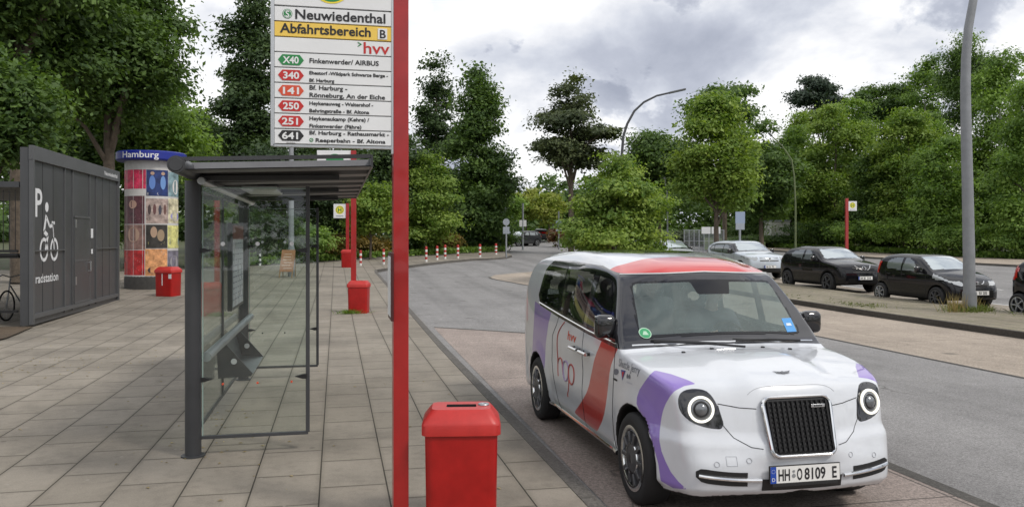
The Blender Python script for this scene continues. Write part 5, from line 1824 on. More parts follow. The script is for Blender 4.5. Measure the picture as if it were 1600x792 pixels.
class Car:
    """Surface of a car; x across, y from nose to tail, z up; nose at y = 0."""
    def __init__(s, side, front, top, axles, wr, bow=(.14, .08), crown=.05, k=.10, arch=.045, bulge=None, wy=None, Lh=2.0, nosebow=0.0):
        s.nosebow = nosebow
        s.side, s.front, s.top = Sdf2(chaikin(side, 2)), Sdf2(chaikin(front, 2)), Sdf2(chaikin(top, 2))
        s.axles, s.wr, s.arch_r = axles, wr, wr + arch
        s.bow, s.crown, s.k, s.bulge, s.Lh = bow, crown, k, bulge, Lh
        s.L = max(p[0] for p in side); s.W = max(p[0] for p in front); s.H = max(p[1] for p in side)
    def yz(s, x, y, z):
        b = (s.bow[0] + s.nosebow * (1 - sstep(.35, 1.15, y))) * (1 - sstep(s.Lh, s.Lh + 1.0, y)) - s.bow[1] * sstep(s.Lh + 1.0, s.Lh + 2.0, y)
        return y - b * x * x, z + s.crown * x * x
    def shell(s, x, y, z):
        ax = np.abs(x)
        yy, zz = s.yz(x, y, z)
        d = smax(smax(s.side(yy, zz), s.front(ax, z), s.k), s.top(ax, y), s.k)
        if s.bulge is not None:
            d = d + s.bulge(ax, y, z)
        return d
    def arch(s, x, y, z):
        d = None
        for a in s.axles:
            c = np.hypot(y - a, z - s.wr) - s.arch_r
            c = np.maximum(c, s.W - 0.36 - np.abs(x))
            d = c if d is None else np.minimum(d, c)
        return d
    def f(s, x, y, z):
        return smax(s.shell(x, y, z), -s.arch(x, y, z), .012)
    def mesh(s, h):
        return sdf_mesh(s.f, (-s.W - 2 * h, -.06, .12), (s.W + 2 * h, s.L + .06, s.H + .08), h)
    def hit(s, pts, ax, sign, start, n=40, off=0.003):
        """March points along an axis on to the surface: ax 0 sideways (from |x| large), 1 from the front, 2 from above."""
        p = np.array(pts, float)
        p[:, ax] = start
        for _ in range(n):
            d = s.shell(*p.T) - off
            p[:, ax] -= sign * np.clip(d, -.2, .2) * .8
        return p

def wheel(parent, c, r, w, side, rim=M_rims, style='spoke', name='wheel'):
    """Wheel at c, outer face on side -1 or +1 of x."""
    o = thing_part(name, parent, c)
    fn = lambda a, b, h: (side * h, a, b)
    mb = MB()
    pr = [(r * .70, -w * .5), (r * .90, -w * .52), (r * .985, -w * .40), (r, -w * .25), (r, w * .25), (r * .985, w * .40), (r * .92, w * .50), (r * .80, w * .515), (r * .70, w * .47), (r * .69, w * .3)]
    mb.lathe(pr, 40, fn)
    mb.build('tyre', M_rubber, o, smooth=True, angle=50)
    mb = MB()
    if style == 'taxi':
        mb.lathe([(r * .70, w * .40), (r * .715, w * .505), (r * .66, w * .53), (r * .60, w * .49), (r * .585, w * .40)], 40, fn)
        mb.build('rim', M_chrome, o, smooth=True, angle=40)
        mb = MB(); mb.lathe([(r * .60, w * .36), (r * .56, w * .41), (r * .36, w * .44), (r * .33, w * .50), (r * .20, w * .53), (0, w * .54)], 40, fn)
        for k in range(10):
            a = 2 * math.pi * k / 10
            mb.bar(fn(r * .34 * math.cos(a), r * .34 * math.sin(a), w * .44), fn(r * .585 * math.cos(a), r * .585 * math.sin(a), w * .44), .045, .03, .004)
        mb.build('wheel_disc', rim, o, smooth=True, angle=40)
        mb = MB(); mb.lathe([(r * .345, w * .49), (r * .335, w * .525), (r * .31, w * .52)], 32, fn)
        mb.bar(fn(-r * .05, -r * .1, w * .545), fn(-r * .05, r * .1, w * .545), .012, .012); mb.bar(fn(r * .05, -r * .1, w * .545), fn(r * .05, r * .1, w * .545), .012, .012)
        mb.build('hub_ring', M_chrome, o, smooth=True, angle=40)
    else:
        mb.lathe([(r * .70, w * .40), (r * .71, w * .50), (r * .64, w * .50), (r * .61, w * .38)], 32, fn)
        mb.build('rim', rim, o, smooth=True, angle=40)
        mb = MB(); mb.lathe([(r * .64, w * .24), (0, w * .24)], 24, fn)
        mb.build('brake_disc', M_trim, o)
        mb = MB()
        nsp = 7 if style == 'cap' else 5
        for k in range(nsp):
            a = 2 * math.pi * k / nsp
            wd = .075 if style == 'cap' else .06
            mb.bar(fn(r * .08 * math.cos(a), r * .08 * math.sin(a), w * .45), fn(r * .65 * math.cos(a), r * .65 * math.sin(a), w * .46), wd, .03, .005)
        mb.lathe([(r * .2, w * .40), (r * .18, w * .50), (0, w * .51)], 20, fn)
        mb.build('spokes', rim, o, smooth=True, angle=30)
    return o

def thing_part(name, parent, loc=(0, 0, 0)):
    o = bpy.data.objects.new(name, None)
    o.empty_display_size = .1
    COL.objects.link(o)
    o.parent = parent
    o.location = loc
    return o

def mirror_part(parent, c, side, s=1.0, m=M_gloss):
    mb = MB(); mb.box(c, (.20 * s, .13 * s, .22 * s), bevel=.055 * s, seg=4)
    mb.bar((c[0] - side * .06 * s, c[1], c[2] - .07 * s), (c[0] - side * .26 * s, c[1] + .03, c[2] - .12 * s), .06 * s, .05 * s, .012)
    o = mb.build('wing_mirror', m, parent, smooth=True, angle=60)
    mb = MB(); mb.box((c[0], c[1] + .064 * s, c[2] + .01), (.155 * s, .008, .165 * s), bevel=.003); mb.build('mirror_glass', M_chrome, o)
    return o

def plate_part(parent, c, text, w=.52, h=.11, tilt=0.0, country=True):
    M4 = Matrix.Translation(Vector(c)) @ Matrix.Rotation(tilt, 4, 'X')
    q = lambda x, y, z: tuple(M4 @ Vector((x, y, z)))
    mb = MB(); mb.box(c, (w + .012, .012, h + .012), bevel=.003, M=Matrix.Rotation(tilt, 4, 'X')); o = mb.build('number_plate', M_black, parent)
    mb = MB(); mb._add([q(-w / 2, -.0075, -h / 2), q(w / 2, -.0075, -h / 2), q(w / 2, -.0075, h / 2), q(-w / 2, -.0075, h / 2)], [[0, 1, 2, 3]]); mb.build('plate_face', M_plate, o)
    if country:
        mb = MB(); mb._add([q(-w / 2, -.009, -h / 2), q(-w / 2 + .043, -.009, -h / 2), q(-w / 2 + .043, -.009, h / 2), q(-w / 2, -.009, h / 2)], [[0, 1, 2, 3]]); mb.build('country_strip', M_eublue, o)
        mb = MB(); add_text(mb, 'D', .034, lambda a, b: q(-w / 2 + .0215 + a, -.0098, -.042 + b), align='CENTER')
        for k in range(12):
            t = k * math.pi / 6
            x_, z_ = -w / 2 + .0215 + .0125 * math.cos(t), .024 + .0125 * math.sin(t)
            mb._add([q(x_ - .002, -.0098, z_), q(x_, -.0098, z_ - .002), q(x_ + .002, -.0098, z_), q(x_, -.0098, z_ + .002)], [[0, 1, 2, 3]])
        mb.build('country_letter', M_hyellow if False else M_plate, o)
    if text:
        for s_, x_, wd in text:
            mb = MB()
            add_text(mb, s_, h * .98, lambda a, b: q(x_ + a, -.0095, -h * .355 + b), bold=.0022, width=wd)
            mb.build('lettering', M_ink, o)
    return o

# ---------------------------------------------------------------- the shuttle taxi
TX, TY = 3.12, 5.07
def tpx(x, y, z):
    X, Y = TX + x, TY + y
    d = ST * X + CT * Y
    return 800 + FPX * (CT * X - ST * Y) / d, HORIZON + FPX * (CAM_H - z) / d

side = [(0.05, .20), (0.0, .34), (0.0, .47), (0.035, .55), (.065, .70), (.115, .90), (.16, .985), (.30, 1.035), (.55, 1.085), (.85, 1.115), (1.08, 1.135), (1.29, 1.42), (1.50, 1.70), (1.66, 1.785), (2.10, 1.845), (3.0, 1.885), (3.6, 1.88), (4.15, 1.84), (4.45, 1.76),
        (4.62, 1.60), (4.74, 1.25), (4.83, .95), (4.857, .70), (4.84, .40), (4.78, .20)]
front = [(-.2, .18), (.80, .18), (.885, .30), (.905, .44), (.935, .60), (.938, .80), (.93, 1.0), (.905, 1.12), (.880, 1.26), (.845, 1.48), (.805, 1.66), (.765, 1.75), (.65, 1.85), (.5, 2.0), (-.2, 2.0)]
top = [(-.2, -.25), (.46, -.25), (.60, .0), (.72, .10), (.81, .26), (.885, .50), (.935, .82), (.938, 1.3), (.930, 2.3), (.938, 3.85), (.925, 4.3), (.89, 4.6), (.80, 4.82), (.62, 4.95), (-.2, 4.95)]
def bulge(ax, y, z):
    b = -.028 * sstep(.24, .30, z) * (1 - sstep(.58, .68, z)) * (1 - sstep(.55, .95, y))          # bumper
    nose = (1 - sstep(.24, .46, ax)) * (1 - sstep(.55, 1.25, y)) * sstep(.44, .56, z)
    b = b - .026 * nose                                                                            # raised nose and bonnet crown
    b = b + .065 * sstep(1.2, 1.66, z) * (1 - sstep(1.5, 2.7, y)) * sstep(.3, .7, ax)
    for a in (.80, 3.785):                                                                         # wheel arch flares
        r_ = np.hypot(y - a, z - .343)
        b = b - .016 * (1 - sstep(.40, .56, r_)) * sstep(.6, .8, ax)
    b = b + .014 * np.exp(-((z - .78) / .13) ** 2) * sstep(1.2, 1.5, y) * (1 - sstep(3.0, 3.4, y)) * sstep(.7, .85, ax)  # hollow doors
    return b
TXC = Car(side, front, top, (.80, 3.785), .343, bow=(.11, .07), crown=.045, k=.050, arch=.05, bulge=bulge, Lh=1.8, nosebow=.10)
v, q, nrm = TXC.mesh(.022)
yy, zz = TXC.yz(*v.T)
side_face = np.abs(nrm[:, 0])
PX, PY = tpx(-np.abs(v[:, 0]), v[:, 1], v[:, 2])
def px_layer(poly, lim):
    d = poly_sdf(poly, PX, PY) * (6.5 / FPX)
    return np.where(lim, d, .5)
z2 = lambda pts: [(820 + a / 3.414, 560 + b / 3.414) for a, b in pts]
z7 = lambda pts: [(533 + a / 2.0, 396 + b / 2.0) for a, b in pts]
red = px_layer(chaikin(z7([(818, 258), (872, 276), (871, 283), (852, 325), (840, 360), (834, 420), (830, 455), (820, 515), (802, 552), (798, 556), (732, 500), (729, 494), (752, 462), (772, 425), (783, 370), (792, 325), (816, 268)]), 1), (side_face > .35) & (v[:, 1] > 1.0))
pur_f = px_layer(z2([(694, 62), (668, 85), (640, 122), (612, 165), (598, 205), (596, 240), (612, 280), (636, 320), (664, 395), (690, 480), (712, 560), (725, 652), (792, 690), (866, 697), (820, 655), (780, 605), (750, 545), (730, 495), (718, 435), (720, 385), (728, 320), (738, 275), (752, 240), (775, 200), (800, 172), (850, 146), (915, 134), (860, 110), (780, 82)]), v[:, 1] < 1.6)
pur_r = px_layer([(836, 470), (846, 478), (862, 486), (857, 505), (853, 535), (851, 575), (846, 575), (830, 575)], (side_face > .25) & (v[:, 1] > 3.3))
purple = np.minimum(pur_f, pur_r)
roofred = np.where(v[:, 2] > 1.5, np.maximum(np.maximum(yy - 1.88 - .22 * (.75 - np.abs(v[:, 0])), 1.712 - zz), 1.36 - v[:, 1]), .5)
GH = [(.7, 1.146), (1.14, 1.152), (2.0, 1.180), (3.1, 1.235), (3.9, 1.29), (4.04, 1.40), (3.93, 1.68), (3.76, 1.785), (3.0, 1.80), (2.1, 1.775), (1.66, 1.716), (.7, 1.716)]
blk = poly_sdf(GH, yy, zz)
blk = np.minimum(blk, np.where(v[:, 2] > 1.78, poly_sdf(chaikin([(-.50, 2.45), (.50, 2.45), (.50, 3.75), (-.50, 3.75)], 1), v[:, 0], v[:, 1]), .5))
archd = TXC.arch(*v.T) - .012
under = np.minimum(v[:, 2] - .235, .5)
low = np.where((v[:, 1] > 1.15) & (v[:, 1] < 3.45), v[:, 2] - .285, under)
blk2 = np.minimum(np.minimum(np.minimum(blk, archd), under), np.where(nrm[:, 2] < -.8, -.05, .5))
# openings: windscreen (seen from the front), side windows (seen from the side)
def soft(P, r=.07):
    out = []
    for i in range(len(P)):
        a, b, c = [np.array(P[j % len(P)], float) for j in (i - 1, i, i + 1)]
        u, w_ = (a - b) / np.linalg.norm(a - b), (c - b) / np.linalg.norm(c - b)
        p0, p2 = b + u * r, b + w_ * r
        out += [tuple((1 - t) ** 2 * p0 + 2 * t * (1 - t) * b + t * t * p2) for t in (0, .25, .5, .75, 1)]
    return out
WS = [(-.745, 1.205), (.745, 1.205), (.668, 1.660), (-.668, 1.660)]
ws = np.where((nrm[:, 1] < -.3) & (v[:, 1] < 1.95), poly_sdf(soft(WS), v[:, 0], zz), .5)
wins = [[(1.30, 1.195), (2.03, 1.215), (2.05, 1.725), (1.74, 1.70), (1.50, 1.50)],
        [(2.11, 1.218), (2.92, 1.258), (2.95, 1.760), (2.13, 1.738)],
        [(3.00, 1.262), (3.86, 1.315), (3.97, 1.42), (3.86, 1.67), (3.73, 1.755), (3.03, 1.765)]]
sw = [np.where((side_face > .5) & (v[:, 2] > 1.05), poly_sdf(soft(w_, .05), yy, zz), .5) for w_ in wins]
rw = np.where(nrm[:, 1] > .5, poly_sdf([(-.62, 1.30), (.62, 1.30), (.55, 1.66), (-.55, 1.66)], v[:, 0], zz), .5)
open_ = np.minimum(np.minimum.reduce(sw), np.minimum(ws, rw))
taxi = thing('taxi', 'white electric shuttle taxi with red and purple stripes stopped at the kerb', 'taxi', (TX, TY, 0))
M_taxi = car_paint('taxi_white_lacquer', (0.635, 0.660, 0.70), .28, 1.0,
                   [('red', (0.50, 0.022, 0.014), None), ('purple', (0.25, 0.165, 0.50), None), ('roofred', (0.56, 0.035, 0.030), None), ('blk', (0.009, 0.009, 0.013), .12), ('dark', (0.012, 0.012, 0.012), .6)])
qo = open_[q]
keep = ~((qo < -.022).all(1))
hl_poly = [(1059, 622), (1064, 612), (1076, 607), (1095, 607), (1109, 613), (1122, 634), (1134, 671), (1106, 669), (1082, 661), (1066, 648), (1060, 636)]
hl = px_layer(chaikin(hl_poly, 1), v[:, 1] < .9)
vb, qb, a1, a2, a3, a4, a5, a6 = compact(v, q[keep], red, purple, roofred, blk, np.minimum(blk2, low), hl)
M_taxi_l = M_taxi
vb_n = compact(v, q[keep], nrm)[2]
body = np_mesh('body', vb, qb, M_taxi, taxi, True, {'red': a1, 'purple': a2, 'roofred': a3, 'blk': np.minimum(a4, a6), 'dark': np.where(a4 < 0, .5, a5)})
smooth_normals(body, vb_n)

GL_ws = car_glass('windscreen_glass', (0.80, 0.87, 0.85), refl=1.6, haze=0.22, dcol=(.36, .46, .44))  # milky diffuse haze painted in where the glass would mirror the sky
GL_sd = car_glass('side_glass', (0.42, 0.46, 0.46), refl=1.1, haze=0.01)
def pane(name, d, m, off=.003, margin=-.006, edge=.030, extra=None):
    k_ = (d[q] < margin).all(1)
    vv, qq, nn, dd_ = compact(v, q[k_], nrm, d if extra is None else np.maximum(d + edge, extra) - edge)
    o = np_mesh(name, vv + nn * off, qq, m, taxi, True, {'edge': dd_ + edge})
    smooth_normals(o, nn)
    return o
sens = np.maximum(np.abs(v[:, 0] - .015) - (.19 - .35 * (1.66 - zz).clip(0, .3)), 1.53 - zz)
pane('windscreen', ws, GL_ws, extra=-sens)
for w_ in sw:
    for sgn in (-1, 1):
        pane('side_window', np.where(np.sign(v[:, 0]) == sgn, w_, .5), GL_sd)
pane('rear_window', rw, GL_sd)

# bright strips and shut lines lying on the surface
def on_side(pts, off=.003, sgn=-1):
    p = TXC.hit([(0, a, b) for a, b in pts], 0, sgn, sgn * 1.05, off=off)
    return [tuple(r_) for r_ in p]
def on_front(pts, off=.003):
    return [tuple(r_) for r_ in TXC.hit([(a, 0, b) for a, b in pts], 1, -1, -.1, off=off)]
def on_top(pts, off=.003):
    return [tuple(r_) for r_ in TXC.hit([(a, b, 0) for a, b in pts], 2, 1, 2.1, off=off)]
def lin(pts, n=14):
    P = [Vector(p) for p in pts]
    out = []
    for a, b in zip(P[:-1], P[1:]):
        out += [tuple(a.lerp(b, i / n)) for i in range(n)]
    return out + [tuple(P[-1])]
M_gap = mat('panel_gap', (.03, .03, .032), .8)
for sgn in (-1, 1):
    mb = MB(); mb.tube(on_side(lin([(1.25, 1.152), (2.0, 1.172), (3.0, 1.227), (3.90, 1.284)]), .004, sgn), .006, 6); mb.build('waist_trim', M_chrome, taxi, smooth=True)
    mb = MB(); mb.tube(on_side(lin([(1.24, .27), (3.34, .27)], 20), .012, sgn), .020, 8); mb.build('sill_trim', M_chrome, taxi, smooth=True)
    for ln in ([(1.24, 1.13), (1.23, .95), (1.27, .62), (1.26, .30)], [(2.13, 1.165), (2.13, .29)], [(3.02, 1.215), (3.06, 1.12), (3.17, 1.0), (3.20, .74), (3.10, .50), (3.02, .29)]):
        mb = MB(); mb.tube(on_side(lin(ln), .0005, sgn), .0032, 5); mb.build('door_gap', M_gap, taxi)
    # door handles
    for ya, yb in ((2.10, 1.88), (2.40, 2.16)):
        hp = [on_side([(y_, .975)], .045, sgn)[0] for y_ in (ya, yb)]
        mb = MB(); mb.tube([hp[0], hp[1]], .016, 10)
        hd = mb.build('door_handle', M_chrome, taxi, smooth=True)
        mb = MB()
        for y_ in (ya + (yb - ya) * .12, ya + (yb - ya) * .88):
            a_ = on_side([(y_, .975)], .045, sgn)[0]; b_ = on_side([(y_, .975)], -.005, sgn)[0]
            mb.bar(a_, b_, .03, .03, .006)
        mb.build('handle_mount', M_gloss, hd)
mb = MB(); mb.tube(on_top(lin([(-.80, 1.15), (-.45, 1.085), (0, 1.06), (.45, 1.085), (.80, 1.15)], 8), .002), .009, 8); mb.build('cowl_trim', M_chrome, taxi, smooth=True)
mb = MB(); mb.tube(on_front(lin([(-.70, 1.690), (0, 1.7155), (.70, 1.690)], 10), .003), .006, 6); mb.build('roof_edge_trim', M_signw, taxi, smooth=True)
# bonnet shut lines
for sgn in (-1, 1):
    mb = MB(); mb.tube(on_front([(sgn * x_, z_) for x_, z_ in lin([(.29, .83), (.40, .835), (.54, .86)], 8)], .0005), .003, 5)
    mb.build('bonnet_gap', M_gap, taxi)
    mb = MB(); mb.tube(on_front([(sgn * x_, z_) for x_, z_ in lin([(.54, .85), (.52, .72), (.46, .64), (.36, .585), (.285, .575)], 8)], .0005), .0028, 5)
    mb.build('nose_gap', M_gap, taxi)
    mb = MB()
    for y_ in (.92,):
        for x_ in (.22, .46):
            p_ = on_top([(sgn * x_, y_)], .004)[0]
            mb.box(p_, (.028, .022, .014), bevel=.004)
    mb.build('washer_jet', M_black, taxi)
mb = MB(); mb.tube(on_front([(x_, .975 - .06 * (abs(x_) / .34) ** 6) for x_ in np.linspace(-.335, .335, 30)], .0005), .0016, 5); mb.build('nose_gap', mat('soft_gap', (.30, .31, .33), .6), taxi)

# grille
gr = thing_part('grille', taxi)
def gpt(x_, z_, off):
    return TXC.hit([(x_, 0, z_)], 1, -1, -.1, off=off)[0]
c0 = gpt(0, .54, 0.0)[1]; c1 = gpt(0, .89, 0.0)[1]
gy = lambda z_: c0 + (c1 - c0) * (z_ - .54) / .35
def rrect(hw0, hw1, za, zb, r_, n=6):
    out = []
    for sx, zz_, hw, a0 in ((1, zb, hw1, 0), (-1, zb, hw1, 90), (-1, za, hw0, 180), (1, za, hw0, 270)):
        for i in range(n):
            a = R(a0 + 90 * i / (n - 1))
            s_z = -1 if zz_ == zb else 1
            out.append((sx * (hw - r_) + r_ * math.cos(a), zz_ + s_z * r_ + r_ * math.sin(a)))
    return out
gout = rrect(.238, .256, .528, .905, .055)
mb = MB(); mb._add([(a, gy(b) - .010, b) for a, b in gout], [list(range(len(gout)))]); mb.build('grille_back', M_black, gr)
mb = MB(); mb.tube([(a, gy(b) - .012, b) for a, b in gout], .013, 8, closed=True); mb.build('grille_frame', M_chrome, gr, smooth=True)
mb = MB()
for k in range(13):
    x_ = -.222 + .444 * k / 12
    mb.box((x_, (gy(.55) + gy(.885)) / 2 - .018, .7175), (.014, .012, .345), M=Matrix.Rotation(-math.atan2(c1 - c0, .35), 4, 'X'))
for k in range(11):
    z_ = .557 + .32 * k / 10
    mb.box((0, gy(z_) - .0165, z_), (.462, .010, .010))
mb.build('grille_bars', mat('grille_black', (.007, .007, .008), .5, spec=.25), gr)
mb = MB(); mb.box((.150, gy(.845) - .030, .845), (.105, .006, .022), bevel=.002); bdg = mb.build('grille_badge', M_chrome, gr)
mb = MB()
for k in range(4):
    mb.box((.125 + .016 * k, gy(.845) - .0335, .845), (.010, .002, .010))
mb.build('badge_marks', M_ink, bdg)
# wing emblem on the bonnet
mb = MB()
we = []
for sgn in (-1, 1):
    pts = [(sgn * .012, .255), (sgn * .05, .262), (sgn * .105, .290), (sgn * .07, .272), (sgn * .045, .236), (sgn * .012, .228)]
    pp_ = on_top(pts, .006); mb._add(pp_, [list(range(6))])
mb._add(on_top([(.018 * math.cos(t), .242 + .018 * math.sin(t)) for t in np.linspace(0, 6.283, 14, endpoint=False)], .007), [list(range(14))])
mb.build('wing_emblem', mat('dark_chrome', (.22, .22, .23), .25, metal=.8), taxi)

# headlights: dark housing follows the body, ring of light and lens in it
kf = (hl[q] < -.002).all(1)
for sgn in (-1, 1):
    hd_ = np.where(np.sign(v[:, 0]) == sgn, hl, .5)
    k_ = (hd_[q] < -.004).all(1)
    vv, qq, nn = compact(v, q[k_], nrm)
    hb = np_mesh('headlight', vv + nn * .002, qq, M_gloss, taxi, True)
    # local frame at its centre
    cc = TXC.hit([(sgn * .655, 0, .822)], 1, -1, -.1, off=.0)[0]
    gn = grad(TXC.shell, cc[None])[0]; gn /= np.linalg.norm(gn)
    gn = Vector(gn); gn = (gn * .65 + Vector((sgn * .12, -1, .05)) * .35).normalized()
    ux = Vector((0, 0, 1)).cross(gn).normalized(); uz = gn.cross(ux)
    C0 = Vector(cc)
    fr_ = lambda a, b, h: tuple(C0 + ux * a + uz * b + gn * h)
    mb = MB(); mb.lathe([(.074, .006), (.074, .016), (.090, .017), (.092, .006)], 40, fr_); mb.build('light_ring', M_led, hb, smooth=True, angle=40)
    mb = MB(); mb.lathe([(.072, .008), (.056, .014), (.050, .008), (.042, .018), (.024, .030), (0, .034)], 32, fr_); mb.build('projector_lens', M_lens, hb, smooth=True, angle=50)
    mb = MB(); mb.lathe([(.054, .014), (.048, .020), (.042, .014)], 32, fr_); mb.build('lens_bezel', M_black, hb, smooth=True)

# lower front: intake, fog trims, plate, sensors
mb = MB()
ip_ = [(x_, z_) for x_ in np.linspace(-.30, .30, 13) for z_ in (.295, .375)]
P_ = on_front(ip_, .004)
mb._add(P_, [[2 * i, 2 * i + 2, 2 * i + 3, 2 * i + 1] for i in range(12)]); mb.build('lower_intake', M_black, taxi)
for sgn in (-1, 1):
    xs_ = np.linspace(.40, .735, 12)
    top_z = lambda x_: .375 + .03 * ((x_ - .4) / .33) ** 2
    thick = lambda x_: .047 * min(1.0, (.750 - x_) / .06 + .15)
    mb = MB(); P_ = on_front([(sgn * x_, top_z(x_) + s_ * thick(x_)) for x_ in xs_ for s_ in (-1, 1)], .003)
    mb._add(P_, [[2 * i, 2 * i + 2, 2 * i + 3, 2 * i + 1] for i in range(11)]); fg = mb.build('corner_intake', M_black, taxi)
    mb = MB(); mb.tube(on_front([(sgn * x_, .372 + .03 * ((x_ - .3) / .43) ** 2) for x_ in np.linspace(.31, .72, 14)], .010), .014, 8); mb.build('intake_trim', M_chrome, fg, smooth=True)
    for x_, z_ in ((.60, .475), (.385, .50)):
        mb = MB(); P0 = on_front([(sgn * x_ + .017 * math.cos(t), z_ + .017 * math.sin(t)) for t in np.linspace(0, 6.283, 14, endpoint=False)], .002); mb.tube(P0, .0022, 5, closed=True); mb.build('parking_sensor', mat('sensor_grey', (.42, .44, .47), .5), taxi)
mb = MB(); P0 = on_front(lin([(-.535, .465), (-.465, .465), (-.465, .525), (-.535, .525), (-.535, .465)], 3), .001); mb.tube(P0, .0018, 5); mb.build('tow_cover', mat('sensor_grey', (.42, .44, .47), .5), taxi)
pc0 = gpt(.0, .405, 0)
plate_part(taxi, (-.008, pc0[1] - .022, .412), [('HH', -.205, .085), ('O', -.065, .04), ('8109', -.008, .158), ('E', .198, .034)], .52, .11, -.04)
mb = MB(); mb.lathe([(0, -.0), (.014, 0)], 18, lambda a, b, h: (-.096 + a, pc0[1] - .0325, .402 + b)); mb.lathe([(0, -.0), (.009, 0)], 18, lambda a, b, h: (-.096 + a, pc0[1] - .0325, .432 + b)); mb.build('plate_seal', M_steel, taxi)
mb = MB(); mb.box((-.008, pc0[1] - .026, .343), (.49, .012, .022), bevel=.002); ph_ = mb.build('plate_holder', M_trim, taxi)

# wheels, mirrors, wipers
for ya in (.80, 3.785):
    for sgn in (-1, 1):
        w_ = wheel(taxi, (sgn * .825, ya, .343), .343, .215, sgn, M_rimd, 'taxi')
for sgn in (-1, 1):
    mirror_part(taxi, (sgn * .945, 1.40, 1.275), sgn, .88)
for x0_, x1_ in ((-.62, .02), (.06, .66)):
    mb = MB()
    a_ = on_front([(x1_, 1.155)], .02)[0]; b_ = on_front([(x0_, 1.175)], .014)[0]
    mb.tube([a_, (np.array(a_) + b_) / 2 + np.array([0, -.015, .01]), b_], .009, 6)
    P_ = on_front(lin([(x0_ - .02, 1.185), (x0_ + .50, 1.163)], 8), .010); mb.tube(P_, .006, 5)
    mb.build('wiper', M_black, taxi)

# livery lettering
M_hop1, M_hop2 = mat('livery_rust', (.42, .09, .075), .4), mat('livery_mauve', (.36, .27, .44), .4)
def sidefn(y0, z0_, off=.0025, slant=0.0, sgn=-1):
    """Lettering reads towards the tail-to-nose direction on the right-hand flank: nose is to the right there."""
    def g_(a, b):
        return on_side([(y0 - a, z0_ + b)], off, sgn)[0]
    return g_
def put(s_, size, y0, z0_, m, name='lettering', bold=0.0, width=None):
    mb = MB(); vv, ff = text_geo(s_, size, bold)
    k_ = 1 if not width else width / (max(a for a, b in vv) - min(a for a, b in vv))
    P = on_side([(y0 - a * k_, z0_ + b) for a, b in vv], .0025)
    mb._add(P, ff); return mb.build(name, m, taxi)
def unproj(px, py):
    """Photo pixel to the right-hand flank (y, z)."""
    k_ = (px - 800) / FPX
    X = TX - .930
    d = X / (ST + CT * k_)
    return d * (CT - ST * k_) - TY, CAM_H - (py - HORIZON) * d / FPX
zq = lambda a, b: unproj(850 + a / 6.6, 500 + b / 6.6)
y0, z0_ = zq(225, 175)
y1, z1_ = zq(310, 195)
put('hvv', .12, y0, z0_ - .02, M_inkred2, bold=.002, width=max(.12, y0 - y1))
def stroke3(pts, w, m, name, closed=False):
    mb = MB(); mb.tube(on_side(pts, .0005), w, 6, closed=closed); return mb.build(name, m, taxi, smooth=True)
hcurve = [zq(*p) for p in ((180, 20), (150, 70), (128, 140), (122, 300), (122, 400), (128, 480), (136, 575))]
stroke3(chaikin(hcurve, 2, False), .0065, M_hop1, 'livery_letter')
stroke3(chaikin([zq(*p) for p in ((126, 440), (132, 395), (150, 385), (165, 410), (172, 470), (185, 560))], 2, False), .0085, M_hop1, 'livery_letter')
stroke3(chaikin([zq(*p) for p in ((178, 470), (182, 425), (205, 418), (228, 460), (236, 540), (232, 610), (212, 630), (190, 590))], 3), .0095, M_hop2, 'livery_letter', True)
stroke3(chaikin([zq(*p) for p in ((232, 520), (240, 460), (262, 455), (285, 500), (296, 580), (290, 650), (272, 668), (248, 630))], 3), .0095, M_hop1, 'livery_letter', True)
stroke3(chaikin([zq(*p) for p in ((243, 600), (245, 660), (238, 720), (222, 765), (226, 790))], 2, False), .0065, M_hop1, 'livery_letter')
yA, zA = zq(758, 425); yB, zB = zq(955, 510)
put('Shuttle Jerry', .085, yA, zA - .035, mat('livery_grey', (.16, .17, .20), .5), width=abs(yA - yB))
def emblem(pts, m, name='sponsor_emblem'):
    P = on_side([zq(*p) for p in pts], .0025); mb = MB(); mb._add(P, [list(range(len(P)))]); return mb.build(name, m, taxi)
emblem([(735 + 26 * math.cos(t), 532 + 32 * math.sin(t)) for t in np.linspace(0, 6.283, 18, endpoint=False)], mat('livery_grey', (.16, .17, .20), .5))
emblem([(706, 590), (750, 612), (748, 632), (708, 612)], M_ink)
emblem([(785, 510), (832, 520), (800, 622)], mat('emblem_blue', (.06, .08, .28), .4))
P = on_side([zq(*p) for p in ((798, 530), (820, 534), (803, 596))], .004); mb = MB(); mb._add(P, [[0, 1, 2]]); mb.build('sponsor_emblem', M_inkred, taxi)
for a, b in ((850, 570), (870, 575)):
    emblem([(a - 9, b), (a, b - 22), (a + 10, b + 8), (a + 6, b + 32), (a - 8, b + 26)], mat('livery_grey', (.16, .17, .20), .5))
emblem([(842, 628), (895, 650), (895, 664), (842, 642)], mat('emblem_pale', (.45, .47, .52), .4))

# stickers inside the windscreen
def ws_patch(x_, z_, rx, rz, n, m, name, off=.006):
    P = on_front([(x_ + rx * math.cos(t), z_ + rz * math.sin(t)) for t in (np.linspace(0, 2 * math.pi, n, endpoint=False) + (math.pi / 4 if n == 4 else 0))], off)
    mb = MB(); mb._add(P, [list(range(n))]); return mb.build(name, m, taxi)
st_ = ws_patch(-.665, 1.235, .050, .040, 22, mat('sticker_pale', (.40, .60, .45), .5), 'green_sticker')
ws_patch(-.665, 1.235, .043, .034, 22, mat('sticker_green', (.03, .30, .12), .5), 'green_sticker', .008)
mb = MB(); mb._add(on_front([(-.69, 1.222), (-.64, 1.222), (-.655, 1.25), (-.675, 1.25)], .010), [[0, 1, 2, 3]]); mb.build('sticker_print', mat('sticker_pale', (.40, .60, .45), .5), taxi)
ws_patch(.640, 1.270, .070, .075, 4, mat('sticker_blue', (.06, .28, .62), .5), 'blue_sticker')
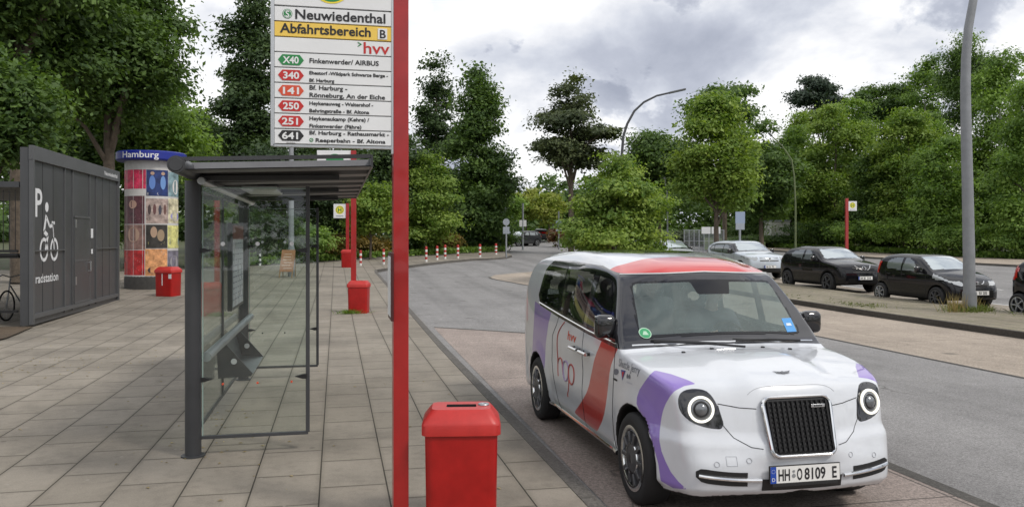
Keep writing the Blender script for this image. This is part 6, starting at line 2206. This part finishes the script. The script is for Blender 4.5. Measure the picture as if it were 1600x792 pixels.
mb = MB(); mb._add(on_front([(.61, 1.265), (.665, 1.265), (.66, 1.285), (.615, 1.285)], .009), [[0, 1, 2, 3]]); mb.build('sticker_print', mat('sticker_white', (.6, .68, .75), .5), taxi)
mb = MB(); mb.box((.0, 1.58, 1.61), (.06, .03, .045), bevel=.01); mb.build('camera', M_lens, taxi)

# cabin
cab = thing_part('cabin', taxi)
mb = MB(); mb.box((0, 2.8, .42), (1.5, 3.2, .06)); mb.build('cabin_floor', M_dash, cab)
mb = MB(); mb.prism([(1.05, .75), (1.08, 1.02), (1.20, 1.10), (1.60, 1.11), (1.70, 1.0), (1.68, .70)], lambda a, b, t: (t, a, b), -.74, .74); mb.build('dashboard', M_dash, cab, smooth=True, angle=30)
mb = MB(); mb.box((-.06, 1.66, 1.13), (.26, .02, .17), bevel=.008); mb.build('screen', M_gloss, cab)
def car_seat(x_, y_, w_=.50):
    s0 = thing_part('seat', cab, (x_, y_, .45))
    mb = MB(); mb.box((0, -.02, .20), (w_, .52, .16), bevel=.05, seg=3); mb.build('cushion', M_seat, s0, smooth=True, angle=60)
    mb = MB(); mb.box((0, .30, .55), (w_ * .96, .15, .66), bevel=.06, seg=3, M=Matrix.Rotation(-.18, 4, 'X')); mb.build('backrest', M_seat, s0, smooth=True, angle=60)
    # headrest with the hole seen in the photograph
    mb = MB(); mb.tube([(.105 * math.cos(t), .40 + .02 * math.sin(t), .98 + .085 * math.sin(t)) for t in np.linspace(0, 6.283, 20, endpoint=False)], .042, 8, closed=True); mb.build('headrest', M_seat, s0, smooth=True)
    return s0
car_seat(.37, 2.15); car_seat(-.40, 2.15)
for x_ in (-.5, 0, .5):
    car_seat(x_, 3.55, .46)
mb = MB(); mb.box((0, 2.62, .72), (1.5, .05, .62), bevel=.01); mb.build('partition', M_dash, cab)
mb = MB(); mb.tube([(.37 + .185 * math.cos(t), 1.80 + .07 * math.sin(t), 1.06 + .17 * math.sin(t)) for t in np.linspace(0, 6.283, 28, endpoint=False)], .016, 8, closed=True); mb.bar((.20, 1.80, 1.06), (.54, 1.80, 1.06), .03, .05, .01); mb.bar((.37, 1.62, .98), (.37, 1.80, 1.05), .05, .05); mb.build('steering_wheel', M_black, cab, smooth=True, angle=50)

# ---------------------------------------------------------------- the driver
def capsule(x, y, z, a, b, ra, rb):
    a, b = np.array(a, float), np.array(b, float)
    d = b - a
    t = np.clip(((x - a[0]) * d[0] + (y - a[1]) * d[1] + (z - a[2]) * d[2]) / (d @ d), 0, 1)
    return np.sqrt((x - a[0] - d[0] * t) ** 2 + (y - a[1] - d[1] * t) ** 2 + (z - a[2] - d[2] * t) ** 2) - (ra + (rb - ra) * t)
def ell(x, y, z, c, r):
    q_ = np.sqrt(((x - c[0]) / r[0]) ** 2 + ((y - c[1]) / r[1]) ** 2 + ((z - c[2]) / r[2]) ** 2)
    return (q_ - 1) * min(r)
DX, DY, DZ = .37, 2.13, .74
HD = (DX + .01, DY - .02, DZ + .80)
def arms(x, y, z, g=0.0, full=True):
    d = None
    for s_ in (-1, 1):
        sh_, el_, wr_ = (DX + s_ * .185, DY + .04, DZ + .52), (DX + s_ * .25, DY - .12, DZ + .28), (DX + s_ * .175, DY - .27, DZ + .37)
        a = smin(capsule(x, y, z, sh_, el_, .055 + g, .044 + g), capsule(x, y, z, el_, wr_, .044 + g, .030 + g), .03)
        if full:
            pa = np.array(wr_) + np.array([-s_ * .005, -.055, .015])
            a = smin(a, capsule(x, y, z, wr_, pa, .028, .036), .02)
            for k in range(4):
                b0 = pa + np.array([s_ * (.010), -.015, .030 - .020 * k])
                b1 = b0 + np.array([-s_ * .010, -.038, .0]); b2 = b1 + np.array([-s_ * .035, .006, 0])
                a = smin(a, np.minimum(capsule(x, y, z, b0, b1, .0105, .0095), capsule(x, y, z, b1, b2, .0095, .0085)), .006)
            a = smin(a, capsule(x, y, z, pa + np.array([-s_ * .02, .01, .02]), pa + np.array([-s_ * .05, -.02, .045]), .012, .010), .008)
        d = a if d is None else np.minimum(d, a)
    return d
def torso(x, y, z, g=0.0):
    t = capsule(x, y, z, (DX, DY + .07, DZ + .10), (DX, DY + .05, DZ + .42), .135 + g, .14 + g)
    t = smin(t, capsule(x, y, z, (DX - .13, DY + .05, DZ + .50), (DX + .13, DY + .05, DZ + .50), .075 + g, .075 + g), .10)
    return t
def legs(x, y, z, g=0.0):
    d = None
    for s_ in (-1, 1):
        hp_, kn_, an_ = (DX + s_ * .09, DY + .05, DZ + .09), (DX + s_ * .13, DY - .40, DZ + .10), (DX + s_ * .12, DY - .55, DZ - .24)
        a = smin(capsule(x, y, z, hp_, kn_, .085 + g, .06 + g), capsule(x, y, z, kn_, an_, .058 + g, .042 + g), .04)
        d = a if d is None else np.minimum(d, a)
    return d
def head(x, y, z):
    h_ = ell(x, y, z, HD, (.076, .098, .118))
    h_ = smin(h_, ell(x, y, z, (HD[0], HD[1] - .03, HD[2] - .07), (.052, .06, .055)), .04)
    h_ = smin(h_, capsule(x, y, z, (HD[0], HD[1] - .095, HD[2] + .005), (HD[0], HD[1] - .113, HD[2] - .025), .009, .014), .02)
    for s_ in (-1, 1):
        h_ = smin(h_, ell(x, y, z, (HD[0] + s_ * .078, HD[1] + .01, HD[2] - .005), (.012, .022, .032)), .01)
        h_ = smax(h_, -ell(x, y, z, (HD[0] + s_ * .031, HD[1] - .100, HD[2] + .012), (.018, .014, .012)), .012)
    h_ = smax(h_, -ell(x, y, z, (HD[0], HD[1] - .098, HD[2] - .058), (.024, .012, .005)), .006)
    return h_
def person_f(x, y, z):
    b = smin(torso(x, y, z), capsule(x, y, z, (DX, DY + .04, DZ + .55), (HD[0], HD[1] + .02, HD[2] - .06), .055, .052), .05)
    b = smin(b, head(x, y, z), .03)
    b = smin(b, arms(x, y, z), .03)
    b = smin(b, legs(x, y, z), .05)
    for s_ in (-1, 1):
        b = smin(b, capsule(x, y, z, (DX + s_ * .12, DY - .55, DZ - .26), (DX + s_ * .12, DY - .70, DZ - .27), .04, .034), .03)
    return b
person = thing('person', 'driver in a dark shirt at the wheel behind the taxi windscreen', 'person', (TX, TY, 0))
v_, q_, n_ = sdf_mesh(person_f, (DX - .36, DY - .80, DZ - .34), (DX + .36, DY + .26, DZ + .96), .012, 2)
np_mesh('body', v_, q_, mat('skin', (.50, .30, .21), .5, noise=.08, nscale=12), person)
def shirt_f(x, y, z):
    s_ = smin(torso(x, y, z, .014), arms(x, y, z, .014, False), .05)
    s_ = np.maximum(s_, DZ + .06 - z)
    return np.maximum(s_, -(y - (DY - .205)))
v_, q_, n_ = sdf_mesh(shirt_f, (DX - .38, DY - .40, DZ), (DX + .38, DY + .28, DZ + .64), .018, 2)
np_mesh('shirt', v_, q_, mat('dark_shirt', (.05, .06, .085), .85), person)
v_, q_, n_ = sdf_mesh(lambda x, y, z: np.maximum(smin(legs(x, y, z, .012), torso(x, y, z, .010) + np.maximum(0, z - DZ - .16) * 3, .03), DZ - .20 - z), (DX - .30, DY - .70, DZ - .26), (DX + .30, DY + .28, DZ + .32), .018, 2)
np_mesh('trousers', v_, q_, mat('dark_trousers', (.03, .032, .04), .85), person)
def hair_f(x, y, z):
    o_ = ell(x, y, z, (HD[0], HD[1] + .006, HD[2] + .012), (.084, .106, .120))
    return np.maximum(np.maximum(o_, -(z - (HD[2] - .03) + (y - HD[1]) * .9)), -(y - HD[1] + .075) - np.maximum(0, z - HD[2] - .06) * 2)
v_, q_, n_ = sdf_mesh(hair_f, (HD[0] - .12, HD[1] - .14, HD[2] - .12), (HD[0] + .12, HD[1] + .14, HD[2] + .16), .010, 2)
np_mesh('hair', v_, q_, mat('brown_hair', (.035, .022, .014), .7), person)
for s_ in (-1, 1):
    mb = MB(); mb.lathe([(.013 * math.sin(t), -.013 * math.cos(t)) for t in np.linspace(0, math.pi, 9)], 14, lambda a, b, h: (HD[0] + s_ * .031 + a, HD[1] - .084 - h * 0 + b * .6, HD[2] + .012 + h)); mb.build('eye', mat('eye_white', (.6, .58, .55), .3), person, smooth=True)

# ---------------------------------------------------------------- parked and distant cars
M_wsp = mat('parked_windscreen', (.46, .52, .55), .06, spec=1.0, coat=1.0, metal=.5)  # pale base colour put in for mirrored sky and light cabin
M_swp = mat('parked_side_glass', (.17, .195, .20), .10, spec=.8, coat=1.0, metal=.2)  # greyed base colour imitates pale reflections and light seen through the panes
M_hlc = mat('clear_headlight', (.42, .44, .45), .12, metal=.25, coat=1.0)
M_clad = mat('dark_cladding', (.02, .02, .021), .6)
PAINT = {}
def make_car(label, p, rz, spec, paint, group, h=.045, plate=None, full=True, rim=M_rims, style='spoke'):
    """Parked car; nose at local y = 0 looking along -y."""
    key = spec['name'] + paint[0]
    t = thing('parked_car' if group else 'car', label, 'car', p, rz, group)
    if full:
        t.scale = (1.05, 1.05, 1.05)
    C = Car(spec['side'], spec['front'], spec['top'], spec['axles'], spec['wr'], bow=spec.get('bow', (.16, .10)), crown=.05, k=.09, arch=.045, bulge=spec.get('bulge'), Lh=spec.get('Lh', 1.6), nosebow=spec.get('nosebow', .10))
    v, q, n = C.mesh(h)
    yy, zz = C.yz(*v.T)
    sf = np.abs(n[:, 0])
    dark = np.minimum(C.arch(*v.T) - .012, v[:, 2] - spec.get('sill', .27))
    if spec.get('clad'):
        dark = np.minimum(dark, np.where(v[:, 2] < .8, C.arch(*v.T) - .06, .5))
    dark = np.minimum(dark, np.where(n[:, 2] < -.8, -.05, .5))
    low = np.where((v[:, 1] < .6) & (np.abs(v[:, 0]) < spec['intake'][0]), np.maximum(spec['intake'][1] - v[:, 2], v[:, 2] - spec['intake'][2]), .5)
    dark = np.minimum(dark, low)
    blk = poly_sdf(spec['gh'], yy, zz)
    blk = np.where((sf > .45) | ((n[:, 1] < -.25) & (v[:, 1] < spec['ws_y'])), blk, .5)
    if paint[0] not in PAINT:
        PAINT[paint[0]] = car_paint('lacquer_' + paint[0], paint[1], paint[2] if len(paint) > 2 else .3, .9 if paint[0] == 'black' else 1.0, [('blk', (.009, .009, .010), .15), ('dark', (.014, .014, .014), .6)], metal=paint[3] if len(paint) > 3 else 0.0)
    if paint[0] in ('black', 'navy', 'graphite'):
        PAINT[paint[0]].node_tree.nodes['Principled BSDF'].inputs['Specular IOR Level'].default_value = .03
    b = np_mesh('body', v, q, PAINT[paint[0]], t, True, {'blk': blk, 'dark': np.where(blk < 0, .5, dark)})
    smooth_normals(b, n)
    def patch(name, d, m, off=.004, margin=0.0):
        k_ = (d[q] < margin).mean(1) > .74
        if not k_.any():
            return None
        vv, qq, nn = compact(v, q[k_], n)
        if name in ('headlight', 'tail_lamp'):        # one lamp is one piece
            lab = np.arange(len(vv))
            for _ in range(60):
                mn = lab[qq].min(1)
                new = lab.copy()
                np.minimum.at(new, qq.ravel(), np.repeat(mn, 4))
                if (new == lab).all():
                    break
                lab = new
            big = np.bincount(lab[qq[:, 0]]).argmax()
            vv, qq, nn = compact(vv, qq[lab[qq[:, 0]] == big], nn)
        o = np_mesh(name, vv + nn * off, qq, m, t, True)
        smooth_normals(o, nn)
        return o
    wsd = np.where((n[:, 1] < -.2) & (sf < .75) & (v[:, 1] < spec['ws_y']), poly_sdf(spec['ws'], v[:, 0], zz), .5)
    patch('windscreen', wsd, M_wsp)
    for w_ in spec['wins']:
        for sgn in (-1, 1):
            patch('side_window', np.where((sf > .45) & (np.sign(v[:, 0]) == sgn) & (v[:, 2] > .8), poly_sdf(w_, yy, zz), .5), M_swp)
    for sgn in (-1, 1):
        patch('headlight', np.where((np.sign(v[:, 0]) == sgn) & (v[:, 1] < .85) & (n[:, 2] < .80) & (v[:, 2] < 1.0), poly_sdf(spec['hl'], np.abs(v[:, 0]), v[:, 2]), .5), M_hlc, .006)
        if spec.get('tail'):
            patch('tail_lamp', np.where((np.sign(v[:, 0]) == sgn) & (v[:, 1] > 2.2), poly_sdf(spec['tail'], v[:, 1], v[:, 2]), .5), M_tail, .012)
    for ya in spec['axles']:
        for sgn in (-1, 1):
            wheel(t, (sgn * (C.W - .10), ya, spec['wr']), spec['wr'], .19, sgn, rim if not isinstance(rim, tuple) else rim[0 if ya < 1.5 else 1], style)
    if not full:
        return t
    for sgn in (-1, 1):
        mirror_part(t, (sgn * (C.W + .075), spec['mir'][0], spec['mir'][1]), sgn, .8, PAINT[paint[0]] if spec.get('mirpaint') else M_gloss)
        for ln in spec['gaps']:
            mb = MB(); pts = C.hit([(0, a, b_) for a, b_ in lin(ln, 8)], 0, sgn, sgn * 1.1, off=.001); mb.tube([tuple(r_) for r_ in pts], .004, 4); mb.build('door_gap', M_gap, t)
        for ya in spec['handles']:
            a_ = C.hit([(0, ya, spec['hz'])], 0, sgn, sgn * 1.1, off=.02)[0]; b_ = C.hit([(0, ya + .17, spec['hz'] + .01)], 0, sgn, sgn * 1.1, off=.02)[0]
            mb = MB(); mb.bar(tuple(a_), tuple(b_), .022, .03, .006); mb.build('door_handle', PAINT[paint[0]], t)
    fp = lambda x_, z_, off: tuple(C.hit([(x_, 0, z_)], 1, -1, -.1, off=off)[0])
    gz0, gz1, gw = spec['grille']
    mb = MB(); xs_ = np.linspace(-gw, gw, 9)
    P_ = [fp(x_, z_, .006) for x_ in xs_ for z_ in (gz0, gz1)]
    mb._add(P_, [[2 * i, 2 * i + 2, 2 * i + 3, 2 * i + 1] for i in range(8)]); g_ = mb.build('grille', M_black, t)
    mb = MB()
    for tt in (.25, .5, .75):
        mb.tube([fp(x_, gz0 + (gz1 - gz0) * tt, .010) for x_ in xs_], .006, 5)
    mb.build('grille_bars', M_chrome if spec.get('chromebars') else M_trim, g_)
    c_ = fp(0, spec['plz'], 0)
    plate_part(t, (0, c_[1] - .02, spec['plz']), plate, .52, .11, -.03)
    # maker's sign as the simple bright shape the photograph shows
    ez = spec['emb']
    mb = MB()
    if spec['embk'] == 'vee':
        for s_ in (-1, 1):
            mb.tube([fp(s_ * x_, z_, .014) for x_, z_ in ((.30, ez + .07), (.22, ez - .01), (.14, ez - .065), (.085, ez - .07))], .011, 6)
        mb.tube([fp(.062 * math.cos(a), ez - .015 + .055 * math.sin(a), .016) for a in np.linspace(0, 6.283, 16, endpoint=False)], .008, 6, closed=True)
    elif spec['embk'] == 'lion':
        for s_ in (-1, 1):
            mb.tube([fp(s_ * x_, z_, .012) for x_, z_ in ((.26, ez + .045), (.20, ez + .0), (.10, ez - .035))], .012, 6)
        mb.box(tuple(np.array(fp(0, ez, .012))), (.075, .02, .085), bevel=.008)
    else:
        mb.box(tuple(np.array(fp(0, ez, .012))), (.09, .02, .09), bevel=.01)
    mb.build('emblem', M_chrome, t, smooth=True)
    return t

F_ = lambda W, H, belt: [(-.2, .15), (W * .88, .15), (W * .955, .28), (W * .985, .5), (W, .68), (W * .985, belt - .08), (W * .95, belt), (W * .865, (belt + H) / 2), (W * .76, H - .10), (W * .66, H - .02), (W * .5, H + .2), (-.2, H + .2)]
T_ = lambda W, L_: [(-.2, -.25), (W * .5, -.25), (W * .70, .02), (W * .86, .15), (W * .955, .42), (W, .85), (W, L_ * .5), (W * .985, L_ - .75), (W * .93, L_ - .3), (W * .80, L_ - .03), (W * .55, L_ + .1), (-.2, L_ + .1)]
hatch = dict(name='hatch', axles=(.70, 3.04), wr=.285, intake=(.48, .30, .50), sill=.26,
    side=[(.05, .20), (.0, .36), (.0, .52), (.06, .66), (.22, .80), (.55, .93), (.88, 1.00), (1.28, 1.25), (1.60, 1.405), (1.95, 1.455), (2.5, 1.465), (3.0, 1.415), (3.22, 1.30), (3.33, 1.02), (3.43, .86), (3.43, .50), (3.36, .22)],
    front=F_(.815, 1.465, .96), top=T_(.815, 3.43),
    gh=[(.5, 1.035), (1.0, .985), (1.3, .93), (2.2, .965), (2.85, 1.03), (3.05, 1.16), (2.90, 1.33), (2.55, 1.40), (1.9, 1.405), (1.55, 1.385), (.5, 1.385)], ws_y=1.8,
    ws=[(-.64, 1.04), (.64, 1.04), (.52, 1.385), (-.52, 1.385)],
    wins=[[(1.24, .975), (2.05, .985), (2.05, 1.36), (1.85, 1.36), (1.62, 1.27)], [(2.12, .99), (2.78, 1.045), (2.83, 1.20), (2.70, 1.31), (2.45, 1.36), (2.12, 1.365)]],
    hl=[(.34, .62), (.46, .60), (.64, .66), (.80, .78), (.83, .96), (.70, .95), (.48, .80)], tail=[(3.02, 1.22), (3.16, .86), (3.42, .84), (3.42, 1.3)],
    mir=(1.30, 1.03), gaps=[[(1.10, .92), (1.10, .40), (1.2, .28)], [(2.10, .96), (2.12, .28)], [(2.86, 1.02), (2.80, .80), (2.62, .55), (2.5, .28)]], handles=(1.92, 2.55), hz=.86,
    grille=(.60, .66, .28), plz=.44, emb=.70, embk='lion')
cross = dict(name='cross', axles=(.83, 3.36), wr=.335, intake=(.55, .33, .50), sill=.33, clad=True,
    side=[(.06, .24), (.0, .42), (.0, .66), (.05, .85), (.20, .97), (.7, 1.06), (1.10, 1.11), (1.50, 1.36), (1.86, 1.51), (2.2, 1.56), (2.8, 1.57), (3.4, 1.51), (3.72, 1.37), (3.92, 1.12), (4.10, .92), (4.13, .60), (4.03, .26)],
    front=F_(.885, 1.57, 1.06), top=T_(.885, 4.13),
    gh=[(.7, 1.145), (1.2, 1.10), (1.5, 1.04), (2.6, 1.11), (3.3, 1.22), (3.35, 1.33), (3.15, 1.44), (2.8, 1.50), (2.1, 1.51), (1.75, 1.48), (.7, 1.48)], ws_y=2.0,
    ws=[(-.70, 1.15), (.70, 1.15), (.56, 1.47), (-.56, 1.47)],
    wins=[[(1.46, 1.09), (2.30, 1.12), (2.30, 1.46), (2.05, 1.465), (1.82, 1.37)], [(2.37, 1.125), (3.15, 1.22), (3.2, 1.32), (2.95, 1.43), (2.37, 1.47)]],
    hl=[(.56 + .10 * math.cos(a), .70 + .10 * math.sin(a)) for a in np.linspace(0, 6.283, 14, endpoint=False)], tail=[(3.75, 1.15), (3.9, .98), (4.1, .98), (4.0, 1.25)],
    mir=(1.50, 1.14), gaps=[[(1.28, 1.05), (1.26, .55), (1.38, .38)], [(2.34, 1.10), (2.36, .38)], [(3.22, 1.2), (3.12, .95), (2.9, .62), (2.85, .38)]], handles=(2.15,), hz=.98,
    grille=(.70, .86, .40), plz=.52, emb=.86, embk='vee')
suv = dict(name='suv', axles=(.88, 3.51), wr=.345, intake=(.62, .30, .46), sill=.32, clad=True,
    side=[(.06, .24), (.0, .40), (.0, .70), (.05, .90), (.22, 1.0), (.8, 1.08), (1.22, 1.13), (1.68, 1.42), (1.98, 1.55), (2.4, 1.60), (3.2, 1.60), (3.8, 1.54), (4.08, 1.40), (4.25, 1.08), (4.36, .90), (4.36, .55), (4.26, .26)],
    front=F_(.92, 1.60, 1.08), top=T_(.92, 4.36),
    gh=[(.8, 1.165), (1.32, 1.12), (1.6, 1.06), (2.8, 1.10), (3.75, 1.16), (3.95, 1.26), (3.75, 1.42), (3.3, 1.50), (2.2, 1.52), (1.9, 1.50), (.8, 1.50)], ws_y=2.1,
    ws=[(-.72, 1.17), (.72, 1.17), (.60, 1.50), (-.60, 1.50)],
    wins=[[(1.62, 1.10), (2.45, 1.12), (2.45, 1.47), (2.18, 1.47), (1.95, 1.38)], [(2.52, 1.12), (3.35, 1.15), (3.40, 1.45), (2.52, 1.475)], [(3.42, 1.155), (3.78, 1.2), (3.62, 1.40), (3.45, 1.44)]],
    hl=[(.46, .78), (.62, .77), (.86, .82), (.93, .97), (.72, .97), (.48, .92)], tail=[(3.98, 1.15), (4.1, .95), (4.35, .95), (4.25, 1.2)],
    mir=(1.60, 1.15), gaps=[[(1.40, 1.08), (1.38, .38)], [(2.48, 1.1), (2.5, .38)], [(3.42, 1.13), (3.2, .7), (3.05, .38)]], handles=(2.25, 3.1), hz=.98, mirpaint=False,
    grille=(.74, .90, .42), plz=.52, emb=.84, embk='box', chromebars=True)
GP = 'cars parked along the median'
KX = 17.9
a_ = gp(1468, 481)
P_hatch = Vector((a_.x + .73, a_.y - .70, float(rise(a_.y))))
blackp = ('black', (.006, .006, .008), .5)
make_car('small black five door hatchback parked behind the grey curved lamp post', P_hatch, 0, hatch, blackp, GP, .035, [('M', -.19, .05), ('BX', -.06, .09), ('205', .06, .13)], rim=(M_rimd, M_rims), style='cap')
a_ = gp(1299, 457)
make_car('black compact crossover with round lamps parked in front of the silver car', Vector((a_.x + .76, a_.y - .83, float(rise(a_.y)))), 0, cross, ('black', (.006, .006, .008), .5), GP, .04, [('HH', -.19, .09), ('JK', -.06, .08), ('314', .06, .13)], rim=M_rimd)
silver = ('silver', (.56, .62, .68), .35, .25)
def y_for(px, X):
    k_ = (px - 800) / FPX
    return X / (ST + CT * k_) * (CT - k_ * ST)
yS = y_for(1210, 18.4)
make_car('silver blue sport utility car parked behind the black crossover', Vector((18.2, yS, float(rise(yS + 2)))), 0, suv, silver, GP, .045, [('HH', -.19, .09), ('SA', -.06, .08), ('72', .06, .09)])
yR = y_for(1076, 18.6)
make_car('silver hatchback mostly hidden by the taxi roof, only its windscreen showing', Vector((18.2, yR - .5, float(rise(yR)))), 0, hatch, ('pale_silver', (.60, .64, .66), .35, .2), GP, .06, None)
a_ = gp(1597, 496)
yq = y_for(1588, 17.25)
make_car('black car cut off at the right picture edge, red tail lamp showing', Vector((17.95, yq - 3.38, 0.0)), 0, hatch, blackp, GP, .05, None)
# distant cars
a_ = gp(822, 384)
make_car('small white car coming round the far bend of the road', a_, R(-24), hatch, ('white', (.62, .64, .66), .3), None, .07, None, full=False)
a_ = at(846, 104)
make_car('dark car far off under the yellow street trees', a_ , R(165), suv, ('graphite', (.035, .037, .04), .3), None, .08, None, full=False)
a_ = at(783, 82)
make_car('dark car half hidden by the striped bollard at the kerb tip', a_ + Vector((.5, 0, 0)), R(-60), suv, ('graphite', (.035, .037, .04), .3), None, .08, None, full=False)
a_ = at(792, 100)
make_car('white car parked far behind the round sign', a_, R(-20), hatch, ('white', (.62, .64, .66), .3), None, .08, None, full=False)
a_ = at(1088, 60)
make_car('grey car standing sideways behind the grey green shrub', a_ + Vector((-1.5, .5, .1)), R(74), suv, ('grey', (.16, .19, .21), .3, .3), None, .08, None, full=False)
